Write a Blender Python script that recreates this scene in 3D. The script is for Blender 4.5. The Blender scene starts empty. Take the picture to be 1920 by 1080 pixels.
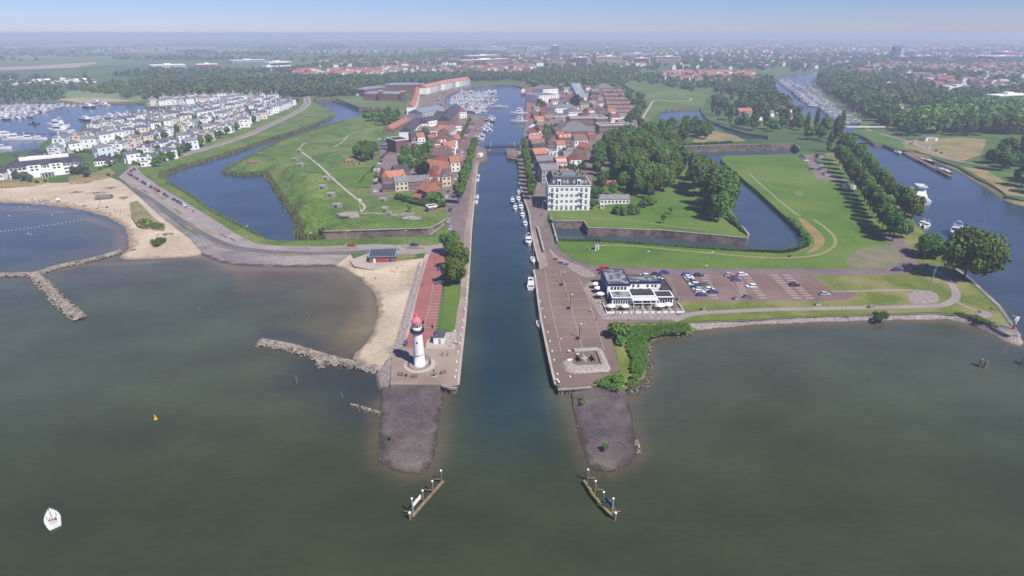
import bpy, bmesh, math, random
import numpy as np
from mathutils import Vector, Matrix, geometry
from mathutils.bvhtree import BVHTree
random.seed(7); np.random.seed(7)
sc = bpy.context.scene
COL = sc.collection
R = math.radians
# ---------------------------------------------------------------- camera model
CAMH, F, PITCH = 100.0, 1067.0, R(24.13)
LAND = 2.0
def G(px, py, z=LAND):
    """ground point seen at a pixel of the 1920x1080 photograph, at height z"""
    x = (px-960)/F; y = (540-py)/F
    dy = math.cos(PITCH)+y*math.sin(PITCH); dz = -math.sin(PITCH)+y*math.cos(PITCH)
    t = (z-CAMH)/dz
    return Vector((t*x, t*dy, z))
BVHS = []
def P(px, py):
    """like G but on the modelled terrain"""
    p = G(px, py, LAND); o = Vector((0, 0, CAMH)); d = (p-o).normalized(); best = None
    for bv in BVHS:
        h = bv.ray_cast(o, d)
        if h[0] is not None and (best is None or h[3] < best[0]): best = (h[3], h[0])
    return best[1] if best else p
def gz(x, y, default=LAND):
    best = default
    for bv in BVHS:
        h = bv.ray_cast(Vector((x, y, 60)), Vector((0, 0, -1)))
        if h[0] is not None: best = max(best, h[0].z)
    return best
# ---------------------------------------------------------------- colours and materials
def lin(c):
    c = c/255.0
    return c/12.92 if c <= 0.04045 else ((c+0.055)/1.055)**2.4
def S(r, g, b, k=0.65):
    return (lin(r)*k, lin(g)*k, lin(b)*k, 1)
MATS = {}
def M(name, c1, c2=None, scale=0.2, rough=0.85, fine=0.0, fscale=3.0, bump=0.0, bscale=2.0, rand=0.0, spec=0.3, metal=0.0, obj=False, stretch=None, c3=None, scale3=0.02, lo=0.38, hi=0.62, cells=None, wet=None):
    m = bpy.data.materials.new(name); m.use_nodes = True
    nt = m.node_tree; N = nt.nodes; L = nt.links
    b = N['Principled BSDF']; b.inputs['Roughness'].default_value = rough
    b.inputs['Specular IOR Level'].default_value = spec; b.inputs['Metallic'].default_value = metal
    if obj:
        tc = N.new('ShaderNodeTexCoord'); co = tc.outputs['Object']
    else:
        ge = N.new('ShaderNodeNewGeometry'); co = ge.outputs['Position']
    if stretch:
        mp = N.new('ShaderNodeMapping'); mp.inputs['Scale'].default_value = stretch
        L.new(co, mp.inputs['Vector']); co = mp.outputs['Vector']
    def noise(s, d=4):
        n = N.new('ShaderNodeTexNoise'); n.inputs['Scale'].default_value = s; n.inputs['Detail'].default_value = d
        L.new(co, n.inputs['Vector']); return n.outputs['Fac']
    def ramp(f, a, bb):
        r = N.new('ShaderNodeMapRange'); r.inputs['From Min'].default_value = a; r.inputs['From Max'].default_value = bb
        L.new(f, r.inputs['Value']); return r.outputs['Result']
    def mix(f, a, bb, t='MIX'):
        x = N.new('ShaderNodeMix'); x.data_type = 'RGBA'; x.blend_type = t
        if isinstance(f, float): x.inputs[0].default_value = f
        else: L.new(f, x.inputs[0])
        for i, q in ((6, a), (7, bb)):
            if isinstance(q, tuple): x.inputs[i].default_value = q
            else: L.new(q, x.inputs[i])
        return x.outputs[2]
    c = c1
    if c2: c = mix(ramp(noise(scale), lo, hi), c1, c2)
    if c3: c = mix(ramp(noise(scale3, 3), 0.45, 0.62), c, c3)
    if fine > 0:
        f = ramp(noise(fscale, 2), 0.3, 0.7)
        c = mix(1.0, c, mix(f, (1-fine,)*3+(1,), (1+fine,)*3+(1,)), 'MULTIPLY')
    if cells:                              # single stones: each Voronoi cell its own shade, dark joints
        v = N.new('ShaderNodeTexVoronoi'); v.inputs['Scale'].default_value = cells[0]; L.new(co, v.inputs['Vector'])
        sx = N.new('ShaderNodeSeparateColor'); L.new(v.outputs['Color'], sx.inputs['Color'])
        c = mix(1.0, c, mix(sx.outputs['Red'], (1-cells[1],)*3+(1,), (1+cells[1],)*3+(1,)), 'MULTIPLY')
    if wet:                                # damp strip just above the waterline
        sz = N.new('ShaderNodeSeparateXYZ'); g2 = N.new('ShaderNodeNewGeometry'); L.new(g2.outputs['Position'], sz.inputs['Vector'])
        ad = N.new('ShaderNodeMath'); ad.operation = 'ADD'; L.new(sz.outputs['Z'], ad.inputs[0]); L.new(noise(.25, 3), ad.inputs[1])
        c = mix(ramp(ad.outputs[0], .62, .95), wet, c)
    if rand > 0:
        oi = N.new('ShaderNodeObjectInfo'); hs = N.new('ShaderNodeHueSaturation')
        r = N.new('ShaderNodeMapRange'); r.inputs['To Min'].default_value = 1-rand; r.inputs['To Max'].default_value = 1+rand
        L.new(oi.outputs['Random'], r.inputs['Value']); L.new(r.outputs['Result'], hs.inputs['Value'])
        if isinstance(c, tuple): hs.inputs['Color'].default_value = c
        else: L.new(c, hs.inputs['Color'])
        c = hs.outputs['Color']
    if isinstance(c, tuple): b.inputs['Base Color'].default_value = c
    else: L.new(c, b.inputs['Base Color'])
    if bump > 0:
        bm = N.new('ShaderNodeBump'); bm.inputs['Strength'].default_value = bump; bm.inputs['Distance'].default_value = 0.3
        L.new(noise(bscale, 3), bm.inputs['Height']); L.new(bm.outputs['Normal'], b.inputs['Normal'])
    MATS[name] = m
    return m
def foliage(name, dark, light, rand=0.26):
    m = bpy.data.materials.new(name); m.use_nodes = True
    nt = m.node_tree; N = nt.nodes; L = nt.links; b = N['Principled BSDF']
    b.inputs['Roughness'].default_value = 0.75; b.inputs['Specular IOR Level'].default_value = 0.15
    at = N.new('ShaderNodeAttribute'); at.attribute_name = 'tint'
    x = N.new('ShaderNodeMix'); x.data_type = 'RGBA'; x.inputs[6].default_value = dark; x.inputs[7].default_value = light
    L.new(at.outputs['Fac'], x.inputs[0])
    oi = N.new('ShaderNodeObjectInfo'); hs = N.new('ShaderNodeHueSaturation')
    r = N.new('ShaderNodeMapRange'); r.inputs['To Min'].default_value = 1-rand; r.inputs['To Max'].default_value = 1+rand
    r2 = N.new('ShaderNodeMapRange'); r2.inputs['To Min'].default_value = 0.482; r2.inputs['To Max'].default_value = 0.525
    L.new(oi.outputs['Random'], r.inputs['Value']); L.new(r.outputs['Result'], hs.inputs['Value'])
    L.new(oi.outputs['Random'], r2.inputs['Value']); L.new(r2.outputs['Result'], hs.inputs['Hue'])
    L.new(x.outputs[2], hs.inputs['Color']); L.new(hs.outputs['Color'], b.inputs['Base Color'])
    tr = N.new('ShaderNodeBsdfTranslucent'); L.new(hs.outputs['Color'], tr.inputs['Color']); ms = N.new('ShaderNodeMixShader'); ms.inputs[0].default_value = 0.14
    L.new(b.outputs[0], ms.inputs[1]); L.new(tr.outputs[0], ms.inputs[2]); L.new(ms.outputs[0], N['Material Output'].inputs['Surface'])
    MATS[name] = m
    return m
W_ = M('white_paint', (0.82, 0.82, 0.81, 1), (0.75, 0.75, 0.74, 1), 0.6, 0.5)
WALLW = M('white_render', (0.87, 0.87, 0.85, 1), (0.80, 0.80, 0.78, 1), 0.4, 0.85, rand=0.06)
WALLC = M('cream_render', (0.66, 0.58, 0.40, 1), (0.56, 0.49, 0.34, 1), 0.4, rand=0.05)
WALLP = M('pink_render', (0.66, 0.42, 0.32, 1), (0.58, 0.37, 0.29, 1), 0.4)
WALLB = M('pale_blue_render', (0.48, 0.56, 0.64, 1), (0.42, 0.50, 0.58, 1), 0.4, rand=0.06)
WALLG = M('grey_render', (0.40, 0.40, 0.40, 1), (0.33, 0.33, 0.33, 1), 0.4)
BRICK = M('brown_brick', S(172, 140, 124), S(146, 116, 104), 0.5, fine=0.15, fscale=4, rand=0.08)
BRICKR = M('red_brick', S(150, 95, 85), S(125, 80, 75), 0.5, fine=0.15, fscale=4)
TILEO = M('orange_roof_tile', S(208, 144, 116), S(186, 124, 102), 0.7, fine=0.18, fscale=5, rand=0.12)
TILER = M('red_roof_tile', S(196, 118, 104), S(172, 104, 94), 0.7, fine=0.15, fscale=5, rand=0.15)
TILEB = M('brown_roof_tile', S(164, 134, 124), S(140, 114, 108), 0.7, fine=0.18, fscale=5, rand=0.12)
SLATE = M('slate_roof', S(92, 92, 104), S(74, 74, 86), 0.6, fine=0.15, fscale=4, rand=0.18)
SLATEG = M('grey_roof', S(154, 150, 152), S(130, 128, 132), 0.6, fine=0.15, fscale=4, rand=0.15)
ROOFFLAT = M('flat_roof_felt', S(150, 145, 140), S(120, 116, 112), 0.35, fine=0.12, fscale=2)
ROOFDARK = M('dark_roof_felt', S(82, 82, 84), S(62, 62, 64), 0.4, fine=0.12, fscale=2)
METALR = M('metal_roof', S(165, 175, 190), S(140, 150, 165), 0.2, 0.45, spec=0.5)
GLASS = M('window_glass', (0.025, 0.03, 0.04, 1), (0.07, 0.08, 0.10, 1), 1.5, 0.12, spec=0.6)
NAVY = M('navy_paint', (0.015, 0.025, 0.09, 1), None, rough=0.5)
BLUEW = M('blue_cladding', S(95, 120, 165), S(80, 105, 150), 0.5, 0.6)
CONC = M('concrete', S(190, 180, 172), S(165, 156, 150), 0.35, fine=0.12, fscale=2)
DARK = M('dark_metal', (0.02, 0.02, 0.025, 1), None, rough=0.5)
STEEL = M('galvanised_steel', (0.42, 0.43, 0.44, 1), (0.34, 0.35, 0.36, 1), 2, 0.45, metal=0.3)
WOOD = M('weathered_timber', S(165, 145, 115), S(135, 118, 92), 1.2, 0.9, fine=0.15)
WOODY = M('algae_timber', S(170, 162, 100), S(140, 135, 85), 1.0, 0.9)
BARK = M('tree_bark', (0.07, 0.055, 0.04, 1), (0.045, 0.036, 0.028, 1), 1.5)
RUBBER = M('tyre_rubber', (0.012, 0.012, 0.013, 1), None, rough=0.8)
RED = M('red_paint', (0.5, 0.03, 0.025, 1), None, rough=0.45)
YELLOW = M('yellow_paint', (0.62, 0.38, 0.03, 1), None, rough=0.5)
STONEW = M('old_stone_wall', S(140, 122, 118), S(104, 92, 92), 0.35, 0.95, fine=0.3, fscale=1.2, cells=(1.3, .2), c3=S(160, 140, 128), scale3=0.12)
# ---------------------------------------------------------------- mesh builder
class MB:
    def __init__(s): s.v = []; s.f = []; s.m = []
    def poly(s, pts, m=0):
        k = len(s.v); s.v += [tuple(p) for p in pts]; s.f.append(tuple(range(k, k+len(pts)))); s.m.append(m)
    def prism(s, pts, z0, z1, m=0, mt=None, inset=0.0):
        n = len(pts); k = len(s.v)
        cx = sum(p[0] for p in pts)/n; cy = sum(p[1] for p in pts)/n
        s.v += [(p[0], p[1], z0) for p in pts]
        s.v += [(cx+(p[0]-cx)*(1-inset), cy+(p[1]-cy)*(1-inset), z1) for p in pts]
        for i in range(n):
            j = (i+1) % n; s.f.append((k+i, k+j, k+n+j, k+n+i)); s.m.append(m)
        s.f.append(tuple(range(k+n, k+2*n))); s.m.append(m if mt is None else mt)
        s.f.append(tuple(range(k+n-1, k-1, -1))); s.m.append(m)
    def box(s, x0, x1, y0, y1, z0, z1, m=0, mt=None, rot=0, c=(0, 0)):
        pts = [(x0, y0), (x1, y0), (x1, y1), (x0, y1)]
        if rot:
            ca, sa = math.cos(rot), math.sin(rot)
            pts = [(c[0]+(x-c[0])*ca-(y-c[1])*sa, c[1]+(x-c[0])*sa+(y-c[1])*ca) for x, y in pts]
        s.prism(pts, z0, z1, m, mt)
    def gable(s, x0, x1, y0, y1, z0, h, axis='x', over=0.3, m=0, mw=None):
        """gabled roof prism on a rectangle; mw: material of the gable triangles"""
        mw = m if mw is None else mw
        t = 0.0
        if axis == 'x':
            yc = (y0+y1)/2; a = x0-over; b = x1+over; y0 -= over; y1 += over
            p = [(a, y0, z0), (b, y0, z0), (b, y1, z0), (a, y1, z0), (a, yc, z0+h), (b, yc, z0+h)]
            q = [(0, 1, 5, 4), (2, 3, 4, 5), (0, 4, 3), (1, 2, 5), (3, 2, 1, 0)]
        else:
            xc = (x0+x1)/2; a = y0-over; b = y1+over; x0 -= over; x1 += over
            p = [(x0, a, z0), (x0, b, z0), (x1, b, z0), (x1, a, z0), (xc, a, z0+h), (xc, b, z0+h)]
            q = [(1, 0, 4, 5), (3, 2, 5, 4), (0, 3, 4), (2, 1, 5), (0, 1, 2, 3)]
        k = len(s.v); s.v += p
        for i, f in enumerate(q):
            s.f.append(tuple(k+j for j in f)); s.m.append(mw if i in (2, 3) else m)
    def hip(s, x0, x1, y0, y1, z0, h, over=0.4, m=0, flat=0.0, mt=None):
        x0 -= over; x1 += over; y0 -= over; y1 += over
        w, d = x1-x0, y1-y0; r = min(w, d)/2*(1-flat)
        t = [(x0+r, y0+r, z0+h), (x1-r, y0+r, z0+h), (x1-r, y1-r, z0+h), (x0+r, y1-r, z0+h)]
        p = [(x0, y0, z0), (x1, y0, z0), (x1, y1, z0), (x0, y1, z0)]+t
        k = len(s.v); s.v += p
        for f in ((0, 1, 5, 4), (1, 2, 6, 5), (2, 3, 7, 6), (3, 0, 4, 7), (3, 2, 1, 0)):
            s.f.append(tuple(k+j for j in f)); s.m.append(m)
        s.f.append((k+4, k+5, k+6, k+7)); s.m.append(m if mt is None else mt)
    def tube(s, p0, p1, r0, r1=None, n=6, m=0):
        r1 = r0 if r1 is None else r1
        p0 = Vector(p0); p1 = Vector(p1); d = (p1-p0)
        if d.length < 1e-6: return
        q = d.to_track_quat('Z', 'Y'); k = len(s.v)
        for pp, r in ((p0, r0), (p1, r1)):
            for i in range(n):
                a = 2*math.pi*i/n; w = pp+q@Vector((r*math.cos(a), r*math.sin(a), 0)); s.v.append(tuple(w))
        for i in range(n):
            j = (i+1) % n; s.f.append((k+i, k+j, k+n+j, k+n+i)); s.m.append(m)
        s.f.append(tuple(range(k+n, k+2*n))); s.m.append(m)
        s.f.append(tuple(range(k+n-1, k-1, -1))); s.m.append(m)
    def lathe(s, prof, n=24, c=(0, 0), m=0):
        k = len(s.v)
        for r, z in prof:
            for i in range(n):
                a = 2*math.pi*i/n; s.v.append((c[0]+r*math.cos(a), c[1]+r*math.sin(a), z))
        for j in range(len(prof)-1):
            for i in range(n):
                i2 = (i+1) % n
                s.f.append((k+j*n+i, k+j*n+i2, k+(j+1)*n+i2, k+(j+1)*n+i)); s.m.append(m)
        s.f.append(tuple(k+(len(prof)-1)*n+i for i in range(n))); s.m.append(m)
        s.f.append(tuple(k+n-1-i for i in range(n))); s.m.append(m)
    def loft(s, secs, m=0, cap=True):
        """secs: list of equal-length closed point rings"""
        n = len(secs[0]); k = len(s.v)
        for r in secs: s.v += [tuple(p) for p in r]
        for j in range(len(secs)-1):
            for i in range(n):
                i2 = (i+1) % n
                s.f.append((k+j*n+i, k+j*n+i2, k+(j+1)*n+i2, k+(j+1)*n+i)); s.m.append(m)
        if cap:
            s.f.append(tuple(k+n-1-i for i in range(n))); s.m.append(m)
            s.f.append(tuple(k+(len(secs)-1)*n+i for i in range(n))); s.m.append(m)
    def mesh(s, name, mats, smooth=False):
        me = bpy.data.meshes.new(name); me.from_pydata(s.v, [], s.f)
        if not isinstance(mats, (list, tuple)): mats = [mats]
        for q in mats: me.materials.append(q)
        if len(mats) > 1: me.polygons.foreach_set('material_index', s.m)
        if smooth: me.polygons.foreach_set('use_smooth', [True]*len(s.f))
        bm = bmesh.new(); bm.from_mesh(me); bmesh.ops.recalc_face_normals(bm, faces=bm.faces); bm.to_mesh(me); bm.free()
        me.update(); return me
    def build(s, name, mats, parent=None, smooth=False, loc=None):
        return link(name, s.mesh(name, mats, smooth), parent, loc)
def link(name, me, parent=None, loc=None, rz=0, sca=None):
    o = bpy.data.objects.new(name, me); COL.objects.link(o)
    if parent: o.parent = parent
    if loc is not None: o.location = loc
    if rz: o.rotation_euler = (0, 0, rz)
    if sca: o.scale = sca if isinstance(sca, (tuple, list)) else (sca,)*3
    return o
def tag(o, label=None, cat=None, group=None, kind=None):
    if label: o['label'] = label
    if cat: o['category'] = cat
    if group: o['group'] = group
    if kind: o['kind'] = kind
    return o
def thing(name, label, cat, loc=(0, 0, 0), rz=0, group=None, sca=None):
    o = bpy.data.objects.new(name, None); COL.objects.link(o); o.empty_display_size = 0.5
    o.location = loc; o.rotation_euler = (0, 0, rz)
    if sca: o.scale = sca if isinstance(sca, (tuple, list)) else (sca,)*3
    return tag(o, label, cat, group)
KIDS = {}
def copy_tree(o, parent=None):
    c = o.copy(); COL.objects.link(c)
    if parent: c.parent = parent
    if o.name not in KIDS: KIDS[o.name] = list(o.children)
    for ch in KIDS[o.name]: copy_tree(ch, c)
    return c
class Proto:
    def __init__(s, root): s.o = root; s.used = False
    def put(s, loc, rz=0, sca=None, label=None, group=None, cat=None, rx=None):
        o = copy_tree(s.o) if s.used else s.o
        if not s.used and s.o.name not in KIDS: KIDS[s.o.name] = list(s.o.children)
        s.used = True
        o.location = loc; o.rotation_euler = rx if rx else (0, 0, rz)
        if sca: o.scale = sca if isinstance(sca, (tuple, list)) else (sca,)*3
        return tag(o, label, cat, group)
ORD = ['first', 'second', 'third', 'fourth', 'fifth', 'sixth', 'seventh', 'eighth', 'ninth', 'tenth', 'eleventh', 'twelfth', 'thirteenth', 'fourteenth', 'fifteenth', 'sixteenth', 'seventeenth', 'eighteenth', 'nineteenth', 'twentieth', 'twenty-first', 'twenty-second', 'twenty-third', 'twenty-fourth', 'twenty-fifth', 'twenty-sixth', 'twenty-seventh', 'twenty-eighth', 'twenty-ninth', 'thirtieth']
def ordn(i): return ORD[i] if i < len(ORD) else ORD[i % 30]
def label_rows(items, where, group, per=14):
    """items: (object, base text); give each a place in its row and column, nearest row first"""
    items = sorted(items, key=lambda t: t[0].location.y)
    n = max(1, round(len(items)/per)); k = math.ceil(len(items)/n)
    for r in range(n):
        row = sorted(items[r*k:(r+1)*k], key=lambda t: t[0].location.x/max(t[0].location.y, 1))
        for i, (o, base) in enumerate(row):
            rn = '' if n == 1 else (', front row' if r == 0 else ', back row' if r == n-1 else f', {ordn(r)} row')
            pos = 'leftmost' if i == 0 and len(row) > 1 else 'rightmost' if i == len(row)-1 and len(row) > 1 else f'{ordn(i)} from left'
            o['label'] = f'{base} {where}{rn}, {pos}'; o['group'] = group
def at_scale(py):  # pixels per metre at an image row
    p = G(960, py); return F/(p.y*math.cos(PITCH)+(CAMH-LAND)*math.sin(PITCH))
# ================================================================ ground
GRASSB = M('meadow_grass', S(102, 134, 56), S(88, 118, 48), 0.05, 0.95, fine=0.22, fscale=0.9, c3=S(122, 138, 84), scale3=0.012)
GRASSD = M('rough_grass', S(106, 136, 58), S(82, 114, 46), 0.1, 0.95, fine=0.38, fscale=0.8, bump=0.4, bscale=0.7, c3=S(122, 138, 70), scale3=0.03)
GRASSL = M('lawn', S(98, 136, 46), S(84, 120, 40), 0.05, 0.95, fine=0.16, fscale=1.2, c3=S(116, 140, 62), scale3=0.018)
GRASSY = M('dry_grass', S(158, 152, 104), S(136, 136, 88), 0.07, 0.95, fine=0.2, fscale=0.9, c3=S(178, 150, 104), scale3=0.05)
GRASSV = M('verge_grass', S(128, 138, 58), S(108, 124, 48), 0.08, 0.95, fine=0.2, fscale=1.2, c3=S(150, 146, 92), scale3=0.06)
SAND = M('beach_sand', S(228, 211, 183), S(212, 194, 166), 0.06, 0.95, fine=0.1, fscale=0.6, c3=S(200, 182, 156), scale3=0.035, wet=S(168, 146, 122), bump=.15, bscale=.8)
BASALT = M('basalt_pitching', S(110, 99, 99), S(96, 87, 88), 0.25, 0.9, fine=0.14, fscale=1.6, bump=0.35, bscale=1.8, c3=S(128, 118, 110), scale3=0.05, cells=(2.2, .18), wet=S(74, 68, 60))
STONES = M('stone_revetment', S(152, 144, 144), S(132, 124, 126), 0.12, 0.9, fine=0.2, fscale=1.3, bump=0.2, c3=S(170, 162, 156), scale3=0.05, stretch=(0.5, 1.4, 1), cells=(1.4, .14), wet=S(84, 80, 76))
COBBLE = M('cobblestones', S(180, 168, 162), S(156, 144, 140), 0.9, 0.9, fine=0.2, fscale=2.2, bump=0.3, bscale=2.2, cells=(2.4, .22), wet=S(110, 98, 86))
PLAZA = M('plaza_brick', S(140, 120, 110), S(130, 111, 103), 0.12, 0.9, fine=0.1, fscale=2.5, c3=S(152, 130, 122), scale3=0.03, cells=(.22, .05))
QUAYB = M('quay_brick', S(172, 150, 136), S(156, 136, 124), 0.15, 0.9, fine=0.1, fscale=2.5, c3=S(182, 164, 150), scale3=0.06)
PARKB = M('parking_brick', S(139, 113, 107), S(131, 107, 102), 0.1, 0.9, fine=0.08, fscale=2.5, c3=S(150, 126, 120), scale3=0.03, cells=(.2, .05))
REDST = M('red_brick_paving', S(178, 116, 108), S(166, 108, 102), 0.12, 0.9, fine=0.1, fscale=2.0)
TOWNG = M('town_paving', S(152, 136, 130), S(134, 120, 116), 0.08, 0.9, fine=0.12, fscale=1.2)
ROADB = M('brick_road', S(146, 126, 126), S(132, 114, 114), 0.12, 0.9, fine=0.08, fscale=2.0)
ROADG = M('pale_road', S(178, 166, 162), S(164, 154, 150), 0.08, 0.9, fine=0.06, fscale=1.5)
ASPH = M('asphalt', S(128, 124, 126), S(114, 112, 114), 0.1, 0.9, fine=0.08, fscale=2.0)
PALE = M('pale_paving', S(205, 192, 180), S(188, 176, 166), 0.15, 0.9, fine=0.08, fscale=1.8)
LINEP = M('paving_line', S(188, 166, 158), S(176, 156, 148), 0.5, 0.9)
TRAIL = M('worn_trail', S(168, 164, 122), S(152, 152, 106), 0.2, 0.95, fine=0.15)
BARE = M('bare_soil', S(146, 140, 112), S(128, 128, 98), 0.12, 0.95, fine=0.15)
DRYO = M('parched_grass', S(176, 146, 98), S(152, 138, 84), 0.1, 0.95, fine=0.2)
GFIELD = M('far_land', S(90, 122, 60), S(74, 104, 50), 0.006, 0.95, fine=0.15, fscale=0.05, c3=S(108, 130, 76), scale3=0.003)
REEDM = foliage('reed_leaves', S(92, 110, 56), S(158, 160, 100), 0.0)

def smooth(pts, k=3):
    """Catmull-Rom through the points, as an open line"""
    out = []; n = len(pts)
    for i in range(n-1):
        p0, p1, p2, p3 = (Vector(pts[max(i-1, 0)]), Vector(pts[i]), Vector(pts[i+1]), Vector(pts[min(i+2, n-1)]))
        for j in range(k):
            t = j/k
            out.append(0.5*((2*p1)+(p2-p0)*t+(2*p0-5*p1+4*p2-p3)*t*t+(3*p1-p0-3*p2+p3)*t**3))
    out.append(Vector(pts[-1])); return out
# the shore: quay edges and the tops of the banks (pixels of the photograph at the land level)
SH_W = [(-900, 332), (-300, 340), (0, 343), (100, 344), (200, 332), (226, 342), (262, 372), (300, 402), (335, 426), (375, 446), (400, 459), (430, 467), (480, 473), (560, 478), (657, 477), (668, 498), (700, 505), (745, 490), (792, 486),
        (783, 522), (765, 582), (748, 638), (736, 662), (731, 722), (828, 722), (843, 727), (855, 727), (859, 715), (862, 690), (866, 655), (872, 600), (877, 540), (881, 480), (884, 430), (889, 380), (893, 330), (898, 304), (914, 297), (912, 279),
        (891, 273), (897, 256), (905, 236), (911, 219), (880, 213), (862, 212), (845, 205), (833, 192), (836, 181), (850, 173), (870, 166), (886, 162), (930, 159), (965, 160), (977, 163)]
SH_E = [(983, 166), (987, 180), (986, 202), (985, 222), (983, 238), (979, 265), (974, 275), (949, 278), (950, 296), (970, 299), (972, 312), (973, 342), (980, 362), (985, 380), (992, 400), (996, 430), (1002, 460), (1010, 492), (1011, 505),
        (1001, 506), (1005, 530), (1013, 590), (1023, 640), (1034, 690), (1042, 722), (1048, 729), (1075, 727), (1110, 724), (1130, 712), (1163, 695), (1160, 670), (1150, 640), (1143, 612), (1200, 606), (1290, 606), (1400, 601), (1500, 595), (1640, 591), (1750, 588), (1795, 591), (1843, 604), (1870, 620), (1893, 630), (1908, 630),
        (1905, 620), (1893, 606), (1869, 573), (1823, 531), (1790, 505), (1765, 470), (1740, 440), (1717, 419), (1690, 367), (1665, 349), (1645, 334), (1612, 292), (1600, 276), (1590, 262), (1585, 248), (1576, 236), (1548, 228), (1515, 222), (1492, 197), (1470, 180), (1450, 165), (1445, 152), (1465, 143), (1500, 137), (1535, 131.5),
        (1538, 136), (1522, 149), (1524, 160), (1530, 172), (1555, 192), (1580, 209), (1597, 222), (1614, 233), (1604, 241), (1597, 249), (1612, 253), (1627, 261), (1640, 271), (1657, 271), (1677, 280), (1700, 283), (1718, 284), (1760, 300), (1795, 312), (1838, 337), (1856, 345), (1880, 360), (1886, 368), (1930, 378), (2300, 455)]
shore = [G(*p).to_2d() for p in SH_W+SH_E]
outer = shore+[Vector((4000, 60)), Vector((45000, 60)), Vector((45000, 45000)), Vector((-45000, 45000)), Vector((-45000, 500))]
MOATW_OUT = [(590, 184), (586, 190), (604, 200), (628, 212), (622, 218), (600, 227), (555, 243), (480, 267), (440, 281), (380, 298), (330, 312), (303, 322), (298, 332), (308, 342), (328, 352), (352, 366), (390, 395), (420, 410), (450, 425), (480, 441), (495, 452), (520, 454), (545, 454), (600, 451), (675, 448), (775, 445), (805, 443), (825, 427), (840, 412)]
FORT_R = [(838, 404), (828, 396), (745, 373), (692, 366), (692, 340), (712, 300), (705, 272), (742, 257), (756, 240), (752, 215), (722, 203)]
HOLE_W = MOATW_OUT+FORT_R+[(672, 203), (628, 189)]
PARK_B = [(1250, 284), (1200, 300), (1112, 335), (1112, 388), (1032, 397), (1035, 414)]
HOLE_E = [(1040, 430), (1044, 453), (1135, 455), (1340, 469), (1400, 473), (1467, 476), (1491, 472), (1516, 462), (1518, 450), (1500, 430), (1470, 404), (1420, 358), (1380, 325), (1354, 302), (1352, 296), (1360, 292), (1490, 289), (1501, 284), (1490, 276), (1380, 279)]+PARK_B
POND_A = [(1235, 226), (1240, 208), (1270, 205), (1312, 203), (1318, 215), (1330, 226), (1360, 238), (1400, 250), (1440, 255), (1440, 262), (1397, 261), (1360, 247), (1325, 232), (1280, 223), (1262, 226)]
POND_B = [(1147, 150), (1160, 151), (1178, 160), (1192, 170), (1190, 172), (1180, 172), (1168, 163)]
MARINA = [(-140, 196), (0, 188), (60, 190), (150, 195), (255, 192.5), (272, 194), (270, 200), (345, 202), (350, 212), (250, 214), (160, 231), (147, 247), (82, 265), (72, 278), (0, 287), (-140, 300)]
holes = [[G(*p).to_2d() for p in h] for h in (HOLE_W, HOLE_E, POND_A, POND_B, MARINA)]
def land_mesh():
    loops = [outer]+holes
    flat = [v for l in loops for v in l]
    tri = geometry.tessellate_polygon([[Vector((v.x, v.y, 0)) for v in l] for l in loops])
    verts = [(v.x, v.y, LAND) for v in flat]; faces = [tuple(t) for t in tri]; mi = [0]*len(faces)
    k = 0
    for l in loops:                       # walls down into the water
        n = len(l); b = len(verts); verts += [(v.x, v.y, -2.0) for v in l]
        for i in range(n):
            j = (i+1) % n; faces.append((k+i, k+j, b+j, b+i)); mi.append(1)
        k += n
    me = bpy.data.meshes.new('ground'); me.from_pydata(verts, [], faces)
    me.materials.append(GFIELD); me.materials.append(STONEW)
    me.polygons.foreach_set('material_index', mi)
    bm = bmesh.new(); bm.from_mesh(me); bmesh.ops.recalc_face_normals(bm, faces=bm.faces)
    for f in bm.faces:
        if f.material_index == 0 and f.normal.z < 0: f.normal_flip()
    bm.to_mesh(me); bm.free(); return me
tag(link('ground', land_mesh()), kind='structure')
# ---------------------------------------------------------------- thin ground sheets and ribbons
LAYER = [0, '']
def layer(name):
    if LAYER[1] != name: LAYER[0] += 1; LAYER[1] = name
    return 0.02+0.004*LAYER[0]
def sheet(name, px, mat, lift=None, z=None, sm=0, world=False):
    zz = LAND+(layer(name) if lift is None else lift)
    pts = [Vector(p) for p in px]
    if sm: pts = smooth(px+[px[0]], sm)[:-1]
    w = pts if world else [G(p[0], p[1], LAND) for p in pts]
    me = bpy.data.meshes.new(name)
    tri = geometry.tessellate_polygon([[Vector((v.x, v.y, 0)) for v in w]])
    me.from_pydata([(v.x, v.y, zz) for v in w], [], [tuple(t) for t in tri])
    bm = bmesh.new(); bm.from_mesh(me)
    for f in bm.faces:
        if f.normal.z < 0: f.normal_flip()
    bm.to_mesh(me); bm.free(); me.materials.append(mat)
    return tag(link(name, me), kind='structure')
def side(w, width):
    L_, R_ = [], []
    for i, p in enumerate(w):
        a = w[max(i-1, 0)]; b = w[min(i+1, len(w)-1)]; d = (b-a).to_2d()
        n = Vector((-d.y, d.x)).normalized() if d.length > 0 else Vector((1, 0))
        L_.append(Vector((p.x+n.x*width/2, p.y+n.y*width/2, p.z))); R_.append(Vector((p.x-n.x*width/2, p.y-n.y*width/2, p.z)))
    return L_, R_
def ribbon(name, px, width, mat, sm=4, lift=None, drape=False, mb=None):
    zz = layer(name) if lift is None else lift
    pts = smooth(px, sm) if sm else [Vector(p) for p in px]
    w = [(P(p[0], p[1]) if drape else G(p[0], p[1])) for p in pts]
    L_, R_ = side(w, width); m = mb or MB()
    for i in range(len(w)-1):
        q = [L_[i], R_[i], R_[i+1], L_[i+1]]
        m.poly([(v.x, v.y, (max(gz(v.x, v.y), v.z) if drape else LAND)+zz) for v in q])
    if mb: return
    return tag(m.build(name, mat), kind='structure')
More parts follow.
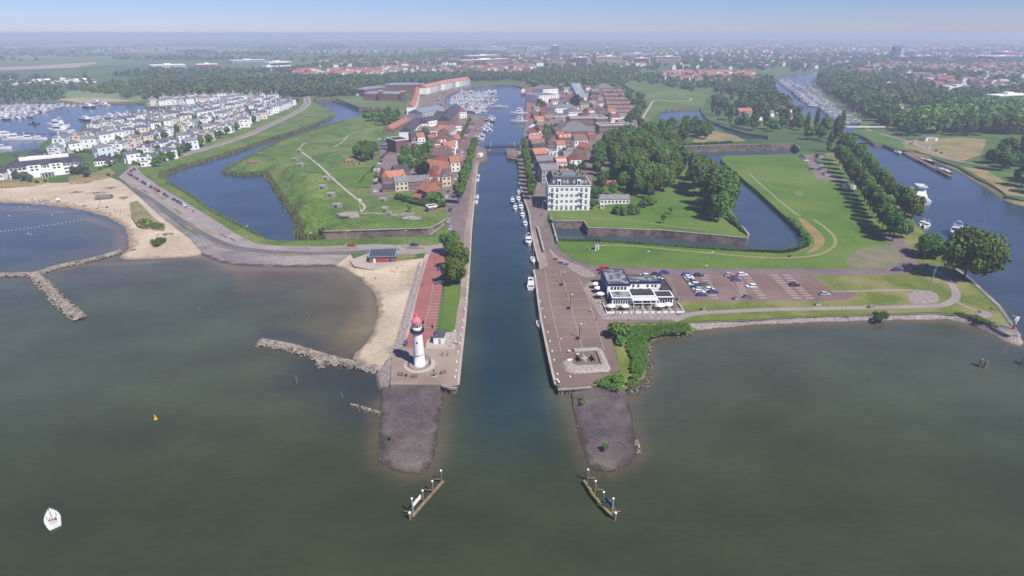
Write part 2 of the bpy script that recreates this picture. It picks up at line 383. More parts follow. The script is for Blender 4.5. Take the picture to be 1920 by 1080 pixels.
def inside(poly, X, Y):
    c = np.zeros(X.shape, bool); n = len(poly)
    for i in range(n):
        x1, y1 = poly[i][0], poly[i][1]; x2, y2 = poly[(i+1) % n][0], poly[(i+1) % n][1]
        if y1 == y2: continue
        c ^= ((y1 > Y) != (y2 > Y)) & (X < (x2-x1)*(Y-y1)/(y2-y1)+x1)
    return c
def terrain(name, bnd, mat, step=4.0, ctrl=(), power=2.5, rough=0.0, kind='structure', solid=True):
    """a sloped ground: boundary pixels with heights, control pixels with heights"""
    w = [G(p[0], p[1], p[2]) for p in bnd]
    d = []
    for i, a in enumerate(w):
        b = w[(i+1) % len(w)]; n = max(1, int((b-a).length/step))
        d += [a.lerp(b, j/n) for j in range(n)]
    B = np.array([tuple(v) for v in d]); Cc = np.array([tuple(G(*c)) for c in ctrl]).reshape(-1, 3)
    A = np.vstack([B, Cc])
    xs = np.arange(B[:, 0].min(), B[:, 0].max(), step); ys = np.arange(B[:, 1].min(), B[:, 1].max(), step)
    X, Y = np.meshgrid(xs, ys); X = (X+np.random.uniform(-.25, .25, X.shape)*step).ravel(); Y = (Y+np.random.uniform(-.25, .25, Y.shape)*step).ravel()
    ok = inside(B[:, :2], X, Y); X, Y = X[ok], Y[ok]
    dm = np.sqrt(((X[:, None]-B[None, :, 0])**2+(Y[:, None]-B[None, :, 1])**2)).min(1) if len(X) else np.array([])
    ok = dm > step*0.45; X, Y = X[ok], Y[ok]
    if len(X):
        D = np.sqrt((X[:, None]-A[None, :, 0])**2+(Y[:, None]-A[None, :, 1])**2)+0.3
        wt = D**-power; wt[:, :len(B)] *= step/4.0
        Z = (wt*A[None, :, 2]).sum(1)/wt.sum(1)+np.random.uniform(-rough, rough, len(X))
        pts = [Vector((a, b)) for a, b in zip(X, Y)]
    else: Z = []; pts = []
    n = len(B); v2 = [Vector((b[0], b[1])) for b in B]+pts; zz = list(B[:, 2])+list(Z)
    r = geometry.delaunay_2d_cdt(v2, [(i, (i+1) % n) for i in range(n)], [list(range(n))], 1, 1e-4)
    vo, fo, orig = r[0], r[2], r[3]
    verts = [(v.x, v.y, zz[orig[i][0]] if orig[i] else 1.0) for i, v in enumerate(vo)]
    me = bpy.data.meshes.new(name); me.from_pydata(verts, [], [tuple(f) for f in fo]); me.materials.append(mat)
    bm = bmesh.new(); bm.from_mesh(me)
    for f in bm.faces:
        f.smooth = True
        if f.normal.z < 0: f.normal_flip()
    bm.to_mesh(me); bm.free()
    BVHS.append(BVHTree.FromPolygons([Vector(v) for v in verts], [tuple(f) for f in fo]))
    return tag(link(name, me), kind=kind)
def wall_strip(name, px, ztop, zbot, mat, thick=0.6, label=None, cat='wall'):
    """a masonry wall with a coping, its top edge at the given pixels"""
    w = [G(p[0], p[1], ztop) for p in px]; L_, R_ = side(w, thick); m = MB(); cp = MB()
    L2, R2 = side(w, thick+0.3)
    for i in range(len(w)-1):
        q = [L_[i], R_[i], R_[i+1], L_[i+1]]; m.prism([(v.x, v.y) for v in q], zbot, ztop)
        q = [L2[i], R2[i], R2[i+1], L2[i+1]]; cp.prism([(v.x, v.y) for v in q], ztop+0.003, ztop+0.25)
    o = m.build(name, mat); cp.build('coping', CONC, o)
    return tag(o, label, cat)
# ---------------------------------------------------------------- sloped grounds
F1 = 2.03
terrain('fort_rampart', [(590, 441, 0.12), (575, 443, 0.12), (557, 436, 0.12), (560, 420, 0.12), (542, 390, 0.12), (520, 360, 0.12), (500, 329, 0.12), (492, 322, 0.12), (450, 325, 0.12), (417, 321, 0.12), (422, 314, 0.12), (487, 280, 0.12), (530, 260, 0.12), (590, 240, 0.12), (642, 225, 0.12), (677, 217, 0.12), (687, 207, 0.12), (721, 202, F1),
        (754, 215, F1), (758, 240, F1), (743, 258, F1), (707, 273, F1), (714, 300, F1), (695, 340, F1), (696, 365, F1), (746, 371, F1), (830, 394, F1), (841, 404, F1), (841, 410, 2.4), (836, 411, 3.6), (818, 423, 4.3), (803, 429, 4.3), (700, 432, 4.3), (604, 435, 4.3)], GRASSD, 3.0,
        ctrl=[(585, 425, 6), (580, 405, 7), (640, 422, 6.5), (700, 420, 6), (760, 418, 5.5), (800, 416, 5), (600, 395, 7.5), (565, 385, 6), (590, 372, 8), (612, 378, 3.4), (575, 362, 8), (600, 352, 9), (585, 345, 7), (602, 362, 3.4), (560, 345, 6), (588, 326, 9), (560, 325, 7), (605, 342, 3.6), (545, 312, 8.5), (570, 306, 8), (530, 305, 6), (520, 292, 7), (500, 300, 5), (470, 308, 5), (440, 314, 4), (548, 286, 6), (580, 292, 4), (520, 280, 5), (590, 272, 5), (560, 265, 6), (610, 250, 6), (640, 240, 6), (670, 228, 6), (690, 240, 6.5), (680, 232, 7), (665, 245, 4), (640, 252, 3), (620, 270, 3), (650, 265, 5), (680, 258, 4), (640, 285, 7), (622, 295, 6), (660, 300, 4), (690, 285, 3), (650, 330, 2.2), (680, 320, 2.1), (690, 340, 2.1), (640, 315, 2.3), (660, 345, 2.2), (640, 345, 3), (665, 375, 3.5), (690, 385, 4), (720, 378, 6.5), (715, 385, 6.5), (740, 385, 5), (770, 390, 3), (800, 400, 2.6), (740, 400, 3), (780, 408, 3), (690, 405, 4), (660, 408, 5)], power=3.6, rough=0.16)
terrain('fort_park', [(1250, 283, F1), (1200, 299, F1), (1111, 334, F1), (1111, 387, F1), (1028, 395, F1), (1030, 412, 3.4), (1036, 413.5, 4.3), (1095, 414, 4.3), (1103, 426, 4.3), (1240, 431, 4.3), (1340, 440, 4.3), (1401, 446, 4.3), (1404, 440, 3.5), (1391, 424, 0.8), (1370, 392, 0.12), (1378, 372, 0.12), (1352, 312, 0.12), (1275, 305, 0.12), (1256, 288, 0.12)], GRASSL, 3.5,
        ctrl=[(1060, 404, 3.5), (1120, 410, 4.2), (1200, 405, 3.8), (1180, 415, 4.2), (1260, 415, 4), (1340, 425, 4), (1370, 425, 4), (1300, 390, 3.5), (1250, 370, 3), (1200, 375, 3), (1150, 378, 2.8), (1330, 360, 3), (1230, 330, 3), (1150, 340, 2.6), (1260, 310, 2)], power=2.6, rough=0.05)
terrain('beach_sand', [(-300, 378, -.25), (-100, 386, -.25), (0, 389, -.25), (60, 390, -.25), (130, 398, -.25), (190, 412, -.25), (218, 427, -.25), (229, 447, -.25), (226, 470, -.25), (206, 486, -.25), (190, 492, -.25), (232, 494, -.25), (300, 490, -.25), (376, 481, -.25), (378, 474, 1.6), (360, 452, 2.1), (330, 424, 2.2), (300, 400, 2.2), (262, 370, 2.1), (226, 340, 2.1), (200, 330, 2.1), (160, 341, 2.1), (100, 343, 2.1), (0, 342, 2.1), (-300, 338, 2.1)], SAND, 4.0,
        ctrl=[(250, 395, 2.0), (200, 370, 2.0), (280, 430, 2.2), (300, 452, 2.0), (330, 465, 1.4), (100, 362, 2), (260, 470, 1.5)], rough=0.06)
terrain('dune_bank', [(243, 380, 2.0), (258, 376, 2.1), (270, 388, 2.2), (286, 406, 2.2), (310, 424, 2.2), (308, 432, 2.1), (284, 431, 2.1), (258, 423, 2.0), (246, 406, 2.0)], GRASSY, 2.0, ctrl=[(256, 388, 3.2), (264, 402, 3.4), (276, 412, 3.4), (292, 422, 3.0)], rough=.15)
terrain('dune_bank', [(-60, 334, 2.1), (60, 334, 2.1), (90, 333, 2.1), (92, 343, 2.1), (60, 349, 2.1), (0, 352, 2.1), (-60, 354, 2.1)], GRASSY, 3.0, ctrl=[(0, 343, 3.0), (60, 341, 2.9)], rough=.2)
terrain('dune_bank', [(128, 331, 2.1), (165, 326, 2.1), (205, 316, 2.1), (216, 324, 2.1), (204, 334, 2.1), (160, 344, 2.1), (130, 345, 2.1)], GRASSY, 3.0, ctrl=[(150, 335, 3.0), (185, 330, 3.1)], rough=.2)
terrain('cove_sand', [(620, 500, -.25), (645, 505, -.25), (672, 523, -.25), (690, 546, -.25), (701, 572, -.25), (702, 600, -.25), (692, 626, -.25), (668, 652, -.25), (636, 669, -.25), (642, 677, -.25), (674, 688, -.25), (710, 695, .4), (722, 680, 1.5), (737, 660, 2.1), (750, 636, 2.1), (767, 580, 2.1), (785, 520, 2.1), (794, 484, 2.1), (744, 489, 2.1), (700, 504, 2.1), (669, 497, 2.1), (657, 476, 2.05), (640, 488, 1.2)], SAND, 3.0,
        ctrl=[(730, 520, 1.9), (740, 560, 1.7), (725, 600, 1.5), (705, 650, 1.2), (700, 520, 1.6)], rough=0.04)
terrain('dike_slope', [(357, 451, 2.06), (376, 446, 2.06), (400, 459, 2.06), (430, 467, 2.06), (480, 473, 2.06), (560, 478, 2.06), (657, 477, 2.06), (641, 489, 1.2), (624, 502, -.3), (580, 505, -.3), (500, 507, -.3), (440, 504, -.3), (400, 497, -.3), (372, 480, -.3)], STONES, 2.5)
terrain('dike_slope', [(262, 370, 2.22), (282, 374, 2.25), (305, 398, 2.25), (345, 428, 2.25), (376, 446, 2.22), (366, 456, 2.12), (335, 432, 2.22), (300, 405, 2.22)], STONES, 3)
terrain('quay_slope', [(736, 661, 2.04), (750, 640, 2.04), (757, 648, 2.04), (742, 660, 2.04), (733, 721, 1.6), (719, 735, -.3), (706, 737, -.3), (699, 722, -.3), (700, 708, -.3), (712, 692, .5), (722, 682, 1.4)], COBBLE, 2.0)
terrain('basalt_pier', [(719, 722, .6), (740, 720, 1.4), (790, 718, 1.6), (826, 721, 1.3), (828, 760, 0.12), (822, 800, 0.12), (819, 830, 0.12), (813, 860, 0.12), (801, 881, 0.12), (786, 888, 0.12), (764, 887, 0.12), (739, 880, 0.12), (717, 867, 0.12), (710, 851, 0.12), (712, 800, 0.12), (714, 755, 0.12)], BASALT, 1.3,
        ctrl=[(770, 740, 1.7), (770, 780, 1.6), (765, 820, 1.5), (765, 850, 1.1), (730, 800, 1.0), (805, 800, 1.0), (735, 850, .7), (795, 850, .8), (730, 750, 1.1), (812, 750, 1.1), (780, 868, .7), (745, 868, .6)], rough=0.03)
terrain('basalt_pier', [(1071, 728, .7), (1100, 724, 1.5), (1140, 720, 1.5), (1172, 730, .5), (1180, 760, 0.12), (1188, 800, 0.12), (1193, 835, 0.12), (1189, 861, 0.12), (1171, 876, 0.12), (1145, 884, 0.12), (1119, 881, 0.12), (1103, 866, 0.12), (1088, 820, 0.12), (1077, 775, 0.12)], BASALT, 1.3,
        ctrl=[(1125, 740, 1.7), (1130, 780, 1.6), (1135, 820, 1.5), (1140, 850, 1.1), (1100, 780, 1.0), (1165, 780, 1.0), (1112, 840, .8), (1172, 840, .7), (1095, 750, 1.1), (1160, 750, 1.1), (1145, 868, .7)], rough=0.03)
terrain('scrub_slope', [(1109, 723, 2.06), (1132, 711, 2.06), (1162, 697, 2.06), (1158, 670, 2.06), (1148, 640, 2.06), (1142, 612, 2.06), (1200, 603, 2.06), (1292, 604, 2.06), (1320, 612, -.3), (1297, 628, -.3), (1240, 634, -.3), (1216, 641, -.3), (1213, 668, -.3), (1218, 698, -.3), (1202, 724, -.3), (1176, 737, -.3), (1145, 722, 1.4)], GRASSV, 2.5,
        ctrl=[(1185, 640, 1.6), (1185, 690, 1.2), (1250, 620, 1.2)], rough=0.1)
terrain('stone_beach', [(1285, 605, 2.05), (1400, 600, 2.05), (1500, 594, 2.05), (1640, 590, 2.05), (1750, 587, 2.05), (1796, 590, 2.05), (1844, 603, 2.05), (1871, 619, 2.05), (1894, 629, 2.05), (1908, 628, 2.05), (1922, 643, -.3), (1914, 653, -.3), (1885, 646, -.3), (1855, 630, -.3), (1818, 610, -.3), (1774, 602, -.3), (1700, 602, -.3), (1640, 604, -.3), (1500, 608, -.3), (1400, 613, -.3), (1312, 622, -.3)], COBBLE, 3.0, rough=0.05)
terrain('river_bank', [(1908, 630, 2.04), (1905, 618, 2.04), (1892, 604, 2.04), (1868, 571, 2.04), (1822, 529, 2.04), (1789, 503, 2.04), (1795, 500, -.3), (1830, 528, -.3), (1876, 571, -.3), (1902, 606, -.3), (1922, 640, -.3)], STONES, 3.0)
terrain('river_bank', [(1700, 281, 2.04), (1760, 298, 2.04), (1796, 310, 2.04), (1838, 335, 2.04), (1856, 343, 2.04), (1880, 358, 2.04), (1886, 366, 2.04), (1930, 376, 2.04), (2300, 453, 2.04), (2290, 470, -.3), (1920, 390, -.3), (1880, 377, -.3), (1850, 354, -.3), (1832, 345, -.3), (1790, 320, -.3), (1755, 306, -.3), (1700, 289, -.3)], GRASSY, 5.0, rough=.1)
terrain('moat_bank', [(q[0], q[1], 2.04) for q in MOATW_OUT[3:-2]]+[(820, 432, -.3), (800, 441, -.3), (775, 442.5, -.3), (675, 445.5, -.3), (600, 448, -.3), (545, 451, -.3), (523, 451, -.3), (500, 449, -.3), (486, 438, -.3), (456, 422, -.3), (397, 391, -.3), (357, 362, -.3), (334, 349, -.3), (316, 340, -.3), (309, 332, -.3), (313, 323.5, -.3), (336, 314, -.3), (384, 301, -.3), (444, 283.5, -.3), (484, 269, -.3), (559, 245, -.3), (604, 229, -.3), (626, 219.5, -.3), (634, 212, -.3)], GRASSD, 4.0)
terrain('moat_bank', [(1042, 452, 2.04), (1135, 454.5, 2.04), (1340, 468.5, 2.04), (1400, 472.5, 2.04), (1467, 475.5, 2.04), (1492, 471.5, 2.04), (1517, 462, 2.04), (1519, 450, 2.04), (1501, 430, 2.04), (1471, 404, 2.04), (1421, 358, 2.04), (1381, 325, 2.04), (1355, 302, 2.04), (1347, 304, -.3), (1373, 328, -.3), (1413, 361, -.3), (1462, 407, -.3), (1491, 432, -.3), (1508, 451, -.3), (1506, 460, -.3), (1487, 468, -.3), (1466, 471, -.3), (1400, 468, -.3), (1340, 464.5, -.3), (1135, 450, -.3), (1048, 447, -.3)], GRASSD, 4.0)
# ---------------------------------------------------------------- flat sheets: west side
sheet('meadow', [(240, 318), (300, 300), (560, 200), (585, 183), (590, 184), (586, 190), (628, 212), (622, 218), (555, 243), (440, 281), (330, 312), (303, 322), (298, 332), (328, 352), (390, 395), (450, 425), (495, 452), (545, 454), (805, 443), (825, 427), (845, 420), (842, 455), (800, 466), (520, 470), (440, 450), (350, 400)], GRASSD)
sheet('town_ground', [(695, 366), (697, 340), (716, 300), (709, 274), (745, 258), (760, 240), (757, 215), (765, 190), (800, 178), (850, 150), (886, 161), (850, 173), (836, 181), (833, 192), (845, 205), (862, 212), (911, 219), (905, 236), (897, 256), (891, 273), (911, 279), (913, 297), (897, 304), (892, 330), (888, 380), (883, 430), (880, 482), (845, 482), (838, 452), (842, 404), (828, 396), (746, 373)], TOWNG)
sheet('quay_parking', [(868, 237), (911, 220), (905, 236), (896, 256), (889, 275), (866, 290), (858, 270)], PARKB)
sheet('grass', [(720, 363), (760, 358), (800, 362), (830, 385), (842, 404), (828, 395), (746, 372)], GRASSD)
sheet('grass', [(672, 203), (628, 189), (640, 180), (690, 178), (700, 190), (760, 195), (756, 214), (722, 203)], GRASSB)
sheet('quay', [(735, 665), (757, 650), (825, 648), (850, 625), (862, 560), (866, 500), (872, 430), (880, 380), (886, 330), (890, 306), (897, 304), (893, 330), (889, 380), (884, 430), (881, 480), (877, 540), (872, 600), (866, 655), (859, 722), (843, 726), (828, 721.5), (732, 721.5)], QUAYB)
sheet('quay_street', [(842, 404), (852, 380), (866, 340), (880, 300), (889, 300), (882, 345), (872, 400), (864, 430), (866, 480), (835, 490), (838, 452)], ROADB)
sheet('red_street', [(797, 474), (842, 474), (836, 500), (829, 540), (812, 652), (759, 652), (775, 580), (789, 510)], REDST)
sheet('grass_strip', [(838, 500), (863, 505), (861, 560), (852, 623), (826, 616), (832, 560)], GRASSL)
sheet('hut_paving', [(815, 625), (856, 622), (853, 655), (797, 654), (800, 640)], PALE)
sheet('dike_road', [(222, 332), (243, 315), (255, 312), (266, 326), (302, 352), (352, 382), (402, 412), (440, 437), (480, 457), (520, 461), (600, 462), (700, 458), (802, 461), (842, 455), (838, 476), (797, 474), (760, 480), (745, 490), (735, 474), (750, 468), (650, 474), (560, 477.5), (480, 472), (430, 466), (400, 458), (376, 445), (345, 420), (300, 388), (250, 352)], ROADG)
ribbon('dike_lane', [(232, 345), (262, 362), (290, 380), (345, 418), (390, 444), (430, 461), (480, 469.5), (560, 474.5), (650, 473.5), (750, 467)], 4.2, ASPH)
ribbon('dike_path', [(246, 314), (300, 302), (440, 262), (520, 228), (560, 208), (576, 194), (574, 180)], 11, ROADG)
ribbon('dike_path_line', [(248, 313.5), (300, 301), (440, 261), (520, 227), (560, 207), (576, 193.5), (574, 180)], 2.4, BARE)
for q in ([(280, 352), (300, 366), (310, 376), (300, 372)], [(322, 385), (337, 396), (345, 405), (330, 398)], [(350, 412), (362, 420), (369, 428), (356, 422)], [(379, 424), (395, 433), (402, 440), (386, 434)], [(400, 454), (411, 460), (416, 465), (404, 461)], [(349, 420), (358, 426), (362, 432), (351, 427)], [(275, 373), (284, 378), (287, 383), (277, 378)], [(610, 467), (665, 464), (667, 467), (612, 470)], [(525, 477), (558, 477), (560, 479), (527, 479.5)], [(760, 463), (792, 463), (794, 467), (762, 467)], [(240, 344), (250, 346), (258, 354), (246, 351)]):
    sheet('planted_island', q, GRASSY, sm=3)
for a, b in (((440, 438), (428, 446)), ((362, 408), (352, 414)), ((500, 465), (520, 461)), ((748, 459), (750, 467)), ((310, 378), (330, 390)), ((285, 370), (304, 366))):
    ribbon('road_marking', [a, b], 0.9, PALE, 0)
ribbon('promenade_path', [(802, 476), (793, 500), (778, 552), (762, 622), (752, 640)], 2.2, PALE)
ribbon('cobble_strip', [(791, 492), (776, 545), (752, 632), (738, 662)], 3.2, COBBLE)
ribbon('bay_line', [(812, 534), (808, 560), (801, 590), (793, 622)], 0.25, LINEP)
for i in range(15):
    t = i/14; y = 536+t*78
    ribbon('bay_divider', [(812-t*17.5, y), (832.5-t*10.5, y)], 0.22, PALE, 0)
sheet('cafe_terrace', [(655, 488), (700, 472), (745, 475), (760, 480), (752, 490), (700, 507), (664, 500)], PALE)
sheet('grass_strip', [(742, 477), (770, 477), (784, 480), (770, 487), (745, 490)], GRASSV)
ribbon('quay_kerb', [(859, 722), (866, 655), (872, 600), (877, 540), (881, 480), (884, 430), (889, 380), (893, 330), (897, 305)], 0.9, PALE, 3)
# fort trails
ribbon('fort_trail', [(560, 282), (575, 292), (600, 312), (625, 336), (655, 362), (683, 386), (676, 398)], 1.8, PALE, 6, 0.12, True)
ribbon('fort_trail', [(560, 282), (572, 269), (610, 265), (642, 261), (655, 253)], 1.3, PALE, 6, 0.12, True)
ribbon('fort_trail', [(627, 276), (645, 264), (655, 253), (680, 245), (720, 238)], 1.3, PALE, 6, 0.12, True)
ribbon('fort_trail', [(614, 317), (660, 314), (716, 312)], 1.2, TRAIL, 6, 0.12, True)
ribbon('fort_trail', [(648, 355), (700, 354)], 1.2, TRAIL, 6, 0.12, True)
ribbon('fort_trail', [(480, 290), (500, 291), (532, 288)], 1.2, TRAIL, 6, 0.14, True)
ribbon('fort_trail', [(676, 401), (700, 400), (724, 402)], 1.2, PALE, 6, 0.14, True)
sheet('lawn', [(618, 318), (700, 314), (712, 318), (694, 352), (660, 354)], GRASSL, lift=0.45)
# ---------------------------------------------------------------- flat sheets: east side
sheet('meadow', [(1043, 453), (1135, 455), (1340, 469), (1400, 473), (1467, 476), (1491, 472), (1517, 462), (1519, 450), (1500, 430), (1470, 404), (1420, 358), (1380, 325), (1354, 302), (1352, 296), (1360, 292), (1490, 289), (1502, 284), (1540, 288), (1600, 335), (1660, 395), (1690, 440), (1705, 490), (1698, 508), (1600, 508), (1400, 508), (1250, 507), (1140, 503), (1095, 496), (1060, 478)], GRASSL)
sheet('verge', [(1540, 288), (1590, 285), (1612, 295), (1645, 336), (1690, 370), (1715, 420), (1738, 442), (1762, 472), (1788, 507), (1820, 533), (1866, 575), (1890, 608), (1900, 627), (1890, 626), (1868, 617), (1842, 602), (1795, 589), (1750, 585), (1640, 589), (1500, 593), (1400, 599), (1250, 604), (1150, 604), (1110, 560), (1200, 515), (1700, 507), (1705, 490), (1690, 440), (1660, 395), (1600, 335)], GRASSV)
sheet('plaza', [(1001, 506), (1011, 505), (1010, 492), (1004, 470), (1030, 470), (1060, 490), (1100, 506), (1200, 512), (1255, 540), (1272, 566), (1300, 588), (1268, 602), (1143, 608), (1148, 640), (1157, 672), (1162, 694), (1131, 710), (1109, 722), (1050, 728), (1043, 722), (1034, 690), (1023, 640), (1013, 590), (1005, 530)], PLAZA)
sheet('parking_lot', [(1150, 509), (1516, 513), (1526, 522), (1560, 547), (1600, 548), (1606, 552), (1590, 562), (1572, 564), (1380, 566), (1272, 566), (1252, 545)], PARKB)
ribbon('quay_road', [(1006, 395), (1018, 430), (1030, 462), (1052, 483), (1088, 499), (1150, 506.5), (1250, 509.5), (1400, 510.5), (1550, 510.5), (1660, 510), (1692, 504), (1703, 493), (1695, 472), (1680, 452), (1672, 442)], 7.5, ROADB, 5)
sheet('lower_quay', [(996, 430), (1008, 428), (1018, 465), (1028, 500), (1011, 505), (1010, 492), (1002, 460)], QUAYB)
sheet('town_ground', [(979, 265), (984, 238), (987, 205), (988, 180), (984, 166), (1010, 160), (1060, 165), (1130, 160), (1200, 200), (1215, 230), (1200, 280), (1111, 330), (1111, 388), (1030, 396), (1016, 425), (998, 430), (993, 402), (986, 380), (981, 362), (974, 342), (973, 312), (971, 299), (951, 296), (950, 278), (974, 275)], TOWNG)
sheet('red_quay', [(984, 166), (1004, 163), (1007, 182), (1002, 205), (998, 228), (985, 228), (987, 205), (988, 180)], REDST)
sheet('cobble_patch', [(1028, 462), (1042, 478), (1062, 489), (1090, 500), (1112, 512), (1116, 518), (1108, 521), (1090, 518), (1060, 498), (1036, 482)], COBBLE, sm=2)
sheet('cobble_patch', [(1094, 540), (1106, 529), (1122, 528), (1135, 545), (1140, 575), (1255, 572), (1270, 596), (1262, 600), (1130, 600), (1112, 572)], COBBLE)
sheet('bare_patch', [(1590, 482), (1612, 468), (1650, 461), (1680, 464), (1690, 480), (1680, 496), (1640, 504), (1600, 502), (1586, 494)], BARE, sm=3)
sheet('bare_patch', [(1488, 362), (1494, 359), (1504, 360), (1505, 366), (1496, 368)], BARE, sm=3)
sheet('parched_grass', [(1494, 408), (1508, 412), (1528, 428), (1544, 444), (1545, 458), (1530, 470), (1512, 476), (1524, 464), (1526, 450), (1512, 432)], DRYO, sm=3)
ribbon('trail', [(1125, 462), (1145, 460), (1200, 463), (1340, 476), (1410, 482), (1470, 484), (1530, 479), (1560, 465), (1566, 448), (1548, 428), (1525, 412)], 1.5, TRAIL)
ribbon('trail', [(1405, 326), (1440, 358), (1485, 396), (1500, 405)], 1.6, TRAIL)
ribbon('park_trail', [(1032, 405), (1050, 404), (1065, 408), (1110, 409), (1180, 413), (1240, 422), (1330, 432)], 1.1, TRAIL, 5, 0.08, True)
sheet('verge', [(1275, 567), (1585, 564), (1593, 574), (1440, 578), (1290, 584), (1278, 580)], GRASSV)
sheet('gravel_circle', [(1700, 552), (1725, 545), (1750, 548), (1760, 558), (1755, 568), (1720, 571), (1706, 564)], COBBLE, sm=3)
sheet('stone_point', [(1866, 616), (1884, 606), (1903, 616), (1907, 629), (1893, 629)], STONES)
sheet('parched_grass', [(1790, 586), (1815, 588), (1850, 600), (1868, 612), (1862, 614), (1838, 600), (1800, 590)], DRYO, sm=2)
ribbon('footpath', [(1262, 602), (1300, 589), (1360, 585), (1450, 581), (1600, 578), (1740, 575), (1775, 570), (1792, 558), (1788, 540), (1772, 520), (1745, 505), (1715, 500)], 3.0, ROADG, 5)
ribbon('path_spur', [(1560, 547.5), (1680, 545), (1725, 546)], 1.6, ROADG, 3)
ribbon('path_spur', [(1790, 565), (1825, 582), (1850, 592)], 1.6, ROADG, 3)
sheet('gravel_circle', [(1830, 583), (1850, 584), (1862, 592), (1850, 597), (1835, 592)], ROADG, sm=3)
sheet('red_gravel', [(1505, 291), (1528, 290), (1545, 312), (1562, 328), (1590, 340), (1575, 340), (1530, 336), (1520, 318)], TOWNG)
# plaza lines
for a in ([(1022, 507), (1030, 560), (1052, 660)], [(1050, 507), (1067, 560), (1092, 655)], [(1084, 520), (1103, 560), (1133, 657)]):
    ribbon('paving_line', a, 0.35, LINEP, 0)
for y, x0, x1 in ((507, 1022, 1070), (518, 1024, 1083), (532, 1026, 1091), (546, 1028, 1097), (562, 1031, 1104), (578, 1034, 1109), (595, 1038, 1114), (614, 1042, 1142), (633, 1046, 1127)):
    ribbon('paving_joint', [(x0, y), (x1, y)], 0.35, LINEP, 0)
ribbon('quay_kerb', [(1001, 506), (1005, 530), (1013, 590), (1023, 640), (1034, 690), (1042, 722)], 0.8, PALE, 3)
ribbon('quay_kerb', [(973, 342), (980, 362), (985, 380), (992, 400), (996, 430), (1002, 460), (1010, 492)], 0.8, PALE, 3)
# parking lot lines and pale tiles
for y in (530, 546.5):
    ribbon('paving_line', [(1262, y), (1540, y)], 0.2, LINEP, 0)
for (xa, xb) in ((1280, 1312), (1358, 1398), (1438, 1492), (1252, 1272)):
    ribbon('paving_joint', [(xa, 515), (xb, 564)], 0.25, LINEP, 0)
tm = MB()
for x0, x1, w in ((1313, 1334, 14), (1374, 1392, 14), (1390, 1426, 14), (1443, 1490, 15), (1466, 1514, 15)):
    for i in range(10):
        t0, t1 = i/10, (i+0.55)/10; ya, yb = 516+t0*47, 516+t1*47; xa, xb = x0+(x1-x0)*t0, x0+(x1-x0)*t1
        tm.poly([(v.x, v.y, LAND+0.45) for v in (G(xa, ya), G(xa+w, ya), G(xb+w, yb), G(xb, yb))])
zl = LAND+layer('paving_tiles')
for v in range(len(tm.v)): tm.v[v] = (tm.v[v][0], tm.v[v][1], zl)
tag(tm.build('paving_tiles', LINEP), kind='structure')
# far right bank and the ponds' grounds
sheet('dry_meadow', [(1660, 272), (1720, 262), (1800, 258), (1850, 262), (1840, 290), (1800, 305), (1760, 296), (1716, 282), (1690, 281)], GRASSY)
sheet('dry_meadow', [(1800, 312), (1850, 320), (1900, 350), (1930, 372), (1888, 366), (1856, 343)], GRASSY)
ribbon('bank_road', [(1612, 236), (1640, 248), (1690, 262), (1720, 272), (1760, 290), (1800, 303), (1860, 312)], 4, ROADG)
sheet('lock_grass', [(1610, 244), (1640, 246), (1672, 262), (1690, 268), (1700, 282), (1678, 279), (1658, 270), (1641, 270), (1628, 260)], GRASSB)
sheet('meadow', [(1150, 148), (1200, 150), (1330, 176), (1318, 200), (1240, 206), (1215, 230), (1205, 222), (1220, 200), (1192, 172)], GRASSB)
ribbon('trail', [(1205, 222), (1218, 200), (1228, 188), (1260, 190), (1290, 190), (1295, 184), (1262, 181)], 3, PALE)
ribbon('worn_trail', [(1228, 190), (1280, 188), (1320, 183)], 3, TRAIL)
sheet('dry_meadow', [(1300, 262), (1340, 246), (1380, 255), (1400, 265), (1300, 268)], GRASSY)
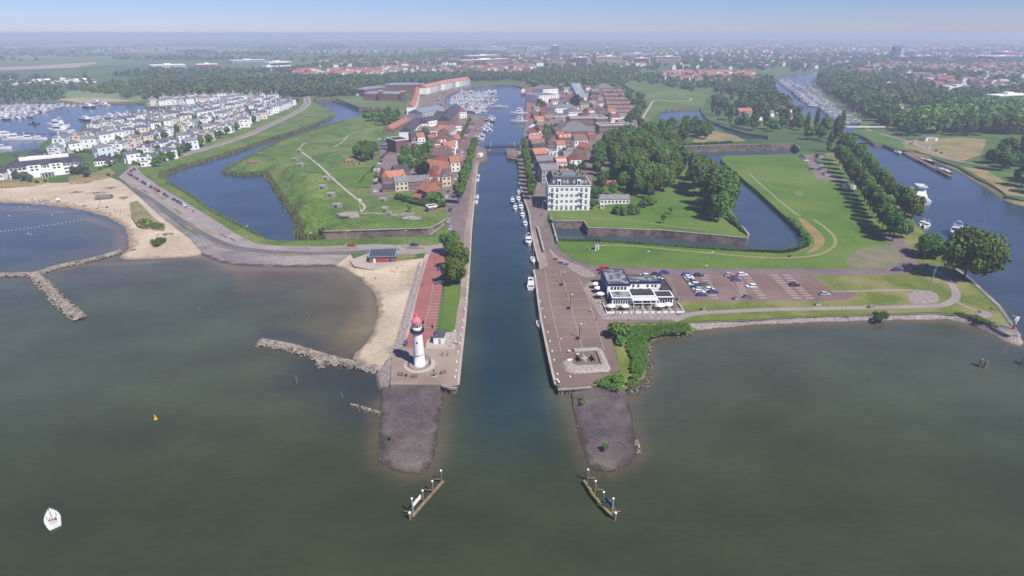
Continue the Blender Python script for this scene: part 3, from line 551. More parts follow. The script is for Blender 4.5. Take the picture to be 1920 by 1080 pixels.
# ================================================================ water: one sheet, colour from depth and silt, sky reflection painted in with distance
def water():
    xs = np.unique(np.concatenate([np.arange(-260, 300, 2.5), np.arange(-1200, 1200, 25), [-45000, -6000, -3000, -2000, 2000, 3000, 6000, 45000]]))
    ys = np.unique(np.concatenate([np.arange(60, 420, 2.5), np.arange(420, 1600, 12), [-3000, -600, -100, 0, 2200, 3500]]))
    X, Y = np.meshgrid(xs, ys); nx, ny = len(xs), len(ys)
    x, y = X.ravel(), Y.ravel()
    def poly(px): return [tuple(G(a, b, 0).to_2d()) for a, b in px]
    def dist_line(px):
        p = np.array(poly(px)); d = np.full(x.shape, 1e9)
        for a, b in zip(p[:-1], p[1:]):
            ab = b-a; t = np.clip(((x-a[0])*ab[0]+(y-a[1])*ab[1])/(ab@ab), 0, 1)
            d = np.minimum(d, np.hypot(x-a[0]-t*ab[0], y-a[1]-t*ab[1]))
        return d
    def ss(d, a, b): t = np.clip((d-a)/(b-a), 0, 1); return t*t*(3-2*t)
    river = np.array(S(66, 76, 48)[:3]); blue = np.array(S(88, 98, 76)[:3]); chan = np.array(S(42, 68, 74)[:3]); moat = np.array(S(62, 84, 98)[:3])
    brown = np.array(S(124, 108, 86)[:3]); silt = np.array(S(108, 102, 88)[:3]); sandc = np.array(S(150, 132, 110)[:3])
    c = np.tile(river, (len(x), 1))
    def blend(w, col): c[:] = c*(1-w[:, None])+col*w[:, None]
    blend(ss(y, 95, 170)*0.8, blue)  # paler with distance: growing sky reflection painted into the base colour
    # channel between the quays and its plume into the river
    cx = [(838, 1010), (850, 860), (862, 720), (880, 480), (895, 300), (912, 215), (880, 212), (840, 195), (880, 160), (980, 160), (985, 240), (972, 300), (1000, 440), (1020, 620), (1046, 735), (1082, 860), (1092, 1010)]
    ch = inside(poly(cx), x, y)
    dl = np.minimum(dist_line(cx[:6]), dist_line(cx[11:]))
    wch = np.where(ch, 0.45+0.55*ss(dl, 0, 10), 0.45*(1-ss(dl, 0, 14)))
    blend(wch*ss(y, 95, 150), chan)
    blend(np.where(ch, 0.75*ss(y, 180, 330), ss(y, 240, 300)*1.0), moat)  # far water and moats turn bluer: reflected sky put into the colour
    # lagoon by the beach and the cove
    lag = inside(poly([(-400, 386), (0, 388), (130, 396), (218, 427), (230, 450), (206, 488), (100, 505), (60, 517), (0, 518), (-400, 520)]), x, y)
    blend(np.where(lag, 0.85, 0), np.array(S(80, 96, 94)[:3]))
    sh1 = dist_line([(-300, 386), (0, 389), (130, 398), (218, 427), (229, 447), (226, 470), (206, 486)])
    blend((1-ss(sh1, 3, 34))*0.5, silt); blend((1-ss(sh1, 0, 5))*0.6, sandc)
    sh2 = dist_line([(100, 506), (150, 497), (232, 494), (300, 490), (376, 481)])
    blend((1-ss(sh2, 2, 40))*0.55, silt); blend((1-ss(sh2, 0, 4))*0.5, sandc)
    sh3 = dist_line([(372, 480), (440, 504), (580, 505), (645, 505), (690, 546), (702, 600), (668, 652), (636, 669)])
    cove = inside(poly([(440, 504), (640, 505), (702, 572), (692, 626), (636, 669), (560, 660), (485, 640), (440, 600)]), x, y)
    blend(np.where(cove, 0.6, 0.0)*(1-ss(sh3, 4, 50)), brown); blend((1-ss(sh3, 0, 22))*0.35, brown); blend((1-ss(sh3, 0, 5))*0.6, sandc)
    bar = dist_line([(620, 650), (648, 640), (672, 618), (690, 592)]); blend((1-ss(bar, 1, 8))*0.6, np.array(S(140, 126, 92)[:3]))
    # weed and shallow rock bottom left of the basalt pier, silt round both piers
    weed = dist_line([(600, 690), (650, 715), (700, 730), (690, 760)]); blend((1-ss(weed, 0, 22))*0.75, np.array(S(50, 58, 66)[:3]))
    weed = dist_line([(500, 625), (540, 628), (600, 650)]); blend((1-ss(weed, 0, 8))*0.6, np.array(S(56, 70, 78)[:3]))
    pier = np.minimum(dist_line([(828, 725), (828, 760), (819, 830), (801, 881), (764, 887), (717, 867), (710, 851), (714, 755)]), dist_line([(1055, 735), (1077, 775), (1088, 820), (1103, 866), (1145, 884), (1189, 861), (1193, 835), (1180, 760)]))
    blend((1-ss(pier, 0.5, 5))*0.45, brown); blend((1-ss(pier, 0, 10))*0.12, brown)
    sh4 = dist_line([(1180, 750), (1202, 724), (1218, 698), (1213, 668), (1216, 641), (1240, 634), (1297, 628), (1400, 612), (1640, 603), (1774, 601), (1858, 628), (1912, 650)])
    blend((1-ss(sh4, 0, 34))*0.5, np.array(S(80, 84, 80)[:3])); blend((1-ss(sh4, 0, 5))*0.5, brown)
    rv = inside(poly([(1905, 640), (1880, 570), (1790, 500), (1690, 370), (1600, 285), (1700, 290), (1880, 380), (2300, 470), (2300, 700)]), x, y)
    blend(np.where(rv, 0.8, 0), np.array(S(62, 82, 96)[:3]))
    nz = np.zeros(len(x))
    me = bpy.data.meshes.new('water')
    v = np.stack([x, y, np.zeros_like(x)], 1)
    idx = np.arange(nx*ny).reshape(ny, nx)
    f = np.stack([idx[:-1, :-1], idx[:-1, 1:], idx[1:, 1:], idx[1:, :-1]], -1).reshape(-1, 4)
    me.from_pydata(v.tolist(), [], f.tolist())
    at = me.color_attributes.new('bottom', 'FLOAT_COLOR', 'POINT')  # holds bottom tones together with the painted sky reflection
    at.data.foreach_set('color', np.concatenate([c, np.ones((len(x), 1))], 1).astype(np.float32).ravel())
    m = bpy.data.materials.new('water'); m.use_nodes = True; nt = m.node_tree; N = nt.nodes; L = nt.links; b = N['Principled BSDF']
    a = N.new('ShaderNodeVertexColor'); a.layer_name = 'bottom'
    ge = N.new('ShaderNodeNewGeometry')
    def nz(scale, st, det=3):
        mp = N.new('ShaderNodeMapping'); mp.inputs['Scale'].default_value = st; mp.inputs['Rotation'].default_value = (0, 0, 0.12); L.new(ge.outputs['Position'], mp.inputs['Vector'])
        n = N.new('ShaderNodeTexNoise'); n.inputs['Scale'].default_value = scale; n.inputs['Detail'].default_value = det; L.new(mp.outputs['Vector'], n.inputs['Vector']); return n.outputs['Fac']
    mr = N.new('ShaderNodeMapRange'); mr.inputs['From Min'].default_value = 0.35; mr.inputs['From Max'].default_value = 0.65; mr.inputs['To Min'].default_value = 0.84; mr.inputs['To Max'].default_value = 1.16
    L.new(nz(0.03, (1, 1.6, 1), 5), mr.inputs['Value'])
    mr2 = N.new('ShaderNodeMapRange'); mr2.inputs['From Min'].default_value = 0.3; mr2.inputs['From Max'].default_value = 0.7; mr2.inputs['To Min'].default_value = 0.92; mr2.inputs['To Max'].default_value = 1.08
    L.new(nz(0.7, (0.35, 1.5, 1), 3), mr2.inputs['Value'])
    mu = N.new('ShaderNodeMath'); mu.operation = 'MULTIPLY'; L.new(mr.outputs[0], mu.inputs[0]); L.new(mr2.outputs[0], mu.inputs[1])
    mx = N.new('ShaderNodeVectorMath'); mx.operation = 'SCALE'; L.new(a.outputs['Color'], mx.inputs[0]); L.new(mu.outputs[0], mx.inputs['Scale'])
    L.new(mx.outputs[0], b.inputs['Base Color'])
    b.inputs['Roughness'].default_value = 0.16; b.inputs['IOR'].default_value = 1.33; b.inputs['Specular IOR Level'].default_value = 0.5
    bp = N.new('ShaderNodeBump'); bp.inputs['Strength'].default_value = 0.27; bp.inputs['Distance'].default_value = 0.12
    L.new(nz(0.55, (0.45, 1.5, 1), 4), bp.inputs['Height']); L.new(bp.outputs['Normal'], b.inputs['Normal'])
    me.materials.append(m); tag(link('water', me), kind='structure')
water()
wall_strip('moat_wall', [(604, 434), (700, 431), (803, 428), (818, 422), (836, 411)], 4.35, -1, STONEW, 0.7, 'long stone moat wall below the green fort rampart')
wall_strip('moat_wall', [(841, 410), (829, 424), (806, 441)], 2.3, -1, STONEW, 0.6, 'low stone quay wall closing the moat beside the quay street')
wall_strip('moat_wall', [(1036, 414), (1095, 414.5), (1103, 427), (1240, 431.5), (1340, 440.5), (1401, 446.5), (1404, 440), (1391, 424)], 4.35, -1, STONEW, 0.7, 'dark stained stone moat wall below the lawn of white apartment block')
wall_strip('moat_wall', [(1034, 407), (1036, 420), (1042, 440), (1045, 453)], 3.1, -1, STONEW, 0.6, 'short brick parapet between the brick road and the moat')
wall_strip('moat_wall', [(1256, 275), (1380, 271), (1490, 270), (1500, 279)], 5.0, -1, STONEW, 0.8, 'long stone wall across the far end of the wooded moat')
wall_strip('moat_wall', [(592, 186), (629, 184)], 5.0, -1, STONEW, 0.8, 'brick wall at the north end of the fort moat')
wall_strip('moat_wall', [(628, 183), (673, 200), (722, 198)], 5.0, -1, STONEW, 0.8, 'angled dark bastion wall north of the fort moat')
wall_strip('quay_wall', [(1008, 425), (1014, 448), (1020, 470)], 3.2, 1.8, CONC, 0.7, 'pale low wall between the lower quay and the brick road')
wall_strip('fort_wall', [(693, 292), (705, 286), (705, 279)], 6, 1.5, STONEW, 0.8, 'brick retaining wall at the fort entrance by the car park')
# ================================================================ buildings
WCACHE = {}
def windows(parent, w, h0, h1, cols, rows, y=-0.04, glass=GLASS, ww=None, hh=None, x0=None, frame=True, face='front', depth=None, skip=()):
    """a grid of window parts on one face of a building in its own frame"""
    sp = w/cols; ww = ww or min(1.3, sp*0.5); hh = hh or min(1.6, (h1-h0)/rows*0.55)
    key = (round(ww, 2), round(hh, 2), glass.name)
    if key not in WCACHE:
        m = MB(); m.box(-ww/2, ww/2, -0.05, 0.03, 0, hh, 0)
        f = MB()
        f.box(-ww/2-.1, ww/2+.1, -0.09, 0.02, -.12, 0.0, 0); f.box(-ww/2-.1, ww/2+.1, -0.09, 0.02, hh, hh+.1, 0)
        WCACHE[key] = (m.mesh('window', glass), f.mesh('window_sill', W_))
    gm, fm = WCACHE[key]
    for r in range(rows):
        z = h0+(h1-h0)*(r+0.5)/rows-hh/2
        for c in range(cols):
            if (c, r) in skip: continue
            t = -w/2+sp*(c+0.5)
            if face == 'front': lo, rz = (t, y, z), 0
            elif face == 'left': lo, rz = (-depth[0]/2+y, depth[1]*0.5+t, z), -math.pi/2
            elif face == 'right': lo, rz = (depth[0]/2-y, depth[1]*0.5+t, z), math.pi/2
            o = link('window', gm, parent, lo, rz)
            if frame: link('window_sill', fm, o)
def frame_of(A, B):
    a, b = P(*A), P(*B); d = b-a; rz = math.atan2(d.y, d.x)
    c = (a+b)/2; c.z = min(a.z, b.z); return c, rz, d.to_2d().length
def house(label, A, B, depth, h, roof='gable', rh=3.0, wall=BRICK, rf=TILEO, cols=None, rows=None, name='house', cat='house', group=None, chim=1, glass=GLASS, side=False, axis=None, door=False, base=-0.6, mw=None, wh=None, over=0.35, dormers=0):
    """front face from pixel A to pixel B (its base line), going back by depth"""
    c, rz, w = frame_of(A, B)
    t = thing(name, label, cat, c, rz, group)
    m = MB(); m.box(-w/2, w/2, 0, depth, base, h)
    axis = axis or ('x' if w >= depth else 'y')
    if roof == 'gable':
        if axis == 'x': m.poly([(-w/2, 0, h), (-w/2, depth, h), (-w/2, depth/2, h+rh*0.98)]); m.poly([(w/2, 0, h), (w/2, depth, h), (w/2, depth/2, h+rh*0.98)])
        else: m.poly([(-w/2, 0, h), (w/2, 0, h), (0, 0, h+rh*0.98)]); m.poly([(-w/2, depth, h), (w/2, depth, h), (0, depth, h+rh*0.98)])
    m.build('wall', wall, t)
    r = MB()
    if roof == 'gable': r.gable(-w/2, w/2, 0, depth, h, rh, axis, over)
    elif roof == 'hip': r.hip(-w/2, w/2, 0, depth, h, rh, over)
    elif roof == 'mansard': r.hip(-w/2, w/2, 0, depth, h, rh, over, flat=0.6)
    else:
        r.box(-w/2+.35, w/2-.35, .35, depth-.35, h-.05, h+0.06)
    ro = r.build('roof', rf, t)
    if roof == 'flat':
        e = MB(); e.box(-w/2-.2, w/2+.2, -.2, .35, h-.35, h+.3); e.box(-w/2-.2, w/2+.2, depth-.35, depth+.2, h-.35, h+.3)
        e.box(-w/2-.2, -w/2+.35, .35, depth-.35, h-.35, h+.3); e.box(w/2-.35, w/2+.2, .35, depth-.35, h-.35, h+.3)
        e.build('fascia', W_, ro)
    for k in range(chim):
        cm = MB(); x = (-w/2+1.0+(w-2.0)*(k/(max(chim-1, 1)) if chim > 1 else 0.8)); y = depth*0.5 if axis == 'x' or roof == 'flat' else depth*.5
        zz = h+rh*(0.7 if roof != 'flat' else 0); cm.box(x-.4, x+.4, y-.35, y+.35, zz-.8, zz+1.6); cm.box(x-.5, x+.5, y-.45, y+.45, zz+1.6, zz+1.75)
        cm.build('chimney', BRICK, ro)
    for k in range(dormers):
        x = -w/2+w*(k+.5)/dormers; d = MB(); d.box(x-.8, x+.8, depth*.12, depth*.35, h+.3, h+rh*.62); d.build('dormer', W_, ro)
    rows = rows if rows is not None else max(1, int(h/3.0)); cols = cols if cols is not None else max(2, int(w/2.8))
    if cols: windows(t, w, 0.3, h, cols, rows, glass=glass, ww=None, hh=wh)
    if side: 
        windows(t, depth, 0.3, h, max(2, int(depth/3.2)), rows, glass=glass, face='left', depth=(w, depth))
        windows(t, depth, 0.3, h, max(2, int(depth/3.2)), rows, glass=glass, face='right', depth=(w, depth))
    if door:
        dm = MB(); dm.box(w*.12, w*.12+1.1, -.08, .04, 0, 2.2); dm.build('door', DARK, t)
    return t
# ---- lighthouse
def lighthouse():
    b = P(787, 684); t = thing('lighthouse', 'white round lighthouse with pink domed lantern at the quay end', 'lighthouse', b)
    PINK = M('faded_red_dome', S(236, 122, 132, .9), S(220, 108, 120, .9), 1.2, 0.5)
    m = MB(); m.lathe([(1.95, 0), (1.9, .2), (1.78, .25), (1.72, 4.2), (1.5, 12.2), (1.5, 12.4)], 40); tw = m.build('tower', W_, t, True)
    m = MB(); m.lathe([(1.74, 4.2), (1.84, 4.25), (1.84, 4.42), (1.72, 4.48)], 40); m.build('band', CONC, tw)
    m = MB(); m.box(-.25, .25, -1.75, -1.45, 8.8, 9.3); m.build('window', GLASS, tw)
    m = MB(); m.box(-.45, .45, 1.6, 1.9, .3, 2.3); m.build('door', DARK, tw)
    g = MB(); g.lathe([(1.5, 12.0), (2.25, 12.5), (2.25, 12.72), (1.4, 12.72)], 40); gal = g.build('gallery', DARK, t, False)
    r = MB()
    for i in range(24):
        a = 2*math.pi*i/24; p = (2.18*math.cos(a), 2.18*math.sin(a)); r.tube((p[0], p[1], 12.7), (p[0], p[1], 13.7), .03, n=4)
        a2 = 2*math.pi*(i+1)/24; q = (2.18*math.cos(a2), 2.18*math.sin(a2))
        for z in (13.2, 13.7): r.tube((p[0], p[1], z), (q[0], q[1], z), .03, n=4)
    r.build('railing', DARK, gal)
    m = MB(); m.lathe([(1.42, 12.72), (1.42, 14.0)], 32); m.build('lantern_base', W_, t, True)
    m = MB(); m.lathe([(1.34, 14.0), (1.34, 15.0)], 32); m.build('lantern_glass', GLASS, t, True)
    for i in range(12):
        mu = MB(); mu.box(-.07, .07, 1.33, 1.42, 14.0, 15.0, rot=2*math.pi*i/12); mu.build('mullion', W_, t)
    m = MB(); m.lathe([(1.44, 15.0), (1.44, 15.75), (1.4, 15.8)], 32); m.build('lantern_hood', W_, t, True)
    m = MB(); m.lathe([(1.68, 15.8), (1.68, 15.95), (1.5, 16.25), (1.25, 16.75), (.85, 17.15), (.4, 17.4), (.25, 17.5), (.25, 17.8)], 32); d = m.build('dome', PINK, t, True)
    m = MB(); m.lathe([(.1, 17.8), (.36, 17.95), (.42, 18.2), (.3, 18.45), (.05, 18.6)], 16); m.tube((0, 0, 18.5), (0, 0, 19.3), .04); m.build('finial', PINK, d, True)
    p = MB(); p.lathe([(5.1, -.1), (5.1, .14), (5.05, .18)], 48); tag(p.build('round_plinth', PALE, None, False, b), 'pale round paved plinth under the lighthouse', 'plinth')
    f = MB(); n = 22; rr = 3.6
    for i in range(n):
        a, a2 = 2*math.pi*i/n, 2*math.pi*(i+1)/n; p, q = (rr*math.cos(a), rr*math.sin(a)), (rr*math.cos(a2), rr*math.sin(a2))
        f.tube((p[0], p[1], .1), (p[0], p[1], 1.65), .05, n=5)
        for z in (.35, 1.0, 1.6): f.tube((p[0], p[1], z), (q[0], q[1], z), .035, n=4)
        for k in range(1, 5):
            s = k/5; f.tube((p[0]+(q[0]-p[0])*s, p[1]+(q[1]-p[1])*s, .35), (p[0]+(q[0]-p[0])*s, p[1]+(q[1]-p[1])*s, 1.6), .018, n=3)
    tag(f.build('ring_fence', DARK, None, False, (b.x, b.y, b.z+.1)), 'dark round iron fence encircling the lighthouse foot', 'fence')
lighthouse()
def hut():
    c, rz, w = frame_of((813, 645), (833, 645)); t = thing('quay_hut', 'small white square hut with grey pyramid roof beside the lighthouse', 'hut', c, rz)
    m = MB(); m.box(-w/2, w/2, 0, w, -.2, 2.7); m.build('wall', W_, t)
    m = MB(); m.hip(-w/2, w/2, 0, w, 2.7, 1.7, .25, flat=0.03)
    for i in range(9):
        x = -w/2+w*i/8; m.tube((x, -.2, 2.78), (x*.12, w/2-.1, 4.35), .04, n=4)
    m.build('roof', SLATE, t)
    m = MB(); m.box(-.1, .7, -.05, .03, 0, 2.0); m.build('door', CONC, t)
hut()
# ---- white apartment block
def apartments():
    c, rz, w = frame_of((1027, 395), (1105, 394)); h = 15.2; dp = 24
    t = thing('apartment_block', 'five storey white apartment block with dark mansard roof at the moat', 'apartment block', c, rz)
    m = MB(); m.box(-w/2, w/2, 0, dp, -1.5, h); wl = m.build('wall', WALLW, t)
    m = MB(); m.box(-w/2-.35, w/2+.35, -.35, dp+.35, h, h+.45); m.box(-w/2-.12, w/2+.12, -.12, dp+.12, 3.5, 3.75); m.build('cornice', W_, t)
    r = MB(); r.hip(-w/2, w/2, 0, dp, h+.45, 4.4, .1, flat=.77, m=0, mt=1); rf = r.build('roof', [SLATE, ROOFFLAT], t)
    z = h+4.85
    m = MB(); m.box(-3.8, 3.8, 8, 13, z-.02, z+.5); m.hip(-3.8, 3.8, 8, 13, z+.5, 1.0, 0); m.build('roof_lantern', METALR, rf)
    sk = MB()
    for i in range(6): sk.box(-2.6+i*.95, -2.0+i*.95, 9.2, 9.9, z+.9, z+1.3)
    sk.build('skylight', GLASS, rf)
    for x, y in ((-8.2, 7.5), (-5.2, 6.0), (5, 6), (8.4, 7.6), (7.6, 13.5), (4.5, 15.5), (-5, 15.5)):
        k = MB(); k.box(x-.4, x+.4, y-.4, y+.4, z-.3, z+1.4); k.build('chimney', DARK, rf)
    n = 8; sp = (w-2.0)/n
    for r_ in range(4):
        zz = 0.8+r_*3.65
        for i in range(n):
            x = -w/2+1.0+sp*(i+.5); tall = i in (0, 1, 6, 7) or r_ < 1
            wd, hh, zb = (1.25, 2.3, zz-.2) if tall else (1.5, 1.35, zz+.6)
            g = MB(); g.box(x-wd/2, x+wd/2, -.06, .05, zb, zb+hh); o = g.build('window', GLASS, t)
            f = MB(); f.box(x-.04, x+.04, -.1, -.065, zb, zb+hh); f.box(x-wd/2, x+wd/2, -.1, -.065, zb+hh*.6, zb+hh*.6+.08); f.build('window_bar', W_, o)
        for i in ((0, 6) if r_ else ()):
            x = -w/2+1.0+sp*(i+.5); b = MB(); b.box(x-1.5, x+1.5, -1.2, 0.02, zz-.45, zz-.25); bo = b.build('balcony', W_, t)
            k = MB()
            for j in range(11): k.tube((x-1.5+j*.3, -1.15, zz-.25), (x-1.5+j*.3, -1.15, zz+.75), .03, n=4)
            k.tube((x-1.5, -1.15, zz+.75), (x+1.5, -1.15, zz+.75), .04, n=4)
            for s in (-1.5, 1.5): k.tube((x+s, -1.15, zz+.75), (x+s, 0, zz+.75), .04, n=4)
            k.build('railing', DARK, bo)
        for j in range(5):
            y = 2.5+j*4.6; g = MB(); g.box(-w/2-.06, -w/2+.05, y, y+1.3, zz, zz+2.0); g.build('window', GLASS, t)
            g = MB(); g.box(w/2-.05, w/2+.06, y, y+1.3, zz, zz+2.0); g.build('window', GLASS, t)
    for i, x in enumerate((-9.4, -3.3, -1.3, 2.6, 7.6, 9.6)):     # roof windows in the mansard front
        g = MB(); a, b_ = (h+1.4, .52), (h+3.2, 1.3)
        g.poly([(x-.75, a[1]-.38, a[0]), (x+.75, a[1]-.38, a[0]), (x+.75, b_[1]-.25, b_[0]), (x-.75, b_[1]-.25, b_[0])])
        g.poly([(x-.75, a[1]-.1, a[0]-.05), (x+.75, a[1]-.1, a[0]-.05), (x+.75, b_[1], b_[0]-.05), (x-.75, b_[1], b_[0]-.05)]); g.build('roof_window', METALR, rf)
    for x in (-6.2, 5.6):
        g = MB(); g.box(x-1.1, x+1.1, -.1, 2.0, h+.2, h+3.4); o = g.build('dormer', W_, rf)
        g = MB(); g.box(x-.7, x+.7, -.16, -.05, h+.5, h+2.9); g.build('window', GLASS, o)
apartments()
# ---- beach pavilion with solar roof
def pavilion():
    c, rz, w = frame_of((693, 493), (743, 491)); t = thing('beach_pavilion', 'low brick beach pavilion under a sloping roof of solar panels', 'pavilion', c, rz); d = 7.5
    m = MB(); pr = [(0, -1), (0, 2.9), (d, 3.7), (d, -1)]
    m.loft([[(-w/2, y, z) for y, z in pr], [(w/2, y, z) for y, z in pr]]); m.build('wall', M('pavilion_cladding', S(160, 130, 122), S(140, 112, 106), .8), t)
    r = MB(); r.loft([[(x, -.5, 2.92), (x, -.5, 3.1), (x, d+.4, 3.98), (x, d+.4, 3.8)] for x in (-w/2-.4, w/2+.4)]); ro = r.build('roof', METALR, t)
    PV = M('solar_panel', (.045, .05, .062, 1), (.06, .066, .08, 1), 2, .3, spec=.6)
    for j in range(3):
        for i in range(10):
            x0 = -w/2+.2+i*(w-.4)/10; x1 = x0+(w-.4)/10-.15; y0 = -.2+j*2.6; y1 = y0+2.35
            f = lambda y: 3.14+(y+.5)*.105
            p = MB(); p.loft([[(x, y0, f(y0)), (x, y0, f(y0)+.07), (x, y1, f(y1)+.07), (x, y1, f(y1))] for x in (x0, x1)]); p.build('solar_panel', PV, ro)
    for x, mm in ((-3.8, W_), (-2.4, RED), (-.4, RED), (.8, RED), (3.5, GLASS)):
        q = MB(); q.box(x-.45, x+.45, -.06, .03, 0, 2.1); q.build('door', mm, t)
pavilion()
# ---- restaurant on the quay
def restaurant():
    c, rz, w = frame_of((1147, 573), (1254, 572)); a = P(1147, 573)
    t = thing('restaurant', 'white and navy two storey restaurant with grey flat roofs on the plaza', 'restaurant', a, rz)
    GREYP = M('patchy_roof', S(165, 168, 170), S(95, 98, 102), .35, .9, lo=.46, hi=.54, fine=.15)
    def block(x0, x1, y0, y1, z0, z1, wall, roofm, band=NAVY, fas=W_, nm='wall', rn='roof'):
        m = MB(); m.box(x0, x1, y0, y1, z0, z1); wo = m.build(nm, wall, t)
        m = MB(); m.box(x0+.3, x1-.3, y0+.3, y1-.3, z1-.02, z1+.12); ro = m.build(rn, roofm, t)
        m = MB()
        for b in ((x0-.12, x1+.12, y0-.12, y0+.3), (x0-.12, x1+.12, y1-.3, y1+.12), (x0-.12, x0+.3, y0+.3, y1-.3), (x1-.3, x1+.12, y0+.3, y1-.3)): m.box(*b, z1-.1, z1+.28)
        m.build('parapet', fas, ro)
        m = MB(); m.box(x0-.06, x1+.06, y0-.06, y1+.06, z1-.75, z1-.12); m.build('band', band, wo)
    block(0, 7.6, 0, 6.2, -.3, 3.3, WALLW, GREYP)
    block(7.6, 17.3, 0.8, 8.4, -.3, 3.5, WALLW, ROOFDARK)
    block(17.3, 24.2, 0.2, 6.0, -.3, 3.3, WALLW, ROOFDARK)
    block(-.9, 8.2, 6.3, 22, -.3, 6.3, WALLW, GREYP, fas=NAVY)
    block(8.3, 21, 8.6, 15.5, -.3, 6.2, WALLW, GREYP, fas=NAVY)
    block(21.1, 25, 6.2, 17, -.3, 3.6, NAVY, ROOFDARK, fas=DARK)
    m = MB(); m.box(-1.05, -.92, 6.4, 21.8, 0, 6.2); m.build('side_cladding', BLUEW, t)
    m = MB(); m.box(-.14, -.02, .2, 6.0, 0, 2.8); m.build('side_cladding', BLUEW, t)
    def win(x0, x1, y, z0, z1):
        g = MB(); g.box(x0, x1, y-.07, y+.03, z0, z1); g.build('window', GLASS, t)
    for i in range(7): win(.6+i*.95, 1.25+i*.95, 0, .9, 2.4)
    for i in range(6): win(18+i*1.0, 18.75+i*1.0, .2, .9, 2.5)
    for i in range(5): win(.4+i*1.35, 1.3+i*1.35, 6.3, 3.9, 5.3)
    for x in (9.6, 11.6, 15.4, 17.3, 18.6): win(x, x+.85, 8.6, 3.9, 5.2)
    for i in range(6): win(8.0+i*1.55, 9.2+i*1.55, .8, .8, 2.6)
    m = MB()
    for x in (9.8, 13.4, 16.6): m.box(x, x+2.2, 7.6, 8.3, 3.63, 4.0)
    m.build('roof_light', W_, t)
    p = MB()                                                      # glazed pergola over the terrace
    for x in (7.6, 11.0, 14.4, 17.8): p.box(x-.1, x+.1, -4.6, .8, 2.75, 2.95); p.box(x-.09, x+.09, -4.6, -4.42, 0, 2.75)
    for y in (-4.6, -2.0): p.box(7.5, 17.9, y, y+.14, 2.957, 3.1)
    p.box(7.5, 17.9, -.4, -.26, 2.957, 3.1)
    pg = p.build('pergola', W_, t)
    m = MB(); m.box(7.75, 17.65, -2.2, .6, 3.11, 3.18); m.build('awning', W_, pg)
    lw = MB()
    for b in ((-3.2, 6.6, -7.2, -7.0), (7.9, 26.4, -7.2, -7.0), (-3.4, -3.2, -7.2, 1.5), (26.4, 26.6, -7.2, .5)): lw.box(*b, -.1, .85)
    for i in range(11): lw.box(8.4+i*1.75, 8.48+i*1.75, -5.6, -5.52, 0, 1.1)
    for z in (.5, 1.05): lw.box(8.4, 26, -5.6, -5.53, z, z+.07)
    lw = lw.build('terrace_wall', W_, None, False, a); lw.rotation_euler = (0, 0, rz)
    tag(lw, 'low white wall around the terrace in front of the restaurant', 'wall')
    # parasols and table sets
    CREAM = M('parasol_cloth', (.78, .75, .68, 1), (.7, .67, .6, 1), .8)
    pt = thing('parasol', 'cream parasol', 'parasol')
    m = MB(); m.lathe([(1.75, 2.25), (1.72, 2.32), (.9, 2.72), (.06, 3.0)], 8); m.build('canopy', CREAM, pt)
    m = MB(); m.tube((0, 0, .1), (0, 0, 3.05), .04); m.build('pole', STEEL, pt); m = MB(); m.lathe([(.4, 0), (.4, .1), (.1, .14)], 12); m.build('base', CONC, pt)
    pp = Proto(pt)
    for px, py, lb in ((1121, 549, 'cream parasol by the blue side wall, farther one'), (1125, 560, 'cream parasol by the blue side wall, nearer one'), (1145, 583, 'cream parasol at the front left terrace corner'), (1171, 583, 'cream parasol between terrace gap and pergola'), (1237, 583, 'larger cream parasol right of the pergola'), (1252, 580, 'cream parasol at the far right end of the terrace'), (1117, 541, 'small cream parasol behind the restaurant corner')):
        q = P(px, py); pp.put((q.x, q.y, q.z), random.random(), (1.15 if 'larger' in lb else 1.0), lb, 'parasols around the restaurant')
    st = thing('terrace_table', 'table', 'table set'); m = MB(); m.box(-.5, .5, -.4, .4, .70, .75); m.build('table_top', WOOD, st); m = MB(); m.tube((0, 0, 0), (0, 0, .7), .05); m.build('leg', DARK, st)
    for s in (-1, 1):
        m = MB(); m.box(-.25, .25, s*.85-.25, s*.85+.25, .42, .47); m.box(-.25, .25, s*1.08-.03, s*1.08+.03, .47, .9)
        for ax in (-.22, .22):
            for ay in (-.22, .22): m.box(ax-.02, ax+.02, s*.85+ay-.02, s*.85+ay+.02, 0, .42)
        m.build('chair', DARK, st)
    sp = Proto(st)
    M4 = Matrix.Translation(a)@Matrix.Rotation(rz, 4, 'Z'); its = []
    for i in range(10):
        for j, y in enumerate((-3.4, -6.2)):
            x = 0.4+i*2.55
            if 6.4 < x < 8.2 and j: continue
            v = M4@Vector((x, y, .02)); o = sp.put(v, rz+random.uniform(-.2, .2)); its.append((o, 'dark terrace table with two chairs'))
    for y in (1, 3.4, 6, 8.5):
        v = M4@Vector((-2.4, y, .02)); o = sp.put(v, rz+1.57); its.append((o, 'dark terrace table with two chairs'))
    label_rows(its, 'at the restaurant', 'table sets on the restaurant terrace', 8)
restaurant()
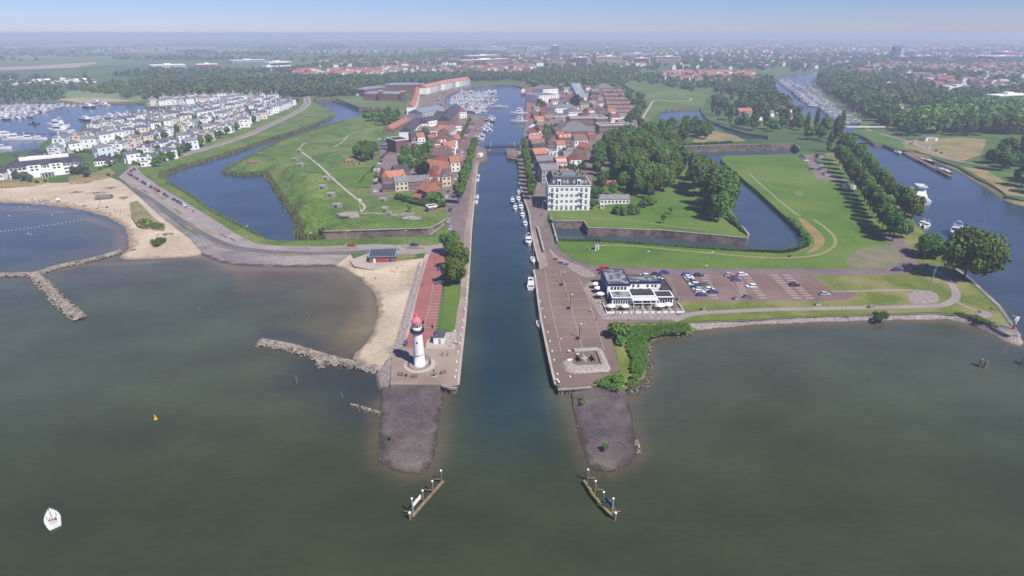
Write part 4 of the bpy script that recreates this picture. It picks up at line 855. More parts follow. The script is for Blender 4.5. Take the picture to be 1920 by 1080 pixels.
# ---- town by the quays: label, A, B, depth, h, roof, rh, wall, roofmat
H = house
G1 = 'houses along the right quay'
H('house with dark grey ridge roof directly behind the white apartment block', (1016, 343), (1047, 341), 12, 9, 'gable', 3.5, WALLG, SLATEG, group=G1, axis='x')
H('dark slate house on the right quay between apartment block and grey house', (1012, 334), (1040, 332), 10, 8, 'gable', 3.5, BRICK, SLATE, group=G1, axis='x')
H('wide house with long grey pan roof facing the right quay', (1008, 323), (1044, 321), 12, 8, 'gable', 3.5, WALLG, SLATEG, group=G1, axis='x', chim=2)
H('white fronted house with bright orange roof and dormers', (1044, 324), (1063, 323), 13, 7, 'gable', 4, WALLW, TILEO, group=G1, axis='x', dormers=4)
H('low annex with small orange roof by garden trees', (1049, 335), (1067, 334), 7, 4, 'gable', 2.5, WALLW, TILEO, group=G1, axis='x')
H('pale pink house with light tiled roof beside the green wood', (1063, 314), (1082, 312), 9, 5.5, 'gable', 3, WALLP, TILER, group=G1, axis='x')
H('house with broad orange roof on the right quay, beside white gabled house', (1003, 308), (1026, 306), 11, 8, 'gable', 4, BRICK, TILEO, group=G1, axis='x')
H('plain white rear house with flat grey roof between the orange roofs', (1029, 301), (1045, 300), 8, 7, 'flat', 1, WALLW, ROOFFLAT, group=G1)
H('house with very dark navy slate roof on the right quay', (1001, 297), (1027, 295), 10, 8, 'gable', 3.5, WALLW, SLATE, group=G1, axis='x')
H('house with brown grey roof between navy roof and orange roof', (998, 287), (1027, 285), 10, 8, 'gable', 3.5, BRICK, TILEB, group=G1, axis='x')
H('white house with orange roof nearest the bridge on the right quay', (993, 277), (1020, 276), 11, 7, 'gable', 4, WALLW, TILEO, group=G1, axis='x')
H('tall grey brick house with steep pointed gable and white windows', (1027, 287), (1039, 286), 15, 9, 'gable', 6, BRICK, TILEB, axis='y', group=G1, cols=2, rows=3)
H('small white cottage with rounded pale gable beside dark barn', (1068, 305), (1080, 304), 9, 4, 'gable', 4, WALLW, TILER, axis='y', group=G1)
H('house with orange red roof below the long grey hall', (1048, 273), (1072, 272), 10, 7, 'gable', 3.5, BRICK, TILEO, group=G1, axis='x', dormers=3)
H('white house with broad brown tiled roof beside the wood', (1077, 280), (1101, 279), 11, 8, 'gable', 4.5, WALLW, TILEB, group=G1, axis='x')
H('dark brown wooden barn at the edge of the green wood', (1082, 301), (1100, 299), 10, 5, 'gable', 4, BRICK, TILEB, axis='y', group=G1, cols=1)
H('small house with orange roof at the wood edge', (1095, 288), (1107, 286), 9, 5, 'gable', 4, BRICK, TILEO, axis='y', group=G1)
H('narrow red tiled house under the church hall wall, right end', (1103, 264), (1115, 263), 8, 5, 'gable', 3, BRICK, TILER, group=G1, axis='x')
H('low white shed with grey flat roof in the courtyard', (1052, 289), (1072, 288), 6, 4, 'flat', 1, WALLW, ROOFFLAT, group=G1, cols=3)
H('white courtyard house with blue grey roof and garden', (1061, 293), (1079, 292), 7, 5, 'hip', 2, WALLW, SLATEG, group=G1)
H('large brick hall with wide hipped grey roof and arched windows', (1047, 263), (1117, 261), 30, 8, 'hip', 8, BRICK, SLATEG, name='brick_hall', cat='hall', cols=9, rows=1, wh=2.6, chim=0)
c_ = P(1063, 250); cm = MB(); cm.box(-1.8, 1.8, -1.8, 1.8, 0, 17); cm.box(-2, 2, -2, 2, 17, 17.5)
tag(cm.build('chimney_stack', BRICKR, None, False, c_), 'square red brick chimney stack rising beside the hall roof', 'chimney')
H('front wing of long flat roofed school with white roof edge', (1123, 252), (1186, 250.5), 16, 9.5, 'flat', 1, BRICK, ROOFFLAT, name='school_building', cat='school', cols=16, rows=2, chim=0, wh=2)
H('rear wing of flat roofed school with two window rows', (1069, 237), (1119, 236.5), 14, 9.5, 'flat', 1, BRICK, ROOFFLAT, name='school_building', cat='school', cols=12, rows=2, chim=0, wh=2)
H('flat roofed middle block of school between its two wings', (1117, 237), (1139, 236.5), 28, 9.2, 'flat', 1, BRICK, ROOFFLAT, name='school_building', cat='school', cols=4, rows=2, chim=0)
H('white villa with hipped grey roof behind the school', (1066, 222), (1092, 221), 20, 8, 'hip', 4, WALLW, SLATEG, cols=7, rows=2, chim=1)
H('flat grey building complex between villa and harbour street', (1041, 228), (1067, 227), 30, 6, 'flat', 1, WALLG, ROOFFLAT, cols=6, rows=1, chim=2)
H('grey house row with ridge roof behind the white villa', (1041, 212), (1086, 210), 30, 6, 'hip', 4, WALLW, SLATEG, cols=8, rows=1, chim=3)
H('yellow house with flat brown roof among trees', (1088, 206), (1104, 206), 16, 9, 'gable', 3, WALLC, TILEB, cols=4, rows=2)
H('large white stepped apartment building at the far harbour quay', (1010, 194), (1048, 191), 36, 11, 'flat', 1, WALLW, ROOFFLAT, name='apartment_building', cat='apartments', cols=9, rows=4, chim=0)
H('upper white tier with steep grey roof of the harbour apartments', (1018, 183), (1046, 181), 30, 13, 'gable', 5, WALLW, SLATEG, name='apartment_building', cat='apartments', cols=7, rows=2, chim=0, axis='y')
its = []
for i in range(5):
    y = 193-i*5.4; its.append((H('x', (1084-i*2.4, y), (1099-i*2.2, y-1), 15, 8, 'gable', 6, WALLW, METALR, axis='x', cols=3, rows=2, chim=0, name='gabled_house'), 'white steep gabled row house with pale roof'))
label_rows(its, 'behind the dark beech', 'white gabled row', 9)
its = []
for r in range(6):
    for i in range(6):
        x = 1130+i*9.5+r*2.5; y = 178+r*8.3
        if r < 2 and i > 3: continue
        its.append((H('x', (x, y), (x+9.3, y-.15), 9.5, 6, 'gable', 3, BRICK, TILEB, axis='x', cols=2, rows=2, chim=1 if (i+r) % 2 else 0, name='row_house'), 'brown roofed brick row house'))
label_rows(its, 'above the school', 'brown row houses above the school', 6)
H('long hall with pale grey hipped roof by the pond', (1120, 173), (1152, 172), 28, 7, 'hip', 7, BRICK, SLATEG, name='hall', cat='hall', cols=9, rows=1, chim=0)
H('long white cottage with grey roof on the park lawn', (1125, 384), (1180, 382), 7, 3.6, 'gable', 2.2, WALLW, SLATEG, name='cottage', cat='cottage', cols=8, rows=1, wh=1.4, chim=1, axis='x')
H('long low shed with red brown roof under the wood', (1098, 352), (1156, 350), 4, 2.6, 'gable', 1.6, BRICKR, TILER, name='shed', cat='shed', cols=0, chim=0, axis='x')
H('white cottage with orange gable behind the big wood', (1188, 262), (1198, 261), 12, 5, 'gable', 5, WALLW, TILEO, axis='y', cols=2, rows=1)
H('grey roofed cottage among trees left of white cottage', (1196, 255), (1212, 254), 12, 5, 'gable', 4, WALLG, SLATEG, axis='x', cols=2, rows=1)
H('little white garden shed on the park lawn', (1126, 391), (1133, 391), 2.5, 2.4, 'flat', 1, WALLW, ROOFFLAT, cols=1, rows=1, chim=0, name='shed', cat='shed')
G2 = 'houses along the left quay'
H('orange roofed corner house nearest the bridge on the left quay', (835, 291), (855, 289), 10, 7, 'gable', 4, WALLW, TILEO, group=G2, axis='x')
H('red roofed house left of the orange corner house', (817, 291), (835, 290), 9, 5, 'gable', 3, WALLW, TILER, group=G2, axis='x')
H('grey brown gabled house with white side wall on the left quay', (830, 313), (852, 308), 16, 8, 'gable', 5, BRICK, TILEB, group=G2, axis='y')
H('pale terrace house with brown roof beside the grey gabled house', (838, 301), (853, 298), 12, 7, 'gable', 4, WALLC, TILEB, group=G2, axis='y')
H('tall orange roofed house with dark brick side wall on the left quay', (830, 337), (847, 332), 18, 7, 'gable', 5.5, BRICK, TILEO, group=G2, axis='y')
H('white fronted orange gable house next to dark brick side wall', (818, 346), (834, 344), 13, 6.5, 'gable', 5, WALLW, TILEO, group=G2, axis='y')
H('small orange roofed annex in the gardens behind the quay houses', (812, 327), (825, 326), 5, 3.5, 'gable', 2, BRICK, TILEO, group=G2, axis='x', chim=0)
H('steep orange gable house at the lane beside the fort lawn', (717, 345), (729, 344), 14, 4.5, 'gable', 5, BRICK, TILEO, group=G2, axis='y')
H('long orange roofed house beside steep orange gable house', (728, 344), (761, 340), 9, 4, 'gable', 4, BRICK, TILEO, group=G2, axis='x')
H('dark roofed house with skylights under the dark beech', (741, 333), (769, 330), 9, 4, 'gable', 4, BRICK, SLATE, group=G2, axis='x')
H('cream house with grey roof in the lane row', (742, 359), (766, 357), 9, 6.5, 'gable', 3, WALLC, SLATEG, group=G2, axis='x', chim=1)
H('long grey terrace with grey roof and two chimneys', (766, 356), (807, 354), 9, 5.5, 'gable', 3.5, BRICK, SLATEG, group=G2, axis='x', chim=2, cols=10)
H('low dark slate shed at the end of the lane row', (717, 361), (741, 360), 7, 2.8, 'gable', 2, BRICK, SLATE, group=G2, axis='x', cols=0, chim=0)
H('large house with orange gable roof and ivy covered wall', (801, 379), (829, 374), 12, 6.5, 'gable', 5.5, BRICK, TILEO, group=G2, axis='y', cols=3, rows=2)
H('small orange roofed garden shed left of the ivy house', (784, 365), (794, 364), 4, 2.6, 'gable', 1.5, BRICK, TILEO, axis='x', cols=1, rows=1, chim=0, name='shed', cat='shed')
H('brown lean shed with orange roof in the garden', (786, 378), (797, 374), 5, 2.4, 'gable', 1.8, BRICK, TILER, axis='y', cols=0, chim=0, name='shed', cat='shed')
H('flat roofed small brick building on the lawn beside the hedge', (804, 398), (820, 397), 4.5, 3.6, 'flat', 1, BRICK, ROOFDARK, cols=2, rows=1, chim=0, name='transformer_hut', cat='hut')
H('long low building with orange roof and dark wall openings', (736, 251), (769, 233), 9.5, 4.5, 'gable', 4, BRICK, TILEO, axis='x', cols=12, rows=1, chim=0, wh=2.4, name='barracks', cat='building')
H('long white building with dark slate roof behind brick block', (775, 261), (793, 240), 14, 7.5, 'gable', 5, WALLW, SLATE, axis='x', cols=9, rows=2, chim=1, name='museum_building', cat='building')
H('curved white wing with slate roof facing the brown flat roof', (794, 240), (838, 232), 14, 6.5, 'gable', 4, WALLW, SLATE, axis='x', cols=10, rows=1, chim=0, name='museum_building', cat='building')
H('tall white gabled end house with two windows by the harbour', (831, 231), (842, 229), 14, 9, 'gable', 4, WALLW, SLATE, axis='y', cols=1, rows=2, chim=0, name='museum_building', cat='building')
H('long dark slate warehouse along the harbour quay', (846, 243), (866, 216), 15, 10, 'gable', 5, BRICK, SLATE, axis='x', cols=9, rows=2, chim=0, name='warehouse', cat='warehouse')
H('grey metal roofed boat hall behind the curved white wing', (793, 221), (834, 212), 22, 6, 'gable', 4, WALLG, METALR, axis='x', cols=6, rows=1, chim=0, name='boat_hall', cat='hall')
H('wide brown flat roofed store between trees and street', (806, 257), (840, 252), 40, 5, 'flat', 1, BRICK, TILEB, cols=8, rows=1, chim=0, name='store', cat='store')
H('three storey red brick block with flat dark roof', (743, 287), (767, 284), 18, 11, 'flat', 1, BRICKR, ROOFDARK, cols=3, rows=2, chim=0, name='office_block', cat='building')
H('open shelter with small orange roof beside the brown store', (805, 268), (816, 267), 8, 5, 'gable', 2, WOOD, TILEO, axis='x', cols=1, rows=1, chim=0, name='shelter', cat='shelter')
H('pale flat roofed pavilion between trees and brick block', (776, 277), (800, 275), 8, 3.6, 'flat', 1, WALLG, ROOFFLAT, cols=6, rows=1, chim=0, name='pavilion', cat='pavilion')
H('white house with brown roof on the shopping street', (843, 262), (857, 253), 12, 7, 'gable', 4, WALLW, TILEB, group=G2, axis='x')
H('orange roofed street house with white gable by the harbour street', (838, 256), (850, 250), 12, 6, 'gable', 4, WALLW, TILEO, group=G2, axis='y')
its = []
for (x, y, w_, a_, rf_, wl_) in [(1008, 246, 14, 0, TILEB, BRICK), (1032, 240, 9, 0, SLATEG, WALLW), (1022, 232, 12, 0, TILEB, BRICK), (1004, 236, 10, 0, TILEO, WALLW), (1030, 222, 10, 0, SLATEG, WALLG), (1015, 222, 9, 0, TILER, BRICK), (1056, 192, 14, 0, TILER, BRICK), (1064, 184, 12, 0, TILEB, BRICK), (1058, 176, 14, 0, SLATEG, WALLW), (1072, 172, 12, 0, TILEO, WALLW), (1100, 182, 12, 0, TILEB, WALLW), (1108, 192, 14, 0, TILER, BRICK), (1106, 204, 10, 0, SLATEG, WALLG), (1112, 214, 14, 0, TILEB, BRICK), (1100, 216, 10, 0, TILEO, WALLW), (1098, 170, 12, 0, TILER, WALLW), (1110, 178, 12, 0, SLATEG, BRICK), (1040, 253, 8, 0, SLATE, WALLG), (996, 252, 9, 0, WALLW, WALLW), (994, 262, 8, 0, TILER, WALLW), (1044, 283, 8, 0, TILEO, WALLW), (1070, 318, 8, 0, TILER, WALLW), (1058, 310, 7, 0, SLATEG, WALLW), (1014, 214, 8, 0, TILEB, BRICK), (1126, 224, 14, 0, TILEB, BRICK), (1146, 230, 12, 0, TILER, WALLW), (1052, 203, 12, 0, SLATEG, WALLW), (1000, 222, 9, 0, TILEB, BRICK), (1002, 214, 8, 0, SLATEG, WALLW), (1026, 208, 9, 0, TILER, WALLW), (1034, 200, 9, 0, TILEB, WALLW), (1096, 228, 9, 0, TILER, BRICK), (1108, 230, 10, 0, SLATEG, WALLW), (1118, 212, 9, 0, TILEB, WALLW), (1122, 202, 9, 0, TILER, WALLW), (1120, 192, 9, 0, SLATEG, WALLG), (1122, 184, 9, 0, TILEB, BRICK), (1088, 178, 10, 0, TILEB, BRICK), (1052, 168, 11, 0, TILEB, BRICK), (1140, 222, 9, 0, TILEO, WALLW), (1160, 240, 8, 0, TILEB, BRICK), (1162, 228, 9, 0, SLATEG, WALLW), (1036, 246, 8, 0, TILER, WALLW), (1042, 236, 8, 0, SLATEG, BRICK), (1010, 256, 7, 0, TILEO, WALLW), (1030, 276, 6, 0, SLATEG, WALLW), (1044, 270, 7, 0, TILER, WALLW)]:
    k_ = at_scale(y); its.append((H('x', (x, y), (x+w_*k_, y-.6), 11, random.uniform(5, 8), 'gable', 3.5, wl_, rf_, axis=random.choice('xy'), name='town_house'), {TILEB: 'brown roofed house', SLATEG: 'grey roofed house', TILEO: 'orange roofed house', TILER: 'red roofed house', SLATE: 'slate roofed house', WALLW: 'white roofed shed'}[rf_]))
label_rows(its, 'among the harbour town streets', 'houses in the harbour town streets', 7)
its = []
for (x, y, w_, rf_, wl_) in [(822, 274, 10, TILER, WALLW), (826, 264, 9, TILEB, BRICK), (812, 281, 8, TILEB, WALLW), (846, 272, 9, TILEO, BRICK), (842, 280, 8, TILEB, WALLW), (852, 246, 8, TILER, WALLW), (846, 322, 7, TILEO, WALLW), (852, 316, 7, TILEB, BRICK), (820, 318, 7, TILER, WALLW), (812, 306, 6, SLATEG, WALLW), (806, 352, 7, TILER, WALLW), (812, 362, 6, TILEO, BRICK), (790, 246, 9, SLATE, WALLW), (772, 268, 8, SLATE, BRICK), (862, 222, 9, TILER, WALLW), (845, 246, 8, TILEB, WALLC), (784, 268, 7, TILEO, WALLW), (830, 350, 6, SLATEG, WALLC)]:
    k_ = at_scale(y); its.append((H('x', (x, y), (x+w_*k_, y-1.2), 10, random.uniform(5, 8), 'gable', 3.8, wl_, rf_, axis=random.choice('xy'), name='town_house'), {TILEB: 'brown roofed house', SLATEG: 'grey roofed house', TILEO: 'orange roofed house', TILER: 'red roofed house', SLATE: 'slate roofed house'}[rf_]))
label_rows(its, 'in the left quay streets', 'houses in the left quay streets', 6)
# brick apartments with metal roofs
H('front brick apartment range with pale metal roof by the bastion', (683, 188), (757, 188.5), 16, 10, 'hip', 3, BRICKR, METALR, cols=16, rows=3, chim=0, name='apartment_building', cat='apartments')
H('left brick apartment range with pale metal roof by the wood', (684, 181), (725, 176), 20, 11, 'hip', 3, BRICKR, METALR, cols=9, rows=3, chim=0, name='apartment_building', cat='apartments')
H('rear brick apartment range with pale metal roof', (726, 175), (792, 174), 20, 14, 'hip', 3, BRICKR, METALR, cols=14, rows=4, chim=0, name='apartment_building', cat='apartments')
for i, (A, B) in enumerate((((752, 189), (759, 189)), ((711, 189), (717, 189)), ((787, 175), (795, 175)))):
    H(['brick stair tower at the right end of the front apartment range', 'brick stair tower in the middle of the front apartment range', 'brick stair tower at the right end of the rear range'][i], A, B, 8, 14+i, 'flat', 1, BRICKR, ROOFDARK, cols=1, rows=3, chim=0, name='stair_tower', cat='tower')
its = []; cols_ = [WALLW, WALLC, WALLB, WALLG]; cn = ['white', 'cream', 'pale blue', 'grey']
for i in range(12):
    t0, t1 = i/12, (i+1)/12
    f = lambda t: (800+82*t, 177-17.5*t-3.5*math.sin(t*math.pi)*0.5)
    its.append((H('x', f(t0), f(t1), 13, 11, 'gable', 5, cols_[i % 4], TILEO, axis='x', cols=2, rows=3, chim=0, name='terraced_house', dormers=1), f'{cn[i % 4]} terraced house'))
label_rows(its, 'in the long orange-roofed marina row', 'orange roofed terrace along the marina', 12)
its = []
for i in range(7):
    t0, t1 = i/7, (i+1)/7
    f = lambda t: (776+12*t**.6, 214-38*t)
    its.append((H('x', f(t0), f(t1), 9, 9, 'gable', 4, cols_[i % 2], TILEO, axis='x', cols=2, rows=2, chim=0, name='terraced_house'), f'{cn[i % 2]} terraced house'))
label_rows(its, 'in the curved orange-roofed row', 'curved orange roofed terrace', 12)
# ---- beach hotel
def hotel():
    c, rz, w = frame_of((20, 337), (162, 322)); t = thing('beach_hotel', 'long white beach hotel with dark roof and two pediment gables', 'hotel', c, rz); h = 8.4; d = 18
    m = MB(); m.box(-w/2, w/2, 0, d, -.5, h); m.build('wall', WALLW, t)
    m = MB(); m.hip(-w/2, w/2, 0, d, h, 5.2, .6); ro = m.build('roof', SLATE, t)
    m = MB(); m.box(-w/2+8, w/2-8, 5.5, 6.3, h+3.3, h+4.9); m.box(-w/2+8, w/2-8, 6.3, 8.8, h+3.3, h+5.4); m.build('roof_trim', W_, ro)
    windows(t, w-2, .2, h-.2, 18, 3, ww=2.0, hh=1.3, skip=[(i, 1) for i in ()])
    for x in (-7.4, 5.8):
        g = MB(); g.box(x-4.2, x+4.2, -1.5, 4, -.3, h+1.0); g.poly([(x-4.4, -1.5, h+1.0), (x+4.4, -1.5, h+1.0), (x, -1.5, h+3.2)]); o = g.build('gable_bay', WALLW, t)
        g = MB(); g.gable(x-4.2, x+4.2, -1.5, 7, h+1.0, 2.3, 'y', .4); g.build('roof', SLATE, o)
        for z in (5.6, 7.6):
            for k in (-1.4, 1.4): 
                g = MB(); g.box(x+k-.9, x+k+.9, -1.58, -1.45, z-.5, z+.7); g.build('window', GLASS, o)
    p = MB(); p.box(-4.5, 3.5, -4.5, 0, 3.0, 3.5)
    for x in (-4.2, -2.4, -.5, 1.4, 3.2): p.box(x-.18, x+.18, -4.4, -4.04, -.2, 3.0)
    p.build('portico', W_, t)
    p = MB(); p.gable(-4.5, 3.5, -4.5, 0, 3.5, 1.2, 'y', .3); p.build('portico_roof', W_, t)
hotel()
H('small white hotel annex with dark roof right of the beach hotel', (178, 312), (212, 309), 14, 4, 'hip', 3.5, WALLW, SLATE, cols=6, rows=1, chim=0, name='hotel_annex', cat='building')
H('white annex with dark roof at the left edge by the hotel', (-18, 338), (8, 337), 14, 5, 'hip', 4, WALLW, SLATE, cols=4, rows=1, chim=0, name='hotel_annex', cat='building')
H('dark roofed pavilion behind the beach hotel', (52, 301), (80, 299), 14, 4, 'hip', 4, WALLW, SLATE, cols=5, rows=1, chim=0, name='hotel_annex', cat='building')
# ---- marina village
VCREAM = M('village_cream', (.76, .70, .56, 1), (.7, .64, .5, 1), .4); VBLUE = M('village_blue', (.70, .75, .80, 1), (.64, .69, .75, 1), .4); VPINK = M('village_pink', (.78, .66, .58, 1), (.74, .6, .54, 1), .4); VSL = M('village_slate', S(122, 120, 132), S(104, 102, 114), .5, rand=.12)
def village():
    protos = {}
    def proto(wn, wall, rn, rf, k):
        t = thing('village_house', 'x', 'house'); w, d, h = [(9.5, 8.5, 7.4), (8, 10, 7.8), (11, 8.5, 7.0)][k]
        m = MB(); m.box(-w/2, w/2, 0, d, -.4, h); m.box(-w/2+1, -w/2+w*.5, -1.6, 0, -.4, h*.5); m.box(w*.1, w*.42, -1.2, 0, 0, h)
        m.build('wall', wall, t)
        m = MB(); m.hip(-w/2, w/2, 0, d, h, 2.2, .35, mt=0); m.gable(w*.1, w*.42, -1.2, d*.4, h, 1.9, 'y', .25, 0, 1); m.hip(-w/2+1, -w/2+w*.5, -1.6, .2, h*.5, .7, .2)
        ro = m.build('roof', [rf, wall], t)
        c = MB(); c.box(-w*.2, -w*.2+.7, d*.6, d*.6+.7, h+1.2, h+3.6); c.build('chimney', wall, ro)
        for x, y, z in ((-w*.25, 0, h*.72), (w*.26, -1.2, h*.72), (w*.26, -1.2, h*.25), (-w*.25, -1.6, h*.2)):
            g = MB(); g.box(x-.75, x+.75, y-.06, y+.03, z-.6, z+.7); g.build('window', GLASS, t)
        for s_ in (-1, 1):
            for yy in (d*.28, d*.7):
                for z in (h*.25, h*.72): g = MB(); g.box(s_*w/2-.06, s_*w/2+.06, yy-.6, yy+.6, z-.6, z+.7); g.build('window', GLASS, t)
        return Proto(t)
    WL = [('white', WALLW), ('white', WALLW), ('white', WALLW), ('white', WALLW), ('white', WALLW), ('cream', VCREAM), ('white', WALLW), ('pale blue', VBLUE), ('white', WALLW), ('pale blue', VBLUE), ('pink', VPINK)]
    RF = [('dark', VSL), ('grey', SLATEG), ('dark', VSL), ('grey', SLATEG)]
    rows = [((262, 318), (548, 196), 19, 'in the row along the dike'), ((222, 312), (530, 196), 18, 'in the second row from the dike'), ((170, 300), (512, 193), 19, 'in the third row from the dike'), ((84, 297), (490, 192), 22, 'in the fourth row from the dike'), ((100, 281), (455, 193), 19, 'in the fifth row from the dike'),
            ((150, 265), (425, 196), 15, 'in the sixth row from the dike'), ((160, 250), (380, 205), 12, 'on the peninsula quay'), ((275, 199), (520, 186), 19, 'in the back row beyond the harbour'), ((300, 192), (470, 183), 12, 'in the hindmost row beyond the harbour')]
    k = 0
    for (A, B, n, where) in rows:
        a, b = G(*A), G(*B); dr = (b-a); rz = math.atan2(dr.y, dr.x)
        for i in range(n):
            t = (i+.5)/n; p = a.lerp(b, t)+Vector((random.uniform(-1.5, 1.5), random.uniform(-2.5, 2.5), 0)); k += 1
            wn, wm = WL[random.randrange(len(WL))]; rn, rm = RF[random.randrange(4)]; v = random.randrange(3); key = (wn, rn, v)
            if key not in protos: protos[key] = proto(wn, wm, rn, rm, v)
            ang = random.choice([-.35, -.2, .1, -.6, .25, -1.2])
            o = protos[key].put((p.x, p.y, LAND), ang, random.uniform(1.0, 1.2), f'{wn} {rn}-roofed house {where}, {ordn(i)} from left', 'houses of the marina village')
village()
# ---- large blocks far off in town
def slab(label, A, B, d, h, wall, bands=0, name='apartment_slab', cat='apartments', top=None):
    c, rz, w = frame_of(A, B); t = thing(name, label, cat, c, rz)
    m = MB(); m.box(-w/2, w/2, 0, d, 0, h); m.build('wall', wall, t)
    for k in range(bands):
        z = h*(k+.3)/bands; g = MB(); g.box(-w/2+1, w/2-1, -.3, .2, z, z+h/bands*.5); g.build('window', GLASS, t)
    m = MB(); m.box(-w/2-.4, w/2+.4, -.4, d+.4, h, h+.8); m.box(-w*.1, w*.1, d*.3, d*.7, h+.8, h+4); m.build('roof', WALLW, t)
    return t
slab('long pale apartment slab left of the two long slabs in town', (1118, 123.5), (1166, 123), 18, 28, WALLC, 7)
slab('long pale apartment slab at the right of the town centre', (1229, 124), (1275, 124), 18, 28, WALLC, 7)
slab('dark end apartment block with red side in the town centre', (1077, 124), (1100, 124), 25, 26, BRICKR, 6)
slab('dark apartment block with red end between the long slabs', (1190, 123), (1216, 123), 30, 22, BRICKR, 5)
slab('tall dark tower block in the town centre', (1033, 120), (1048, 120), 20, 58, WALLG, 12, 'tower_block', 'tower')
slab('distant pale slab behind the red houses', (905, 97), (948, 97), 18, 26, WALLW, 6)
slab('distant pale slab left of the tower block', (989, 97), (1028, 97), 18, 24, WALLW, 6)
slab('long pale row behind the town centre slabs', (1165, 108), (1225, 108), 20, 16, WALLW, 3)
for i, (x, l) in enumerate(((1697, 'dark flats with red end wall right of the round tower, leftmost'), (1727, 'dark flats with red end wall right of the round tower, middle'), (1744, 'dark flats with red end wall right of the round tower, rightmost'))):
    slab(l, (x-12, 117-i*.5), (x+4, 117-i*.5), 30, 20, BRICKR, 4)
slab('long red brick hall complex at the far right', (1862, 117), (1908, 116), 60, 20, BRICKR, 3, 'brick_complex', 'building')
slab('red building complex at the far right town edge', (1876, 113), (1900, 112.5), 40, 30, TILER, 0, 'brick_complex', 'building')
slab('red apartment terraces behind the harbour wood', (868, 122), (955, 118), 30, 14, TILER, 3)
slab('orange red apartment terraces in front of the pale slab', (880, 113), (940, 110), 40, 15, TILER, 0)
slab('long white modern block at the right edge above the wood', (1868, 199), (1925, 196), 20, 14, WALLW, 3)
slab('white factory hall beside the left wood', (506, 126), (546, 124), 40, 14, WALLW, 1, 'factory_hall', 'hall')
slab('white low hall left of the factory hall', (497, 131), (520, 130), 30, 8, WALLW, 1, 'factory_hall', 'hall')
slab('large pale distribution hall beyond the fields', (285, 130), (350, 128), 60, 10, WALLG, 0, 'factory_hall', 'hall')
slab('red brown hall next to the distribution hall', (370, 128), (410, 127), 50, 10, BRICKR, 0, 'factory_hall', 'hall')
slab('long blue grey hall behind the trees', (435, 119), (500, 117), 50, 9, METALR, 0, 'factory_hall', 'hall')
def dome_tower():
    c, rz, w = frame_of((1673, 115), (1690, 115)); t = thing('round_top_tower', 'tall blue glass tower with curved turquoise roof at the right', 'tower', c, rz)
    m = MB(); m.box(-w/2, w*.2, 0, 22, 0, 48); m.build('glass_facade', M('tower_glass', S(90, 120, 165), S(80, 110, 150), .3, .3), t)
    m = MB(); m.box(w*.2, w/2, 0, 22, 0, 46); m.build('side_facade', WALLC, t)
    m = MB(); n = 10; pr = [(w*.06+(-.56*w)*math.cos(math.pi*i/n), 48+9*math.sin(math.pi*i/n)) for i in range(n+1)]
    m.loft([[(x, y, z) for x, z in pr] for y in (-.5, 22.5)]); m.build('roof', M('turquoise_roof', S(110, 190, 195), S(100, 175, 180), .3, .5), t)
dome_tower()
# ================================================================ boats
def hull(L, B, fb, m=0, mb=None, sheer=.35, fine=1.0, stern=.8, deck_m=1):
    """a boat hull along +y (bow), waterline at z=0"""
    mb = mb or MB(); secs = []; n = 11
    for i in range(n):
        t = i/(n-1); y = -L/2+L*t
        w = B/2*(stern+(1-stern)*min(1, t/.35)) if t < .35 else B/2*(1-((t-.35)/.65)**(1.9*fine))
        w = max(w, .03); z = fb*(1+sheer*max(0, t-.3)**1.5*1.4)
        bot = -.3 if t < .85 else -.3+.3*(t-.85)/.15
        secs.append([(-w, y, z), (-w*.92, y, z*.45), (-w*.75, y-(0 if t < .9 else .1), bot), (w*.75, y-(0 if t < .9 else .1), bot), (w*.92, y, z*.45), (w, y, z)])
    k = len(mb.v)
    mb.loft(secs, m)
    return mb, secs
HULLW = M('gelcoat_white', (.74, .75, .76, 1), (.66, .67, .68, 1), .5, .3, spec=.5, obj=True)
HULLB = M('navy_hull', (.015, .03, .09, 1), None, rough=.3)
HULLK = M('black_hull', (.02, .022, .025, 1), None, rough=.4)
HULLR = M('red_hull', (.35, .03, .03, 1), None, rough=.4)
TEAK = M('teak_deck', S(205, 180, 150), S(188, 162, 132), 2.0, .8, obj=True)
SAILC = M('blue_canvas', (.03, .08, .28, 1), (.02, .06, .22, 1), 1, obj=True)
SAILW = M('pale_canvas', (.62, .6, .55, 1), (.55, .53, .48, 1), 1, obj=True)
def deck_poly(secs, z=.02, k=.92):
    l = [(s[0][0]*k, s[0][1], s[0][2]+z) for s in secs]; r = [(s[-1][0]*k, s[-1][1], s[-1][2]+z) for s in secs]
    return l, r
